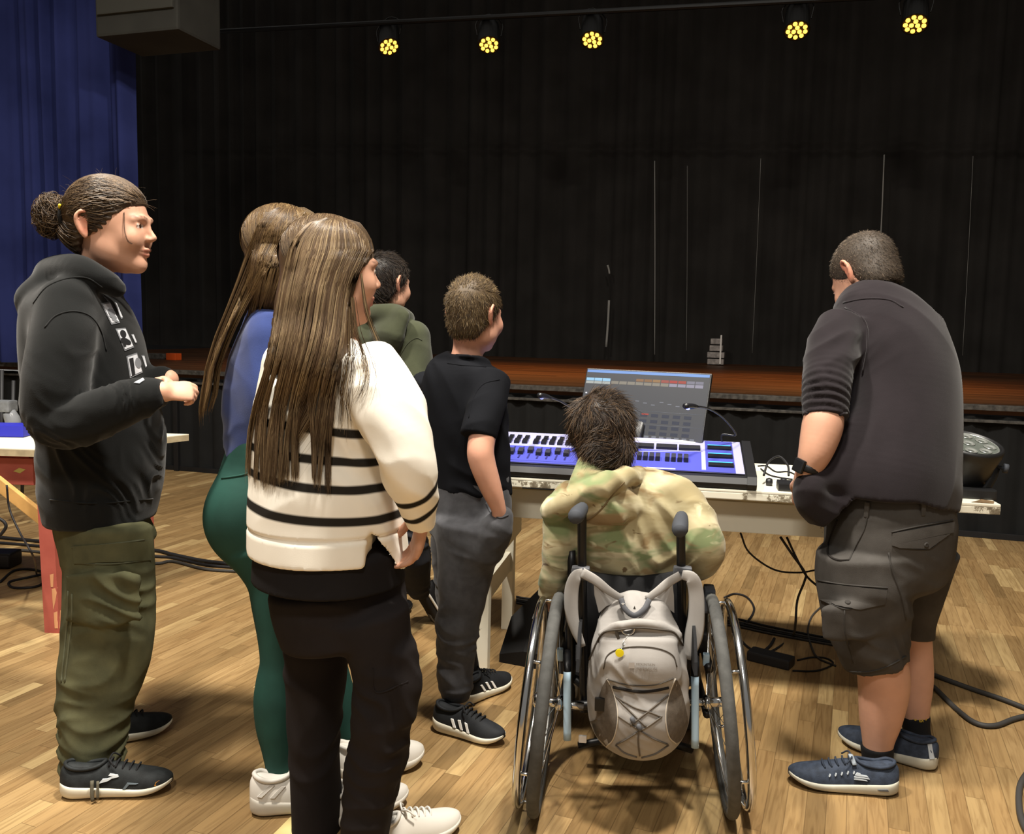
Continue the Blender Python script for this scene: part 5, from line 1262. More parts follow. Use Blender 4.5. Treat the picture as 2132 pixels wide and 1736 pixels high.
def camo_mat():
    M = bpy.data.materials.new('camouflage_jersey'); M.use_nodes = True; nt = M.node_tree; b = nt.nodes['Principled BSDF']
    tc = nt.nodes.new('ShaderNodeTexCoord'); mp = nt.nodes.new('ShaderNodeMapping'); mp.inputs['Scale'].default_value = (1, 1, 2.3); mp.inputs['Rotation'].default_value = (0, .25, 0); nt.links.new(tc.outputs['Object'], mp.inputs[0])
    def nz(scale, off, dist=1.0, det=3):
        a = nt.nodes.new('ShaderNodeVectorMath'); a.operation = 'ADD'; nt.links.new(mp.outputs[0], a.inputs[0]); a.inputs[1].default_value = (off, off * 1.7, off * .6)
        n = nt.nodes.new('ShaderNodeTexNoise'); n.inputs['Scale'].default_value = scale; n.inputs['Detail'].default_value = det; n.inputs['Distortion'].default_value = dist; nt.links.new(a.outputs[0], n.inputs['Vector']); return n.outputs[0]
    src = ramp(nt, nz(6, 0, .6), [(.35, '#8f8260'), (.50, '#a59a78'), (.64, '#bdb393')])
    for sc, off, thr, c, soft in ((5.5, 3.1, .55, '#75805a', .05), (8, 7.3, .62, '#85704f', .05), (13, 11.9, .69, '#665339', .02), (11, 23.9, .70, '#c9bf9c', .04)):
        f = ramp(nt, nz(sc, off, .55), [(thr - soft, (0, 0, 0, 1)), (thr + soft, (1, 1, 1, 1))])
        mx = nt.nodes.new('ShaderNodeMix'); mx.data_type = 'RGBA'; nt.links.new(f, mx.inputs[0]); nt.links.new(src, mx.inputs[6]); mx.inputs[7].default_value = lin(c); src = mx.outputs[2]
    nt.links.new(src, b.inputs['Base Color']); b.inputs['Roughness'].default_value = .9; b.inputs['Specular IOR Level'].default_value = .12; b.inputs['Sheen Weight'].default_value = .15
    return M
def wheelchair_user():
    Y = 2.44; sd = WRt
    root = empty('person', V(1320, 1420, 2.5) * (1, 1, 0) + (0, 0, .43), 'person with tousled dark hair in camouflage hooded top, seated in the wheelchair', 'person')
    SK = skin('fair_skin', '#cf9e84')
    hd = Head(V(1253, 912, 2.46), (-.04, .95, -.28), 1.08, (-.10, 0, 1))
    B = Field(); hd.add(B, earo=(-.013, 0, 0))
    B.add(loft([hd.w((0, -.035, -.02)), V(1268, 1000, 2.45), V(1300, 1060, Y)], [.05, .052, .10], [.05, .052, .07], sd), .03)
    B.add(loft([V(1305, 1060, Y), V(1318, 1150, Y), V(1320, 1260, 2.46), V(1320, 1370, 2.5)], [.12, .11, .12, .13], [.07, .075, .08, .08], sd), .04)
    for s in (-1, 1):
        hip = V(1320 + 55 * s, 1372, 2.52); kn = hip + WF * .36 + EZ * .03; B.add(loft([hip, kn, kn + WF * .10 - EZ * .36], [.06, .05, .034]), .02)
    B.add(loft([V(1405, 1050, 2.43), V(1458, 1150, 2.38), V(1440, 1165, 2.62)], [.04, .036, .026]), .02); hand(B, V(1438, 1160, 2.64), (-.2, .95, .1), (.1, 0, 1), (-1, 0, 0), .95, curl=(.5, .7, .5))
    B.add(loft([V(1190, 1050, 2.45), V(1164, 1150, 2.40), V(1150, 1228, 2.46)], [.04, .034, .026]), .02); hand(B, V(1149, 1232, 2.47), (.0, .8, -.6), (-1, 0, .2), (0, .5, .8), .9, curl=(.7, .9, .6))
    garment('body', B, .0045, SK, root, attrs=hd.attrs())
    CM = camo_mat()
    T = Field(); rw = [(1004, 1196, 1392, 2.44), (1026, 1168, 1428, 2.44), (1060, 1164, 1440, 2.43), (1100, 1172, 1440, 2.42), (1140, 1180, 1440, 2.42), (1180, 1186, 1440, 2.455), (1230, 1196, 1436, 2.485), (1280, 1205, 1430, 2.50)]
    T.add(loft([V((a + b) / 2, y, z) for y, a, b, z in rw], [px_m((b - a) / 2, z) for y, a, b, z in rw], [.085, .10, .105, .105, .10, .10, .10, .10], sd, 3, cap=.4), .03)
    T.add(loft([V(1405, 1040, 2.43), V(1432, 1070, 2.40), V(1452, 1112, 2.37), V(1462, 1150, 2.36), V(1452, 1168, 2.42), V(1440, 1166, 2.62)], [.062, .064, .062, .058, .055, .038], n=3), .03)
    T.add(loft([V(1190, 1040, 2.45), V(1172, 1080, 2.41), V(1166, 1130, 2.39), V(1160, 1170, 2.40), V(1155, 1205, 2.42), V(1149, 1228, 2.455)], [.056, .054, .046, .040, .040, .034], n=3), .03)
    # hood fallen to the left of the back
    T.add(loft([V(1336, 992, 2.42), V(1316, 990, 2.36), V(1278, 1002, 2.32), V(1232, 1022, 2.305), V(1184, 1044, 2.325), V(1150, 1066, 2.37), V(1150, 1052, 2.43), V(1185, 1022, 2.49)], [.020, .026, .030, .033, .033, .030, .026, .02], n=3), .008)
    T.add(loft([V(1270, 1010, 2.35), V(1235, 1050, 2.325), V(1212, 1082, 2.335)], [.115, .085, .03], [.035, .030, .016], unit(WRt + EZ * -.45), 3), .010)
    T.sub(loft([hd.w((0, -.03, -.06)), V(1264, 985, 2.46), V(1270, 1008, 2.46)], [.062, .060, .05]), .012)
    def wr(v):
        lo_ = np.exp(-((v[:, 2] - V(1320, 1170, 2.34)[2]) / .05) ** 2)
        return folds(v, .012, 60, (.1, .2, 1), 5) * lo_ + folds(v, .012, 80, (.2, .2, 1), 8) * near(v, V(1155, 1200, 2.42), .07) + folds(v, .007, 34, (.7, .2, .7), 12) + .012 * np.exp(-(((v - V(1380, 1055, 2.34)) @ unit((.75, 0, .65))) / .012) ** 2) * near(v, V(1380, 1060, 2.34), .09)
    o = garment('hoodie', T, .0055, CM, root, wr); tr = TREES[o.name][0]
    b = MB(); q = seam(tr, [(1222, 1084), (1250, 1062), (1275, 1030), (1300, 1003)], .0025, 0)
    if q: mk('hood_seam', q[0], q[1], mat('camo_seam', '#6d5c40', .9), o)
    NV = mat('navy_black_trousers', '#16161b', .85, var=.15)
    Q = Field()
    Q.add(loft([V(1320, 1300, 2.47), V(1320, 1385, 2.52)], [.15, .16], [.09, .09], sd, 2), .03)
    for s in (-1, 1):
        hip = V(1320 + 55 * s, 1376, 2.52); kn = hip + WF * .36 + EZ * .03; Q.add(loft([hip, kn, kn + WF * .10 - EZ * .34], [.085, .072, .055], n=3, cap=.3), .03)
        an = kn + WF * .10 - EZ * .36; an[2] = 0; h_ = an - WF * .06; h_[2] = .13; shoe('shoe', root, h_, h_ + WF * .25, .046, dict(upper=mat('black_suede_trainer', '#141315', .7), sole=mat('black_rubber', '#17130f', .7), lace=M_lace_blk))
    garment('trousers', Q, .007, NV, root)
    HM = hair_mat('dark_tousled_hair', '#120d0a', '#33261c', '#665039', .48)
    hl = [(-.12, -.050), (-.075, -.046), (-.05, -.040), (-.03, -.012), (-.02, .015), (.0, .02), (.03, .045), (.05, .068), (.07, .082), (.12, .095)]
    def flow(L):
        a = np.arctan2(L[:, 0] + .015, L[:, 2] - .045); 
        return np.stack([.05 * np.cos(a * 1.0) * 1.4 + .05 * np.sin(L[:, 2] * 60 + L[:, 0] * 30), .02 + 0 * a, -.07 * np.sin(np.abs(a)) - .02 + .06 * np.sin(L[:, 0] * 70 + 1)], 1)
    short_crop(hd, root, HM, 9500, .032, .24, hl=hl, flow=flow, zmin=-.105, r=(.081, .101, .091), wid=.0007, jitter=.24,
               extra=lambda F: (F.add(hd.e((0, -.062, -.05), (.062, .040, .055)), .03), None)[1])
wheelchair_user()
def rucksack():
    root = empty('rucksack', V(1325, 1575, 2.15), 'grey rucksack with bungee cords and mesh side pockets hanging on the wheelchair back', 'rucksack')
    GY = mat('grey_ripstop', '#989490', .7, var=.06, vscale=12, bump=.12, bscale=500, spec=.3); DK = mat('taupe_mesh', '#5f564c', .85, var=.15, vscale=90, bump=.4, bscale=600); CB = mat('bungee_grey', '#5e574f', .8); WB = mat('grey_webbing', '#55565a', .85); BB = mat('black_buckle', '#161616', .4)
    F = Field(); rw = [(1244, 1276, 1368, 2.255, .035), (1262, 1256, 1390, 2.245, .05), (1310, 1238, 1414, 2.225, .07), (1360, 1226, 1428, 2.21, .085), (1420, 1218, 1436, 2.20, .092), (1490, 1220, 1438, 2.20, .092), (1528, 1236, 1422, 2.205, .08), (1546, 1260, 1396, 2.21, .06)]
    F.add(loft([V((a + b) / 2, y, z) for y, a, b, z, d in rw], [px_m((b - a) / 2, z) * .99 for y, a, b, z, d in rw], [d for *_, d in rw], WRt, 3, cap=.5), .02)
    F.add(loft([V(1330, 1338, 2.155), V(1331, 1380, 2.14), V(1331, 1418, 2.145)], [.095, .10, .095], [.04, .045, .035], WRt, 3, cap=.6), .03)
    F.add(loft([V(1330, 1455, 2.15), V(1332, 1500, 2.135), V(1330, 1536, 2.155)], [.075, .075, .08], [.04, .05, .04], WRt, 3, cap=.6), .04)
    # top flap over the opening
    F.add(loft([V(1252, 1318, 2.17), V(1290, 1302, 2.145), V(1330, 1298, 2.14), V(1372, 1304, 2.145), V(1410, 1322, 2.17)], [.008, .011, .011, .011, .008], n=3), .03)
    o = garment('bag_body', F, .0045, GY, root, lambda v: folds(v, .004, 45, (.5, .2, .8), 3) + folds(v, .004, 90, (.8, 0, .6), 6) * near(v, V(1260, 1440, 2.15), .08)); tr = TREES[o.name][0]
    S_ = lambda name, pts, r, m_, lift=.001, par=o, flat=None: (lambda q: mk(name, q[0], q[1], m_, par) if q else None)(seam(tr, pts, r, lift, flat=flat))
    ZP = mat('zip_shadow_tape', '#4b453e', .9)
    S_('main_zip', [(1228, 1372), (1243, 1338), (1258, 1316), (1290, 1310), (1330, 1306), (1372, 1310), (1402, 1316), (1418, 1338), (1432, 1366)], .0028, ZP)
    S_('pocket_seam', [(1257, 1392), (1264, 1366), (1286, 1352), (1325, 1346), (1370, 1350), (1400, 1364), (1409, 1388)], .0016, ZP)
    S_('pocket_seam', [(1265, 1414), (1300, 1424), (1335, 1427), (1370, 1424), (1402, 1412)], .0016, ZP)
    S_('pocket_slot', [(1277, 1430), (1310, 1437), (1337, 1440), (1365, 1437), (1392, 1431)], .0040, mat('slot_black', '#1d1916', .9))
    # mesh side pockets
    for P4 in ([(1246, 1446), (1264, 1412), (1284, 1478), (1226, 1502)], [(1226, 1502), (1284, 1478), (1276, 1542), (1242, 1556)], [(1404, 1412), (1424, 1448), (1436, 1500), (1388, 1478)], [(1388, 1478), (1436, 1500), (1418, 1552), (1396, 1540)]):
        pass
    def fanpatch(name, poly, m_, lift=.0022):
        p = np.array(poly, float); c = p.mean(0); ring = [c + (p - c) * k for k in (.0001, .35, .7, 1.0)]; vs = []; ok = True
        for rg in ring:
            for x, y in rg:
                q, n = cast(tr, x, y, lift)
                if q is None: q = vs[-1] if vs else V(x, y, 2.15)
                vs.append(q)
        n = len(p); f = [(i * n + k, i * n + (k + 1) % n, (i + 1) * n + (k + 1) % n, (i + 1) * n + k) for i in range(3) for k in range(n)]
        return mk(name, vs, f, m_, o)
    fanpatch('mesh_pocket', crom([(1264, 1414), (1276, 1440), (1283, 1472), (1284, 1505), (1276, 1536), (1262, 1552), (1244, 1554), (1230, 1530), (1224, 1504), (1236, 1500), (1243, 1490), (1246, 1455)], 2, True), DK)
    fanpatch('mesh_pocket', crom([(1408, 1414), (1396, 1440), (1389, 1470), (1388, 1505), (1394, 1532), (1408, 1546), (1422, 1532), (1431, 1505), (1428, 1480), (1420, 1445)], 2, True), DK)
    PI_ = mat('pale_piping', '#b9b0a2', .7)
    S_('piping', [(1264, 1412), (1277, 1440), (1285, 1472), (1286, 1505), (1277, 1538), (1262, 1554)], .0018, PI_); S_('piping', [(1406, 1412), (1395, 1440), (1387, 1472), (1386, 1505), (1393, 1534), (1408, 1548)], .0018, PI_)
    for pl in ([(1282, 1448), (1304, 1472), (1330, 1498), (1345, 1512)], [(1391, 1447), (1360, 1472), (1330, 1496), (1312, 1510)], [(1284, 1450), (1320, 1472), (1352, 1482), (1376, 1492)], [(1288, 1490), (1310, 1505), (1332, 1520), (1360, 1537), (1390, 1549)], [(1378, 1490), (1354, 1508), (1330, 1522), (1305, 1538), (1284, 1549)], [(1282, 1550), (1300, 1566), (1326, 1575)], [(1392, 1550), (1365, 1568), (1336, 1576)], [(1330, 1512), (1329, 1545), (1332, 1572)]):
        S_('bungee_cord', pl, .0021, CB, .002)
    for x, y in ((1318, 1498), (1331, 1512)):
        q, n = cast(tr, x, y, .006)
        if q is not None: w = MB(); w.add(*lathe([(.003, -.009), (.006, -.006), (.006, .006), (.003, .009)], q, np.stack(frame(unit(WRt + EZ * .4))), 10)); w.build('cord_lock', WB, o, smooth=True)
    q, n = cast(tr, 1252, 1466, .006)
    w = MB(); w.add(*box(q, .026, .010, .036, (WRt, WF, EZ), .004)); w.build('side_buckle', BB, o)
    # wings and straps up to the canes
    def band(name, pts, r, m_, flat=(1, .16), par=root): v, f = tube(pts, r, seg=10, n=5, flat=flat, up=(0, 1, 0)); return mk(name, v, f, m_, par)
    def ribbon(name, pts, wds, m_, t=.0035):
        P = crom(np.array(pts), 5); Wd = crom(np.array(wds, float), 5)[:, 0]; R = []
        for i in range(len(P)):
            d = unit(P[min(i + 1, len(P) - 1)] - P[max(i - 1, 0)]); s = unit(np.cross(d, WF)); n_ = unit(np.cross(s, d))
            R.append([P[i] + s * Wd[i] * math.cos(a) + n_ * t * math.sin(a) for a in np.arange(10) * math.pi / 5])
        v, f = rings(R); return mk(name, v, f, m_, root)
    ribbon('shoulder_strap', [V(1214, 1192, 2.245), V(1199, 1200, 2.235), V(1190, 1230, 2.235), V(1190, 1275, 2.23), V(1199, 1312, 2.225), V(1213, 1346, 2.22)], [.012, .016, .019, .018, .014, .009], GY)
    ribbon('shoulder_strap', [V(1420, 1196, 2.245), V(1440, 1204, 2.235), V(1449, 1232, 2.235), V(1450, 1280, 2.23), V(1444, 1325, 2.225), V(1432, 1372, 2.22)], [.012, .018, .020, .022, .024, .014], GY)
    ribbon('top_strap', [V(1212, 1192, 2.238), V(1240, 1208, 2.225), V(1268, 1230, 2.215), V(1296, 1247, 2.21)], [.014, .013, .011, .009], GY); ribbon('top_strap', [V(1416, 1198, 2.238), V(1392, 1212, 2.225), V(1370, 1230, 2.215), V(1346, 1247, 2.21)], [.012, .012, .011, .009], GY)
    for poly in ([(1236, 1208), (1296, 1248), (1262, 1262), (1247, 1276), (1238, 1240)], [(1400, 1212), (1346, 1248), (1384, 1262), (1404, 1276), (1403, 1240)]):
        v, f = prism([V(x, y, 2.226 - .008 * (k == 2)) for k, (x, y) in enumerate(poly)], (0, .012, 0)); mk('wing_panel', v, f, GY, root, False)
    hl = ribbon('grab_handle', [V(1293, 1246, 2.195), V(1300, 1266, 2.178), V(1320, 1281, 2.168), V(1341, 1268, 2.178), V(1352, 1248, 2.195)], [.0075] * 5, WB, .004)
    w = MB(); c = V(1297, 1257, 2.180)
    st = [c + (WRt * math.sin(k * math.pi / 5) + EZ * math.cos(k * math.pi / 5)) * (.0045 if k % 2 == 0 else .0018) for k in range(10)]; w.add(*prism(st, (0, -.0016, 0))); w.build('star_mark', mat('white_mark', '#e4e2de', .5), hl)
    q, n = cast(tr, 1321, 1266, .002)
    if q is not None: w = MB(); w.add(*prism([q + WRt * a + EZ * b for a, b in ((0, .006), (.003, -.002), (0, -.005), (-.003, -.002))], (0, -.001, 0))); w.build('drop_mark', ZP, o)
    # printed wordmark and small rectangle beside it
    TX = mat('print_text_grey', '#6d665f', .8)
    for k, (s, x, y) in enumerate((('MOUNTAIN', 1324, 1384), ('WAREHOUSE', 1324, 1392))):
        q, n = cast(tr, x, y, .0045)
        if q is not None:
            up = unit(EZ - n * (EZ @ n)); rt = np.cross(up, n); v, f = text_mesh(s, .0088, q, rt, up); mk('wordmark', v, f, TX, o, False)
    pq = patch(tr, [(1309, 1379), (1321, 1379), (1321, 1391), (1309, 1391)], .002, sub=2)
    if pq: mk('logo_mark', pq[0], pq[1], mat('logo_grey', '#8b837b', .8), o)
    # key ring with a yellow tag, clipped to the zip
    q, n = cast(tr, 1306, 1320, .017)
    kr = empty('key_ring', q, 'silver key ring with round yellow tag on the grey rucksack', 'key ring')
    v, f = tube([q + WRt * .0165 * math.cos(t) + EZ * .0165 * math.sin(t) for t in np.arange(20) * math.pi / 10], .0019, n=1, closed=True); mk('split_ring', v, f, mat('chrome', '#c9c9c8', .14, metal=1.0), kr)
    q2, n2 = cast(tr, 1292, 1360, .008); a = q - EZ * .0165
    for k in range(3):
        c = a * (1 - (k + .5) / 3.4) + q2 * ((k + .5) / 3.4); d = unit(q2 - a); e = unit(np.cross(d, WF)) if k % 2 else WF
        v, f = tube([c + d * .0065 * math.cos(t) + e * .003 * math.sin(t) for t in np.arange(10) * math.pi / 5], .0009, n=1, closed=True); mk('chain_link', v, f, mat('chrome', '#c9c9c8', .14, metal=1.0), kr)
    w = MB(); w.add(*lathe([(.002, -.0012), (.0105, -.001), (.0108, 0), (.0105, .001), (.002, .0012)], q2, np.stack([WRt, EZ, -WF]), 24)); w.build('yellow_tag', mat('yellow_enamel', '#ecd820', .4), kr)
    q, n = cast(tr, 1287, 1325, .006); w = MB(); w.add(*box(q, .007, .004, .030, (unit(WRt + EZ * .35), WF, unit(EZ - WRt * .35)), .0015)); w.build('zip_puller', ZP, o)
rucksack()
# ------------------------------------------------------------------ man leaning towards the table
def man():
    Y = 2.58; fw = unit(np.array((-.80, .60, 0))); sd = np.array((fw[1], -fw[0], 0))
    root = empty('person', FL(1850, 1615), 'person in dark long-sleeved polo and grey cargo shorts leaning over the white table', 'person')
    SK = skin('warm_skin', '#be9078')
    hd = Head(V(1800, 578, 2.80), (-.26, .76, -.58), 1.16, (-.1, .25, 1))
    B = Field(); hd.add(B)
    B.add(loft([hd.w((0, -.03, -.03)), V(1808, 625, 2.78), V(1812, 680, 2.74)], [.066, .068, .12], [.066, .068, .08], sd), .03)
    B.add(loft([V(1815, 690, 2.72), V(1850, 800, 2.66), V(1860, 940, 2.60), V(1850, 1080, 2.56)], [.11, .14, .15, .14], [.07, .10, .11, .11], sd), .04)
    B.add(loft([V(1752, 740, 2.60), V(1722, 800, 2.51), V(1716, 862, 2.47), V(1711, 893, 2.455), V(1698, 940, 2.44), V(1684, 975, 2.44), V(1676, 998, 2.45)], [.04, .046, .054, .0565, .047, .034, .030], n=3), .02)
    B.add(loft([V(1920, 710, 2.84), V(1935, 820, 2.88), V(1880, 930, 2.98)], [.05, .045, .032]), .02)
    hand(B, V(1676, 996, 2.45), (.12, .25, -.95), (-.6, -.75, .1), (-.8, .5, -.1), .95, curl=(1.0, 1.2, .8)); hand(B, V(1880, 930, 2.98), (-.8, .5, -.2), (.2, .3, .9), (-.2, .8, 0), 1.0, curl=(.3, .4, .3))
    # bare calves
    B.add(loft([V(1800, 1150, 2.48), V(1815, 1300, 2.46), V(1836, 1385, 2.46), V(1840, 1430, 2.47), V(1834, 1490, 2.47), V(1828, 1545, 2.465), V(1828, 1600, 2.465)], [.08, .076, .073, .072, .061, .044, .040], n=3), .02)
    B.add(loft([V(1905, 1150, 2.64), V(1905, 1280, 2.64), V(1907, 1350, 2.65), V(1907, 1410, 2.65), V(1905, 1470, 2.64), V(1906, 1520, 2.63), V(1910, 1560, 2.62)], [.05, .046, .049, .052, .045, .037, .036], n=3), .02)
    garment('body', B, .0045, SK, root, attrs=hd.attrs())
    HM = hair_mat('cropped_dark_hair', '#1c1713', '#43392f', '#7d6c5a', .6)
    hl = [(-.12, -.040), (-.06, -.036), (-.03, -.012), (-.02, .012), (.0, .02), (.03, .045), (.05, .066), (.07, .082), (.12, .09)]
    short_crop(hd, root, HM, 11000, .0075, .4, hl=hl, zmin=-.070, r=(.0775, .099, .088), wid=.0005, jitter=.3)
    PO = mat('charcoal_plum_jersey', '#201b1e', .9, var=.12, vscale=10, bump=.2, bscale=500, spec=.12, sheen=.12)
    T = Field()
    rw = [(628, 1752, 1892, 2.79), (652, 1728, 1920, 2.77), (690, 1722, 1952, 2.74), (740, 1736, 1986, 2.70), (800, 1750, 2002, 2.66), (870, 1748, 2007, 2.62), (940, 1728, 2008, 2.59), (1000, 1706, 2007, 2.57), (1052, 1702, 2000, 2.56), (1090, 1704, 1998, 2.56)]
    T.add(loft([V((a + b) / 2, y, z) for y, a, b, z in rw], [px_m((b - a) / 2, z) * 1.12 for y, a, b, z in rw], [px_m((b - a) / 2, z) * .88 for y, a, b, z in rw], sd, 3, cap=.4), .03)
    T.add(loft([V(1752, 680, 2.64), V(1732, 730, 2.575), V(1722, 790, 2.51), V(1719, 835, 2.485), V(1718, 866, 2.47)], [.072, .074, .068, .065, .063], n=3, cap=.15), .03)
    T.add(loft([V(1920, 690, 2.84), V(1935, 810, 2.88), V(1890, 900, 2.95)], [.072, .065, .055], n=3), .03)
    T.add(loft([V(1750, 930, 2.53), V(1712, 985, 2.47), V(1686, 1012, 2.435), V(1694, 1048, 2.445), V(1714, 1078, 2.47)], [.05, .045, .044, .044, .032], n=3), .10)
    T.add(loft([V(1750, 640, 2.74), V(1775, 620, 2.69), V(1825, 612, 2.68), V(1862, 618, 2.72), V(1876, 640, 2.80)], [.014, .017, .018, .017, .014], n=4), .02)
    T.sub(loft([V(1802, 560, 2.80), V(1806, 618, 2.80), V(1810, 640, 2.80)], [.075, .075, .06]), .01)
    # hem: rises over the back, drops at the front flank
    zb, zf = V(1860, 1036, 2.42)[2], V(1705, 1088, 2.48)[2]; xb, xf = V(1775, 1036, 2.42)[0], V(1705, 1088, 2.48)[0]; xr = V(1995, 1058, 2.6)[0]; zr = V(1995, 1060, 2.6)[2]
    T.cutf(lambda X: np.interp(X[:, 0], [xf - .05, xf, xb, xb + .15, xr], [zf, zf, zb, zb, zr]) - X[:, 2])
    def wr(v):
        sl = near(v, V(1718, 822, 2.45), .075); ax_ = near(v, V(1760, 730, 2.55), .10)
        return .0042 * np.sin((v @ unit(V(1735, 730, 2.57) - V(1718, 862, 2.47))) * 300 + 2.2 * np.sin(v[:, 0] * 26) + 1.5 * np.sin(v[:, 1] * 40)) * near(v, V(1718, 826, 2.45), .075) + folds(v, .006, 95, (.25, .1, 1), 4) * sl + folds(v, .010, 50, (.8, .1, -.5), 7) * ax_ + folds(v, .009, 38, (.6, .1, .8), 9) * near(v, V(1700, 1030, 2.5), .12) + folds(v, .004, 22, (.5, .1, .8), 5)
    o = garment('polo_shirt', T, .006, PO, root, wr); tr = TREES[o.name][0]
    for pl in ([(1760, 640), (1800, 668), (1806, 720), (1796, 780)], [(1756, 630), (1800, 622), (1850, 624), (1880, 640)]):
        q = seam(tr, pl, .003, 0)
        if q: mk('seam', q[0], q[1], PO, o)
    q = seam(tr, [(1674, 858), (1700, 864), (1730, 866), (1762, 860)], .005, 0)
    if q: mk('cuff', q[0], q[1], PO, o)
    SH = mat('charcoal_cargo_cotton', '#4a4744', .92, var=.12, vscale=12, bump=.2, bscale=500, spec=.1, second='#3f3c39')
    Q = Field()
    Q.add(loft([V(1866, 1030, 2.57), V(1856, 1080, 2.56), V(1850, 1140, 2.56), V(1848, 1190, 2.56)], [.205, .222, .225, .21], [.165, .180, .18, .165], sd, 3, cap=.3), .03)
    def lg(rws, z, rat): return loft([V((a + b) / 2, y, z) for y, a, b in rws], [px_m((b - a) / 2, z) * rat for y, a, b in rws], [px_m((b - a) / 2, z) for y, a, b in rws], (0, 1, 0), 3, cap=.15)
    near_leg = lg([(1150, 1704, 1890), (1200, 1701, 1896), (1260, 1709, 1894), (1310, 1726, 1892), (1355, 1746, 1891), (1392, 1764, 1891), (1425, 1776, 1892), (1445, 1780, 1892)], 2.47, 1.0); Q.add(near_leg, .03)
    far_leg = lg([(1150, 1830, 1990), (1200, 1845, 1974), (1250, 1856, 1958), (1300, 1866, 1946), (1340, 1872, 1940), (1360, 1874, 1938)], 2.65, 1.1); Q.add(far_leg, .03)
    Q.add(loft([V(1772, 1262, 2.36), V(1775, 1320, 2.365)], [.085, .085], [.022, .022], (1, 0, .1), 2, cap=.7), .02)
    zl = [V(1775, 1411, 2.42), V(1888, 1374, 2.42)]; zf2 = V(1910, 1338, 2.60)[2]
    Q.cutf(lambda X: np.where(X[:, 1] < 2.555, np.interp(X[:, 0], [zl[0][0], zl[1][0]], [zl[0][2], zl[1][2]]), zf2) - X[:, 2])
    so = garment('cargo_shorts', Q, .006, SH, root, lambda v: folds(v, .011, 45, (.3, .1, .9), 8) * near(v, V(1830, 1370, 2.42), .12) + folds(v, .008, 40, (.4, .1, .9), 11) * near(v, V(1850, 1260, 2.42), .16) + folds(v, .003, 26, (.5, .1, .8), 5)); ts = TREES[so.name][0]
    SM = mat('charcoal_seam', '#35322f', .9)
    def S_(name, pts, r=.0026, m_=SM, lift=.0005):
        q = seam(ts, pts, r, lift)
        if q: return mk(name, q[0], q[1], m_, so)
    def flap(poly, name='pocket_flap'):
        q = patch(ts, poly, .005, sub=8)
        if q: return mk(name, q[0], q[1], SH, so)
    flap([(1704, 1212), (1846, 1228), (1842, 1256), (1708, 1246)]); flap([(1708, 1246), (1842, 1256), (1790, 1268), (1740, 1262)])
    flap([(1858, 1110), (1984, 1086), (1982, 1108), (1856, 1134)]); flap([(1856, 1134), (1976, 1110), (1932, 1142), (1872, 1140)])
    S_('flap_seam', [(1702, 1208), (1760, 1217), (1848, 1224)]); S_('flap_seam', [(1708, 1248), (1745, 1264), (1765, 1268), (1800, 1262), (1843, 1256)], .0024)
    S_('flap_seam', [(1856, 1108), (1910, 1096), (1984, 1083)]); S_('flap_seam', [(1858, 1136), (1890, 1142), (1932, 1143), (1955, 1128), (1980, 1106)], .0024)
    S_('slash_pocket', [(1744, 1082), (1732, 1110), (1724, 1136), (1726, 1156), (1745, 1166), (1768, 1166)], .0034, mat('slot_black', '#1d1916', .9)); S_('slash_pocket', [(1768, 1166), (1780, 1140), (1800, 1100), (1808, 1062)], .0024)
    S_('side_seam', [(1886, 1290), (1876, 1240), (1858, 1190), (1850, 1150)]); S_('hem_seam', [(1770, 1398), (1810, 1398), (1850, 1386), (1886, 1366)]); S_('leg_seam', [(1758, 1270), (1760, 1320), (1776, 1380)], .002)
    for x, y in ((1765, 1256), (1926, 1134)):
        q, n = cast(ts, x, y, .006)
        if q is not None: w = MB(); w.add(*lathe([(.002, -.003), (.0075, -.003), (.0078, 0), (.006, .002), (.003, .001)], q, np.stack(frame(n))[[1, 2, 0]], 14)); w.build('pocket_button', SM, so, smooth=True)
    for x, y in ((1806, 1062), (1920, 1058)):
        q, n = cast(ts, x, y, .004)
        if q is not None: w = MB(); w.add(*box(q, .014, .010, .045, (np.cross(EZ, n), n, EZ), .004)); w.build('belt_loop', SH, so)
    # wrist watch
    c = V(1682, 972, 2.44); axw = unit(V(1676, 998, 2.45) - V(1698, 940, 2.44)); x_, y_, z_ = frame(axw)
    wt = MB(); wt.add(*tube([c + y_ * .0355 * math.cos(t) + z_ * .0355 * math.sin(t) for t in np.arange(20) * math.pi / 10], .011, n=1, closed=True, flat=(.25, 1.0), up=axw)); ws = wt.build('watch_strap', mat('black_silicone', '#19191b', .6), root, smooth=True)
    nn = unit(np.array((-.85, -.5, .15)) - axw * (np.array((-.85, -.5, .15)) @ axw)); w = MB(); w.add(*box(c + nn * .037, .036, .012, .040, (np.cross(axw, nn), nn, axw), .006)); w.build('watch_case', mat('watch_case', '#2c2d30', .3, metal=.6), ws)
    # dark socks with a small yellow pattern
    SO = mat('black_rib_sock', '#141416', .9, bump=.3, bscale=400)
    K = Field(); K.add(loft([V(1826, 1552, 2.465), V(1828, 1585, 2.465), V(1834, 1612, 2.465)], [.047, .044, .047], n=3, cap=.15), .02); s1 = garment('sock', K, .005, SO, root)
    K = Field(); K.add(loft([V(1906, 1490, 2.635), V(1908, 1520, 2.63), V(1914, 1550, 2.62)], [.0435, .041, .043], n=3, cap=.15), .02); s2 = garment('sock', K, .005, SO, root)
    for pl in ([(1902, 1495), (1906, 1500), (1910, 1495)], [(1912, 1496), (1917, 1503), (1922, 1497)], [(1914, 1503), (1918, 1495), (1922, 1503)], [(1927, 1500), (1930, 1495)]):
        q = seam(TREES[s2.name][0], pl, .0016, .0008)
        if q: mk('yellow_motif', q[0], q[1], mat('yellow_thread', '#a88b2c', .8), s2)
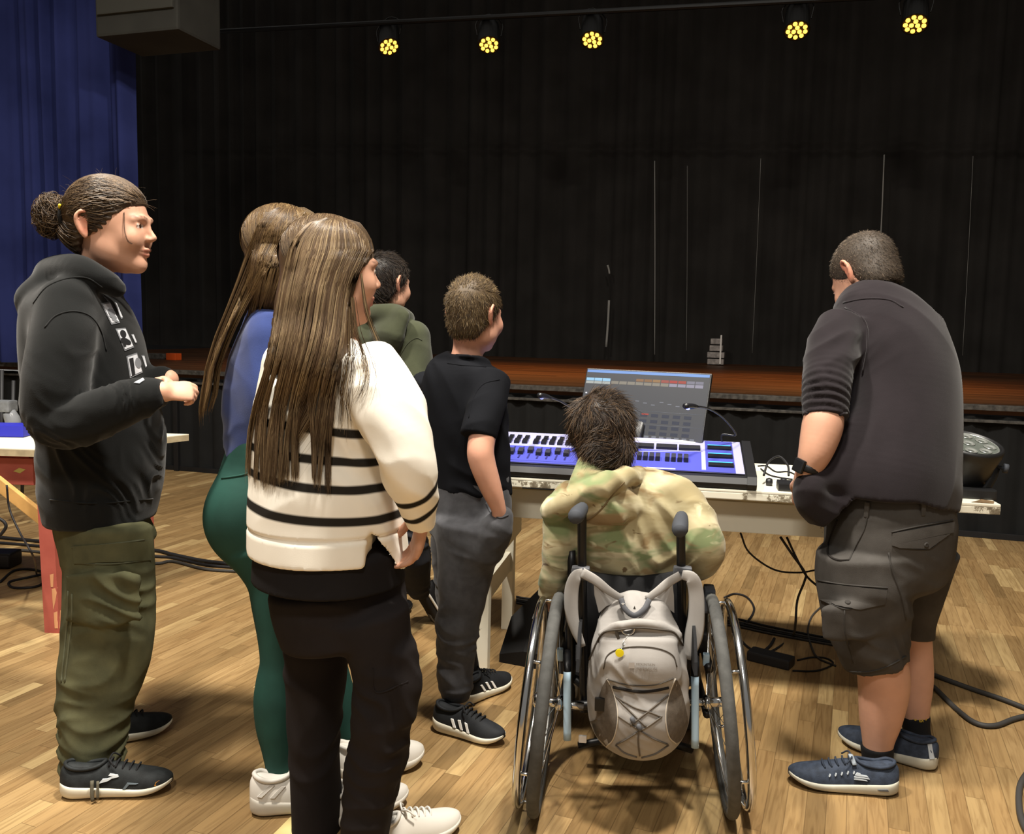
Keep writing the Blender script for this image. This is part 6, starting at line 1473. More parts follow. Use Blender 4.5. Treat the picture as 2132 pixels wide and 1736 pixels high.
    # navy mesh trainers
    UP = mat('navy_mesh_trainer', '#2c3442', .75, var=.25, vscale=60, bump=.35, bscale=500); WS = mat('grey_white_sole', '#b8b5a6', .6, var=.08, vscale=20); LG = mat('silver_grey_mark', '#a3a8ac', .5)
    ML = mat('navy_lace', '#252c38', .8)
    h1 = FL(1868, 1650); t1 = FL(1650, 1630); t1 = np.array(h1) + unit(np.array(t1) - h1) * .302
    s = shoe('shoe', root, h1, t1, .052, dict(upper=UP, sole=WS, lace=ML), H=1.0)
    side = 1
    w = MB()
    for k, (t0, hh, ln) in enumerate(((.30, .50, .12), (.29, .42, .14), (.31, .34, .12), (.36, .55, .05))):
        w.add(*side_mark(s, [(t0, hh), (t0 + ln, hh + .02), (t0 + ln - .01, hh + .07), (t0 + .01, hh + .05)], side, LG))
    w.build('oval_logo', LG, s['obj'])
    for k in range(5):
        t0 = .42 + k * .055; v, f = side_mark(s, [(t0, .64), (t0 + .010, .55), (t0 + .018, .56), (t0 + .008, .65)], side, LG); mk('eyelet_mark', v, f, LG, s['obj'], False)
    w = MB(); w.add(*side_mark(s, [(.12, -.12), (.20, -.10), (.22, -.04), (.13, -.03)], side, LG, bulge=.008)); w.build('heel_window', mat('dark_window', '#56575a', .4), s['obj'])
    v, f = tube([s['P'](.42, .026, .084), s['P'](.44, .0, .100), s['P'](.42, -.026, .084)], .007, n=4, flat=(1, .35)); mk('tongue_loop', v, f, mat('pale_grey_trim', '#8d959d', .6), s['obj'])
    h2 = FL(1952, 1604); d2 = unit(np.array((-.80, .60, 0))); s = shoe('shoe', root, h2, np.array(h2) + d2 * .295, .05, dict(upper=UP, sole=WS, lace=ML), H=1.0)
    v, f = side_mark(s, [(.02, .15), (.06, .85), (.10, .85), (.06, .15)], 1, LG); mk('heel_trim', v, f, LG, s['obj'], False)
man()
# ------------------------------------------------------------------ tables, lighting desk, monitor, cables and the other kit
TH = .76
TA = math.radians(11.0); TX_ = np.array((math.cos(TA), -math.sin(TA), 0)); TY_ = np.array((math.sin(TA), math.cos(TA), 0))
NR = V(2084, 1054, 2.745); NR[2] = 0                       # near right corner of the white table
T0 = NR - TX_ * 1.76                                       # near left corner
def tp(u, v, z): return T0 + TX_ * u + TY_ * v + EZ * z
TAX = (TX_, TY_, EZ)
def worn_white(name, edge):
    M = bpy.data.materials.new(name); M.use_nodes = True; MATS[name] = M; nt = M.node_tree; b = nt.nodes['Principled BSDF']; tc = nt.nodes.new('ShaderNodeTexCoord')
    n = nt.nodes.new('ShaderNodeTexNoise'); n.inputs['Scale'].default_value = 9; n.inputs['Detail'].default_value = 8; n.inputs['Roughness'].default_value = .75; nt.links.new(tc.outputs['Object'], n.inputs['Vector'])
    src = ramp(nt, n.outputs[0], [(0, '#e6e1cf'), (edge - .02, '#e2ddca'), (edge, '#8f8672'), (edge + .05, '#6d6250')])
    nt.links.new(src, b.inputs['Base Color']); b.inputs['Roughness'].default_value = .5; return M
M_wt = worn_white('white_table_paint', .72); M_we = worn_white('chipped_white_paint', .56); M_wf = worn_white('scuffed_white_frame', .66)
def white_table():
    root = empty('table', tp(.8, .3, 0), 'long white-painted wooden table with chipped edges holding the lighting desk', 'table')
    L, D = 1.76, .64
    b = MB(); b.add(*box(tp(L / 2, D / 2, TH - .004), L, D, .010, TAX, .003)); b.build('table_top', M_wt, root)
    b = MB(); b.add(*box(tp(L / 2, D / 2, TH - .021), L, D, .024, TAX, .003)); b.build('top_edge', M_we, root)
    b = MB(); b.add(*box(tp(L / 2 + .06, .085, TH - .034 - .074), L - .50, .022, .108, TAX, .003)); 
    b.build('front_apron', M_wf, root); b = MB(); b.add(*box(tp(L / 2 + .06, D - .06, TH - .034 - .06), L - .5, .022, .11, TAX, .003)); b.build('rear_apron', M_wf, root)
    b = MB(); b.add(*box(tp(.075, D / 2, TH - .034 - .15), .022, D - .10, .30, TAX, .003)); b.build('end_panel', M_wf, root)
    for u, v in ((.04, .08), (.04, D - .08), (1.435, .08), (1.55, D - .08)):
        if True:
            b = MB(); b.add(*box(tp(u, v, (TH - .034) / 2), .048, .048, TH - .034, TAX, .004)); b.build('leg', M_wf, root)
    b = MB(); b.add(*box(tp(.04, D / 2, .30), .022, D - .20, .085, TAX, .003)); b.build('end_rail', M_wf, root)
    b = MB(); b.add(*box(tp(.33, .085, TH - .034 - .074), .50, .020, .106, TAX, .003)); b.build('apron_board', M_wf, root)
    b = MB(); pts = [tp(1.12, .05, TH - .20), tp(1.12, .05, TH - .16)]
    # chipped corner: bare wood patch
    b.add(*prism([tp(L - .085, .012, TH + .0015), tp(L - .02, .006, TH + .0015), tp(L - .004, .05, TH + .0015), tp(L - .035, .075, TH + .0015), tp(L - .06, .04, TH + .0015)], (0, 0, .0012))); b.build('bare_wood_chip', mat('bare_wood', '#6b563c', .8, var=.3, vscale=40), root)
white_table()
def lighting_desk():
    u0, u1, v0, v1 = .04, .96, .035, .37
    root = empty('lighting_desk', tp(.4, .2, TH), 'wide lighting desk with blue-lit panel, black keys and faders on the white table', 'lighting desk')
    z0, z1 = TH + .048, TH + .115
    BK = mat('desk_black', '#17171a', .45, spec=.5); BL = mat('desk_blue_panel', '#44489c', .5, spec=.4); LV = mat('desk_lavender_panel', '#9d9dc4', .5); CY = mat('key_cyan_light', '#3f9fe0', .4, emit='#3d9cff', estr=.7); KY = mat('key_black', '#131318', .4, spec=.5); FD = mat('fader_slot', '#26265e', .6); WL_ = mat('desk_white_line', '#c9c9e2', .5)
    n_ = unit(np.cross(TX_, TY_ * (v1 - v0) + EZ * (z1 - z0))); sl = unit(TY_ * (v1 - v0) + EZ * (z1 - z0)); SLN = math.hypot(v1 - v0, z1 - z0)
    def sp(u, s, h=0.0): return tp(u + .095, v0, z0) + sl * s * SLN + n_ * h
    # body: wedge profile extruded
    prof = [(v0 - .03, TH + .004), (v0 - .04, TH + .022), (v0 - .028, z0 - .006), (v0, z0 - .002), (v1, z1 - .002), (v1 + .02, z1 - .01), (v1 + .02, TH + .004)]
    R = [[tp(u, v, z) for v, z in prof] for u in (u0 - .012, u1 + .012)]
    v, f = rings(R); mk('desk_body', v, f, BK, root, False)
    for u in (u0 - .022, u1 + .022):
        R = [[tp(u + d, v + dv, z + dz) for (v, z), (dv, dz) in zip(prof, ((-.006, 0), (-.008, 0), (-.006, .006), (0, .010), (0, .012), (.01, .006), (.01, 0)))] for d in (-.016, .016)]
        v, f = rings(R); mk('end_cheek', v, f, BK, root, False)
    def plate(name, ua, ub, sa, sb, m_, h=.0015, t=.002):
        q = [sp(ua, sa, h), sp(ub, sa, h), sp(ub, sb, h), sp(ua, sb, h)]; v, f = prism(q, n_ * t); return mk(name, v, f, m_, root, False)
    u0 -= .095; u1 -= .095
    plate('faceplate', u0, u1, .0, 1.0, LV)
    plate('blue_section', u0, .30, .06, .52, BL, .003); plate('blue_section', .31, .45, .06, .50, BL, .003); plate('blue_section', .46, .72, .05, .60, BL, .003); plate('blue_section', .735, .835, .05, .98, BL, .003); plate('front_strip', u0, .835, .0, .05, BL, .003)
    plate('display_strip', .47, .70, .88, .97, mat('desk_grey_strip', '#b9b6b4', .5), .003)
    ax = (TX_, sl, n_)
    AX = np.stack(ax)
    def key(ua, s, w, d, h, m_, name='key'): b = MB(); b.add(*box(sp(ua, s, .004 + h / 2), w, d, h, AX, .0025)); o = b.build(name, m_, root); return o
    keys = []
    proto = {}
    def put(kind, ua, s, w, d, h, m_):
        if kind not in proto:
            b = MB(); b.add(*box(np.zeros(3), w, d, h, AX, .0025)); p = MB(); 
            o = b.build(kind, m_, None); o.parent = root; o.location = tuple(sp(ua, s, .004 + h / 2) - ORG[root.name]); proto[kind] = o
        else:
            o = proto[kind].copy(); COL.objects.link(o); o.location = tuple(sp(ua, s, .004 + h / 2) - ORG[root.name])
        return o
    for k in range(9):
        put('key', u0 + .02 + k * .031 + (k >= 4) * .012, .66, .021, .042, .010, KY)
        put('small_key', u0 + .02 + k * .031 + (k >= 4) * .012, .80, .018, .030, .008, KY)
    for k in range(9):
        ua = u0 + .018 + k * .034
        v, f = prism([sp(ua - .003, .12, .006), sp(ua + .003, .12, .006), sp(ua + .003, .48, .006), sp(ua - .003, .48, .006)], n_ * .0008); mk('fader_track', v, f, FD, root, False)
        put('fader_knob', ua, .30 + .04 * math.sin(k * 2), .020, .040, .016, mat('fader_black', '#2c2c33', .5))
    b = MB(); b.add(*lathe([(.022, 0), (.024, .008), (.018, .014), (.004, .015)], sp(.335, .30, .004), np.stack([TX_, sl, n_]), 24)); b.build('jog_wheel', mat('lit_white_wheel', '#e8e8f4', .4, emit='#cfd4ff', estr=.5), root, smooth=True)
    for k in range(3):
        for j in range(4): put('key', .335 + j * .028, .66 + k * .105, .021, .026, .009, KY)
    for k, ub in enumerate((.47, .556, .64)):
        plate('lit_label', ub, ub + .075, .745, .80, CY, .004, .0012)
        for j in range(4): put('key', ub + .010 + j * .019, .685, .015, .040, .010, KY)
    for ub in (.50, .60):
        for j in range(4): put('encoder', ub + j * .022, .30, .016, .042, .020, mat('fader_black', '#2c2c33', .5))
    for j in range(2): put('encoder', .462 + j * .022, .56, .016, .042, .020, None)
    for r in range(3):
        plate('lit_label', .745, .828, .26 + r * .27, .32 + r * .27, CY, .004, .0012)
        for j in range(6): put('small_key', .752 + j * .014, .19 + r * .27, .011, .040, .010, KY)
    plate('front_logo', .53, .63, .012, .040, WL_, .005, .001)
    for a, c in (((u0, .57), (.455, .57)), ((.455, .50), (.725, .63)), ): 
        v, f = tube([sp(a[0], a[1], .0045), sp(c[0], c[1], .0045)], .0022, n=1, seg=4); mk('panel_line', v, f, WL_, root)
    # goose-neck lamps
    gl = mat('goose_black', '#1b1b1f', .35, spec=.6); 
    for (base, pts, head, lit) in ((sp(.22, 1.0, 0), [(1196, 858), (1172, 838), (1146, 827)], (1122, 823), False), (sp(.80, 1.0, 0), [(1532, 905), (1508, 872), (1478, 852), (1452, 846)], (1426, 845), True)):
        Y0 = base[1]; P = [base, base + EZ * .03] + [V(x, y, Y0 - .02 - .06 * k) for k, (x, y) in enumerate(pts)]
        v, f = tube(P, .0042, n=6, seg=8); g = mk('gooseneck', v, f, gl, root)
        h0 = P[-1]; h1 = V(head[0], head[1], Y0 - .02 - .06 * len(pts))
        v, f = tube([h0, h0 * .6 + h1 * .4, h1], [.005, .0105, .010], n=3, seg=10); mk('lamp_head', v, f, gl, g)
        b = MB(); b.add(*lathe([(.002, -.002), (.007, -.002), (.006, .003), (.002, .004)], h1 * .75 + h0 * .25 - EZ * .009, np.stack([TX_, -TY_, -EZ]), 12)); b.build('led_tip', mat('blue_white_led', '#dfe4ff', .4, emit='#7f8cff', estr=9.0) if lit else mat('led_glass', '#8f96b8', .3, emit='#aab4ff', estr=1.2), g)
        pl = bpy.data.lights.new('desk_lamp_glow', 'SPOT'); pl.energy = 1.7 if lit else 1.3; pl.color = (.30, .33, 1.0); pl.spot_size = math.radians(130); pl.spot_blend = .8; pl.shadow_soft_size = .01
        po = bpy.data.objects.new('desk_lamp_glow', pl); COL.objects.link(po); po.location = tuple(h1 - EZ * .016)
        tgt = Vector(sp(.62 if lit else .12, .4, 0)); po.rotation_euler = (tgt - po.location).to_track_quat('-Z', 'Y').to_euler()
lighting_desk()
def monitor():
    ps, tl = math.radians(27), math.radians(21)
    x = np.array((math.cos(ps), -math.sin(ps), 0)); bk = np.array((math.sin(ps), math.cos(ps), 0)); u = EZ * math.cos(tl) + bk * math.sin(tl); n = np.cross(x, u)      # n faces the room
    W_, H_ = .520, .318
    tl_c = V(1222, 766, 3.58); c = tl_c + x * W_ / 2 - u * H_ / 2
    base = c - u * .3; base[2] = TH
    root = empty('monitor', base, 'flat computer monitor showing a grey control screen behind the lighting desk', 'monitor')
    A = np.stack([x, u, n])
    BK = mat('monitor_black', '#101012', .4, spec=.5)
    b = MB(); b.add(*box(c - n * .012, W_, H_, .022, A, .004)); b.build('casing', BK, root)
    def P(a, d, h=.0): return c + x * (a - .5) * W_ + u * (.5 - d) * H_ + n * h
    def rect(name, a0, d0, a1, d1, m_, h, par): v, f = prism([P(a0, d0, h), P(a0, d1, h), P(a1, d1, h), P(a1, d0, h)], n * .0004); return mk(name, v, f, m_, par, False)
    def em(name, c_, e, rough=.35): return mat('screen_' + name, '#0c0c0e', rough, emit=c_, estr=e)
    sc = rect('screen', .008, .012, .992, .972, em('grey', '#5d5d60', .75), .0002, root)
    rect('title_bar', .012, .02, .988, .055, em('blue', '#7fa6e6', 1.0), .001, sc)
    for k in range(3): 
        rect('lit_cell', .015 + k * .068, .128, .079 + k * .068, .165, em('cyan', '#9fd0f0', 1.0), .001, sc); rect('lit_cell', .015 + k * .068, .170, .079 + k * .068, .205, em('pale', '#b9bdb8', .9), .001, sc)
    cols = ['#77746a', '#8a8578', '#8f7a5a', '#a07550', '#9a7048', '#a98052', '#b0564a', '#c04038', '#b84a3c', '#8d8a9a', '#8a8898']
    for k, cc in enumerate(cols):
        a = .225 + k * .0665; 
        if k > 2: rect('colour_cell', a, .115, a + .06, .150, em('c%d' % k, cc, .8), .001, sc)
        rect('colour_cell', a, .158, a + .06, .198, em('d%d' % k, '#9c9486' if k < 7 else '#a7a2b4', .8), .001, sc)
    for k in range(4): rect('white_dot', .025 + k * .065, .325, .038 + k * .065, .342, em('white', '#f4f6ff', 1.3), .001, sc)
    for k in range(14): rect('dim_label', .06 + k * .064, .40 + .02 * (k % 3), .09 + k * .064, .41 + .02 * (k % 3), em('dim', '#8d8f98', .8), .001, sc)
    for r in range(4):
        for k in range(5): rect('dim_tile', .50 + k * .085, .56 + r * .075, .555 + k * .085, .60 + r * .075, em('tile', '#3f4455', .75), .001, sc)
    rect('red_tile', .51, .56, .565, .575, em('red', '#b8483a', 1.0), .0015, sc)
    for y_ in (.53, .70): v, f = tube([P(.45, y_, .001), P(.97, y_, .001)], .0007, n=1, seg=4); mk('panel_line', v, f, em('line', '#7d8088', .8), sc)
    for k in range(9): rect('dim_label', .44 + k * .058, .84, .475 + k * .058, .865, em('dim', '#8d8f98', .8), .001, sc)
    rect('lower_bar', .012, .90, .988, .965, em('bar', '#6f6f70', .85), .001, sc)
    rect('power_light', .86, .955, .872, .966, em('bluedot', '#4f9bff', 2.5), .002, sc)
    q = base.copy(); b = MB(); b.add(*tube([c - n * .03, base + EZ * .12 + bk * .06, base + EZ * .01 + bk * .05], .018, n=4, flat=(1.6, .6))); b.build('stand_neck', BK, root, smooth=True)
    b = MB(); b.add(*box(base + EZ * .007 + bk * .05, .24, .16, .012, (x, bk, EZ), .005)); b.build('stand_foot', BK, root)
monitor()
def headset_and_box():
    CBK = mat('cable_black', '#19181a', .6)
    # small black adapter box with leads on the table
    c = V(1650, 1008, 2.92); c[2] = TH
    root = empty('adapter_box', c, 'small black adapter box on the white table beside the shorts wearer\'s wrist', 'adapter')
    b = MB(); b.add(*box(c + EZ * .016, .10, .07, .030, TAX, .006)); b.build('case', mat('desk_black', '#17171a', .45), root)
    pts = [(1600, 986), (1590, 968), (1600, 956), (1612, 972), (1640, 990)]
    root = empty('headset', V(1600, 985, 3.05) * (1, 1, 0) + (0, 0, TH), 'black headset with coiled lead on the white table right of the lighting desk', 'headset')
    v, f = tube([V(1590, 990, 3.02), V(1600, 962, 3.06), V(1622, 950, 3.1), V(1640, 968, 3.05), V(1642, 990, 3.0)], .004, n=6); mk('headband', v, f, CBK, root)
    for x, y in ((1602, 992), (1632, 990)): 
        q = V(x, y, 3.0); q[2] = TH + .014; v, f = lathe([(.004, -.012), (.012, -.010), (.015, 0), (.012, .010), (.004, .012)], q, np.stack([TY_, EZ, TX_]), 14); mk('ear_pad', v, f, mat('desk_black', '#17171a', .45), root)
    g = [FLt(x, y) for x, y in ((1584, 978), (1600, 990), (1622, 996), (1650, 1000))]
    v, f = tube([p + EZ * .004 for p in g], .003, n=6); mk('lead', v, f, CBK, root)
    g = [FLt(x, y) for x, y in ((1578, 972), (1596, 972), (1615, 984), (1640, 984), (1660, 992))]
    v, f = tube([p + EZ * .004 for p in g], .003, n=6); mk('lead', v, f, CBK, root)
def FLt(px, py): return FL(px, py, TH)
headset_and_box()
def par_lamp():
    c = V(2016, 925, 2.93); root = empty('par_lamp', V(2010, 1048, 2.93) * (1, 1, 0) + (0, 0, TH), 'black LED par lamp with yoke standing on the right end of the white table', 'par lamp')
    BK = mat('par_black', '#131314', .45, spec=.5); GL = mat('par_lens_plate', '#5b605a', .4); RG = mat('par_ring', '#c3c6c0', .25, metal=.7)
    up = unit(np.array((.06, -.28, .95))); x = unit(np.cross(EY, up)); y = np.cross(up, x); A = np.stack([x, y, up])
    b = MB(); b.add(*lathe([(.080, -.155), (.094, -.14), (.098, -.06), (.108, -.03), (.112, 0), (.109, .010), (.100, .010), (.099, .0)], c, A, 40)); b.build('housing', BK, root, smooth=True)
    b = MB(); b.add(*lathe([(.001, .0), (.097, .0), (.097, .003), (.001, .003)], c, A, 40)); lp = b.build('lens_plate', GL, root)
    v, f = tube([c + (x * math.cos(t) + y * math.sin(t)) * .094 + up * .004 for t in np.arange(40) * math.pi / 20], .0022, n=1, closed=True); mk('silver_ring', v, f, RG, root)
    for k in range(9):
        r_, a = (0.066, k * 45) if k < 8 else (0, 0)
        if k == 8: r_ = .0
        q = c + (x * math.cos(math.radians(a)) + y * math.sin(math.radians(a))) * r_ + up * .003
        b = MB(); b.add(*lathe([(.019, 0), (.021, .002), (.019, .004), (.014, .001), (.006, -.001)], q, A, 16)); b.build('led_lens', RG, lp, smooth=True)
    s = c + x * .105 - up * .06
    foot = V(2036, 1052, 2.86); foot[2] = TH + .012
    f2 = V(1975, 1048, 2.93); f2[2] = TH + .012
    v, f = tube([s, s * .55 + foot * .45 + TX_ * .01, foot, f2], [.012] * 4, n=5, flat=(1.2, .35), up=(0, 1, 0)); mk('yoke', v, f, BK, root)
    b = MB(); b.add(*lathe([(.006, 0), (.006, .02), (.016, .02), (.016, .034), (.004, .034)], s, np.stack([y, up, x]), 14)); b.build('tilt_knob', mat('grip_rubber', '#3c3f45', .75), root, smooth=True)
    b = MB(); b.add(*box(V(2030, 1046, 2.86) * (1, 1, 0) + (0, 0, TH + .018), .11, .07, .034, TAX, .006)); b.build('base_box', BK, root)
    v, f = tube([c - up * .15 + TX_ * .02, V(2005, 1020, 2.95), V(1990, 1040, 2.98)], .006, n=4); mk('mains_lead', v, f, BK, root)
    b = MB(); q = V(2010, 1012, 3.0); q[2] = TH + .03; b.add(*box(q, .05, .05, .058, TAX, .006)); b.build('connector', mat('dull_green_plug', '#4c4f44', .6), root)
par_lamp()
def wedge():
    a, b_ = FL(1035, 1382), FL(1140, 1402); d = unit(b_ - a); bk = unit(np.array((-d[1], d[0], 0)))
    root = empty('wedge_monitor', (a + b_) / 2 + bk * .15, 'black wedge-shaped floor loudspeaker under the white table left of the wheelchair', 'loudspeaker')
    BK = mat('wedge_black', '#131314', .7, var=.2, vscale=20, bump=.15, bscale=300)
    L = .38; prof = [(0, 0), (0, .06), (.20, .27), (.30, .24), (.32, 0)]
    R = [[a + d * u + bk * v + EZ * z for v, z in prof] for u in (0, L)]
    R = [[a + bk * .02 + d * (u) + bk * v * s + EZ * z * s2 for v, z in prof] for u, s, s2 in ((0, .55, .55), (.10, 1, 1), (L, 1, 1))]
    v, f = rings(R); mk('cabinet', v, f, BK, root, False)
    lg = mat('pale_badge', '#8f9195', .5)
    for k in range(2):
        q = V(1108 + k * 7, 1288 - k * 8, 3.08); v, f = prism([q, q + d * .012 + EZ * .004, q + d * .016 + EZ * .022, q + d * .006 + EZ * .02], -bk * .002 + EZ * .001); mk('badge', v, f, lg, root, False)
wedge()
def red_table():
    # near right corner from the photograph's red leg
    leg = FL(118, 1312); NRc = leg + np.array((.03, -.07, 0)); 
    a = math.radians(4); x = np.array((math.cos(a), -math.sin(a), 0)); y = np.array((math.sin(a), math.cos(a), 0)); A = (x, y, EZ)
    root = empty('table', leg, 'red-painted wooden table with worn white top beside the black hooded top', 'table')
    RD = mat('red_gloss_paint', '#ad5a4e', .5, var=.08, vscale=10, second='#a04f45'); CR = mat('cream_top', '#e4dfca', .45, var=.04); ED = mat('raw_board_edge', '#a5977a', .8, var=.15, vscale=30); PI2 = mat('pine_brace', '#c69a5c', .6, var=.15, vscale=12)
    zt = .745
    # top: near edge runs left out of frame; right end recedes to its far corner
    nr = V(101, 938, 2.96 * 0 + (CAM_H - zt) * FOC / (938 - 657)); fr = V(393, 905, (CAM_H - zt) * FOC / (905 - 664)); nr[2] = fr[2] = zt
    xr = x
    pl = [nr - x * 1.5, nr, fr, fr - x * 1.9]
    v, f = prism([p - EZ * .004 for p in pl], (0, 0, .004)); mk('table_top', v, f, CR, root, False)
    v, f = prism([p - EZ * .032 for p in pl], (0, 0, .028)); mk('top_edge', v, f, ED, root, False)
    ed = unit(fr - nr); c0 = nr + ed * .10 - x * .08
    q0 = nr - x * .10 + y * .06; 
    v, f = box(q0 - x * .72 - EZ * .105, 1.44, .030, .115, A, .004); mk('apron', v, f, RD, root, False)
    v, f = box(q0 - x * .72 + y * .01 - EZ * .045, 1.40, .04, .022, A); mk('upper_rail', v, f, mat('deep_red_paint', '#8e352d', .6), root, False)
    lt = V(96, 1000, leg[1]); lt = np.array((leg[0] - .02, leg[1] + .01, zt - .05))
    R = []
    for t in (0, 1):
        p = leg * (1 - t) + lt * t; w_ = .032 - .0 * t
        R.append([p + x * a_ * w_ + y * b_ * w_ for a_, b_ in ((-1, -1), (1, -1), (1, 1), (-1, 1))])
    v, f = rings(R); lo = mk('leg', v, f, RD, root, False)
    far = fr - ed * .12 - x * .12; v, f = rings([[np.array((far[0], far[1], z)) + x * a_ * .03 + y * b_ * .03 for a_, b_ in ((-1, -1), (1, -1), (1, 1), (-1, 1))] for z in (0, zt - .04)]); mk('leg', v, f, RD, root, False)
    l2 = leg - x * 1.25; v, f = rings([[np.array((l2[0], l2[1], z)) + x * a_ * .03 + y * b_ * .03 for a_, b_ in ((-1, -1), (1, -1), (1, 1), (-1, 1))] for z in (0, zt - .04)]); mk('leg', v, f, RD, root, False)
    p0, p1 = V(2, 1010, leg[1] + .05), V(100, 1088, leg[1] + .02); dd = unit(p1 - p0); v, f = box((p0 + p1) / 2, np.linalg.norm(p1 - p0) + .06, .03, .062, (dd, np.cross(EZ, dd), np.cross(dd, np.cross(EZ, dd))), .003); mk('brace', v, f, PI2, root, False)
    YP = mat('chipped_yellow', '#b8a85c', .8)
    tr = tree_of(*[o for o in root.children])
    for poly in ([(28, 981), (40, 974), (54, 977), (42, 985)],):
        q = patch(tr, poly, .001, sub=2)
        if q: mk('paint_chip', q[0], q[1], YP, root)
    for poly in ([(104, 1196), (112, 1194), (111, 1222), (106, 1222)], [(108, 1226), (120, 1222), (116, 1250), (111, 1270)], [(112, 1275), (126, 1270), (124, 1308), (114, 1308)]):
        q = patch(tr, poly, .001, sub=2)
        if q: mk('paint_chip', q[0], q[1], mat('bare_pine_wear', '#c78f66', .8), root)
    # things on it
    c = FL(24, 908, zt); r2 = empty('blue_box', c, 'bright blue box with a white end lying on the red table', 'box')
    v, f = box(c + EZ * .030, .15, .09, .056, (unit(x + y * .12), unit(y - x * .12), EZ), .006); mk('carton', v, f, mat('bright_blue_card', '#2b2ea8', .5), r2, False)
    c2 = FL(1, 912, zt); c2[2] = zt + .034; v, f = box(c2 - x * .03, .012, .08, .060, (unit(x + y * .12), unit(y - x * .12), EZ), .003); mk('white_end', v, f, mat('white_gloss', '#d8d2cc', .4), r2, False)
    c = FL(20, 897, zt); r3 = empty('grey_tape_machine', c, 'grey metal and clear plastic gadget behind the blue box', 'gadget')
    v, f = box(c + EZ * .12 - x * .02, .09, .07, .055, A, .01); mk('metal_head', v, f, mat('gadget_grey', '#75777a', .5, metal=.3, var=.2, vscale=30), r3, False)
    v, f = tube([c + x * .015 + EZ * .0, c + x * .02 + EZ * .045, c + EZ * .09], [.034, .036, .03], n=3, seg=12); mk('clear_reel', v, f, mat('clear_grey_plastic', '#8a8c90', .2, alpha=.7), r3)
    v, f = box(c + EZ * .012 + y * .02, .16, .10, .024, A, .004); mk('base_plate', v, f, mat('gadget_dark', '#3f413c', .6), r3, False)
    c = FL(66, 898, zt); r4 = c; v, f = box(c + EZ * .02 + x * .01, .07, .05, .04, A, .004); o = mk('khaki_tin', v, f, mat('khaki_paint', '#595a43', .6), None, False); tag(o, 'small khaki tin on the red table right behind the blue box', 'tin')
    # black tripod legs / stands behind the table
    for k, (x0, y0, x1, y1) in enumerate(((28, 792, 24, 860), (4, 770, 2, 860), (52, 820, 46, 880))):
        v, f = tube([V(x0, y0, 5.2), V(x1, y1 + 150, 5.2)], .010, n=1); o = mk('thin_stand', v, f, mat('dull_grey_tube', '#343436', .5)); tag(o, ['thin dark stand pole standing nearest the blue box', 'thin dark stand pole at the left picture edge', 'thin dark stand pole beside the black hooded sleeve'][k], 'stand pole')
red_table()
# ------------------------------------------------------------------ cables on and above the floor
CB1 = mat('cable_black', '#19181a', .6); CB2 = mat('cable_grey', '#3a3836', .6)
def fcable(name, pxs, r, label, m_=CB1, cat='cable', grp=None, n=6, lifts=None):
    pts = []
    for k, p in enumerate(pxs):
        if len(p) == 2: q = FL(*p); q[2] = r
        else: q = V(*p)
        pts.append(q)
    v, f = tube(pts, r, seg=8, n=n); o = mk(name, v, f, m_); tag(o, label, cat, grp); return o
for k, (off, lab) in enumerate(((0, 'topmost black cable of the bundle passing behind the green leggings'), (12, 'second black cable of the bundle passing behind the green leggings'), (27, 'lowest black cable of the bundle passing behind the green leggings'))):
    fcable('floor_cable', [(-40, 1118 + off), (60, 1128 + off * .8), (200, 1140 + off), (320, 1149 + off * 1.0), (360, 1158 + off * .5), (430, 1172 + off * .6), (520, 1180 + off * .5), (640, 1186 + off * .6), (800, 1200 + off), (1000, 1240 + off)], .008 if k else .010, lab, CB1 if k < 2 else CB2)
fcable('floor_cable', [(0, 1214), (30, 1190), (70, 1188), (98, 1200), (80, 1222), (30, 1226), (20, 1214), (60, 1204), (96, 1196)], .006, 'black cable loop lying on the floor by the red table leg')
fcable('hanging_lead', [(14, 1010, 3.4), (20, 1060, 3.4), (42, 1110, 3.35), (70, 1160, 3.3), (76, 1196)], .004, 'thin black lead drooping from the red table to the floor')
fcable('hanging_lead', [(-10, 1075, 3.2), (8, 1086, 3.2), (12, 1098, 3.2), (0, 1115, 3.2)], .006, 'short black lead curling at the left picture edge under the red table')
c = FL(2, 1178); v, f = box(c + EZ * .04, .16, .12, .08, None, .015); o = mk('black_power_block', v, f, mat('desk_black', '#17171a', .45)); tag(o, 'black power block on the floor under the red table', 'power block')
# bundle under the white table
for k, (off, lab) in enumerate(((0, 'topmost cable of the taped bundle behind the bare shins'), (6, 'second cable of the taped bundle behind the bare shins'), (11, 'third cable of the taped bundle behind the bare shins'), (16, 'lowest cable of the taped bundle behind the bare shins'))):
    fcable('bundle_cable', [(1075, 1244 + off * .8), (1120, 1250 + off * .8), (1400, 1276 + off), (1520, 1288 + off), (1600, 1306 + off * .9), (1700, 1326 + off * .8), (1780, 1340 + off * .8), (1860, 1352 + off)], .0048, lab, CB1 if k % 2 == 0 else CB2)
fcable('hanging_lead', [(1542, 1110, 2.99), (1560, 1150, 3.05), (1610, 1185, 3.1), (1660, 1192, 3.12), (1702, 1186, 3.1)], .0035, 'thin black lead sagging from the table apron towards the cargo shorts')
fcable('hanging_lead', [(1625, 1118, 2.98), (1650, 1155, 3.0), (1676, 1192, 3.05), (1675, 1210, 3.05), (1660, 1250, 3.1), (1656, 1300, 3.1), (1650, 1326), (1620, 1350), (1588, 1366)], .0045, 'black lead hanging from the table down to the power adapter')
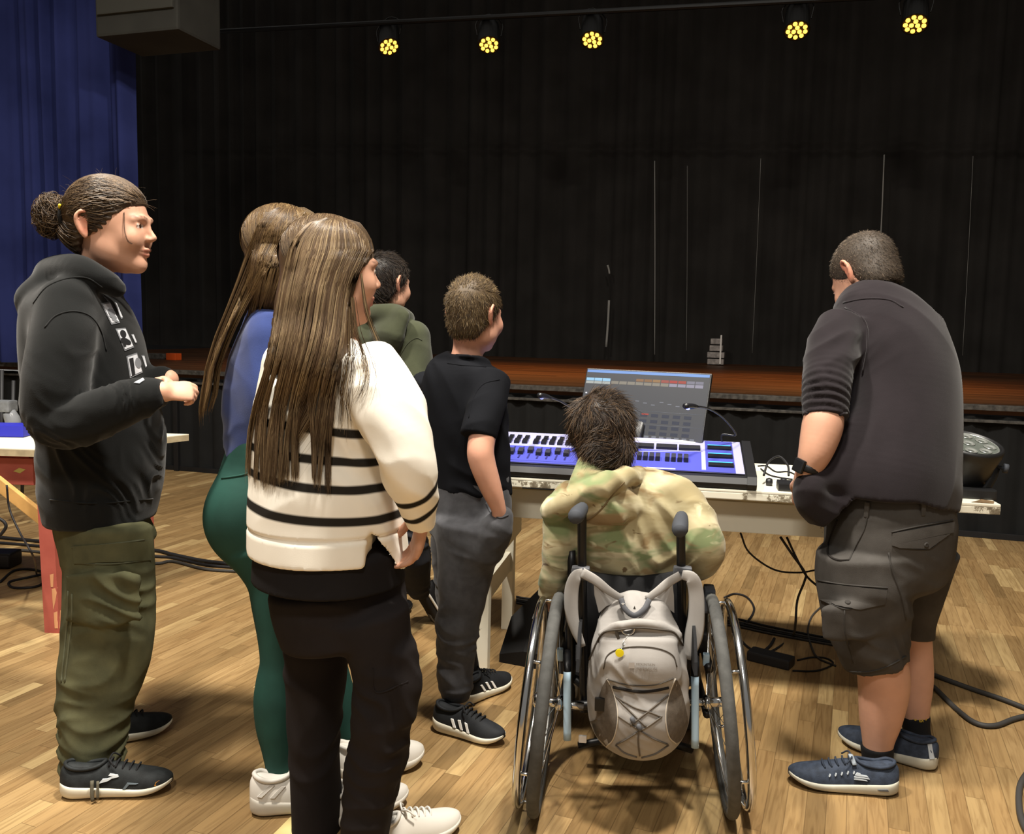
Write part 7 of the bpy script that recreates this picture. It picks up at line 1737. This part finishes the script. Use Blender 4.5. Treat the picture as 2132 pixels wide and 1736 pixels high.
fcable('hanging_lead', [(1638, 1118, 3.0), (1660, 1165, 3.0), (1680, 1200, 2.98), (1712, 1228, 2.95)], .004, 'short black lead crossing behind the hanging adapter lead')
fcable('floor_cable', [(1508, 1246), (1530, 1238), (1556, 1246), (1570, 1270), (1556, 1296), (1536, 1304)], .005, 'small black cable loop on the floor right of the wheelchair wheel')
fcable('floor_cable', [(1530, 1320), (1552, 1345), (1570, 1358), (1588, 1370)], .005, 'short black cable running from the bundle into the power adapter')
fcable('floor_cable', [(1612, 1332), (1604, 1346), (1592, 1358), (1590, 1372)], .006, 'short thick lead entering the top of the floor adapter')
fcable('floor_cable', [(1712, 1262), (1690, 1285), (1682, 1315), (1690, 1350), (1704, 1372), (1740, 1388)], .004, 'thin grey lead curving on the floor beside the cargo shorts', CB2)
fcable('floor_cable', [(1660, 1376), (1690, 1370), (1720, 1372), (1734, 1384), (1700, 1398), (1650, 1398)], .0035, 'flat black lead loop right of the floor adapter in the table\'s shadow')
c = FL(1604, 1380); b = MB(); b.add(*box(c + EZ * .02, .17, .075, .038, (unit(np.array((.75, -.55, 0))), unit(np.array((.55, .75, 0))), EZ), .008)); tag(b.build('power_adapter', mat('desk_black', '#17171a', .45)), 'black mains adapter brick on the floor between wheelchair and navy trainers', 'power adapter')
fcable('floor_cable', [(1870, 1378), (1940, 1408), (2020, 1438), (2090, 1462), (2160, 1490)], .009, 'thick dark cable running from the navy trainer heel to the right picture edge', CB2)
fcable('floor_cable', [(1890, 1400), (1940, 1432), (1990, 1480), (2030, 1510), (2070, 1516), (2110, 1502), (2160, 1490)], .009, 'thick dark cable sagging into a bend right of the navy trainers', CB2)
fcable('floor_cable', [(2150, 1600), (2124, 1640), (2122, 1690), (2134, 1730), (2160, 1760)], .009, 'dark cable curve cut by the lower right picture edge', CB2)
# pale tape mark on the floor
a = [FL(566, 1740), FL(606, 1700), FL(640, 1700), FL(650, 1740)]; v, f = prism([p + EZ * .0006 for p in a], (0, 0, .0006)); o = mk('floor_tape', v, f, mat('cream_tape', '#e2cf8e', .6)); tag(o, 'cream tape patch on the floor by the white trainer', 'tape')
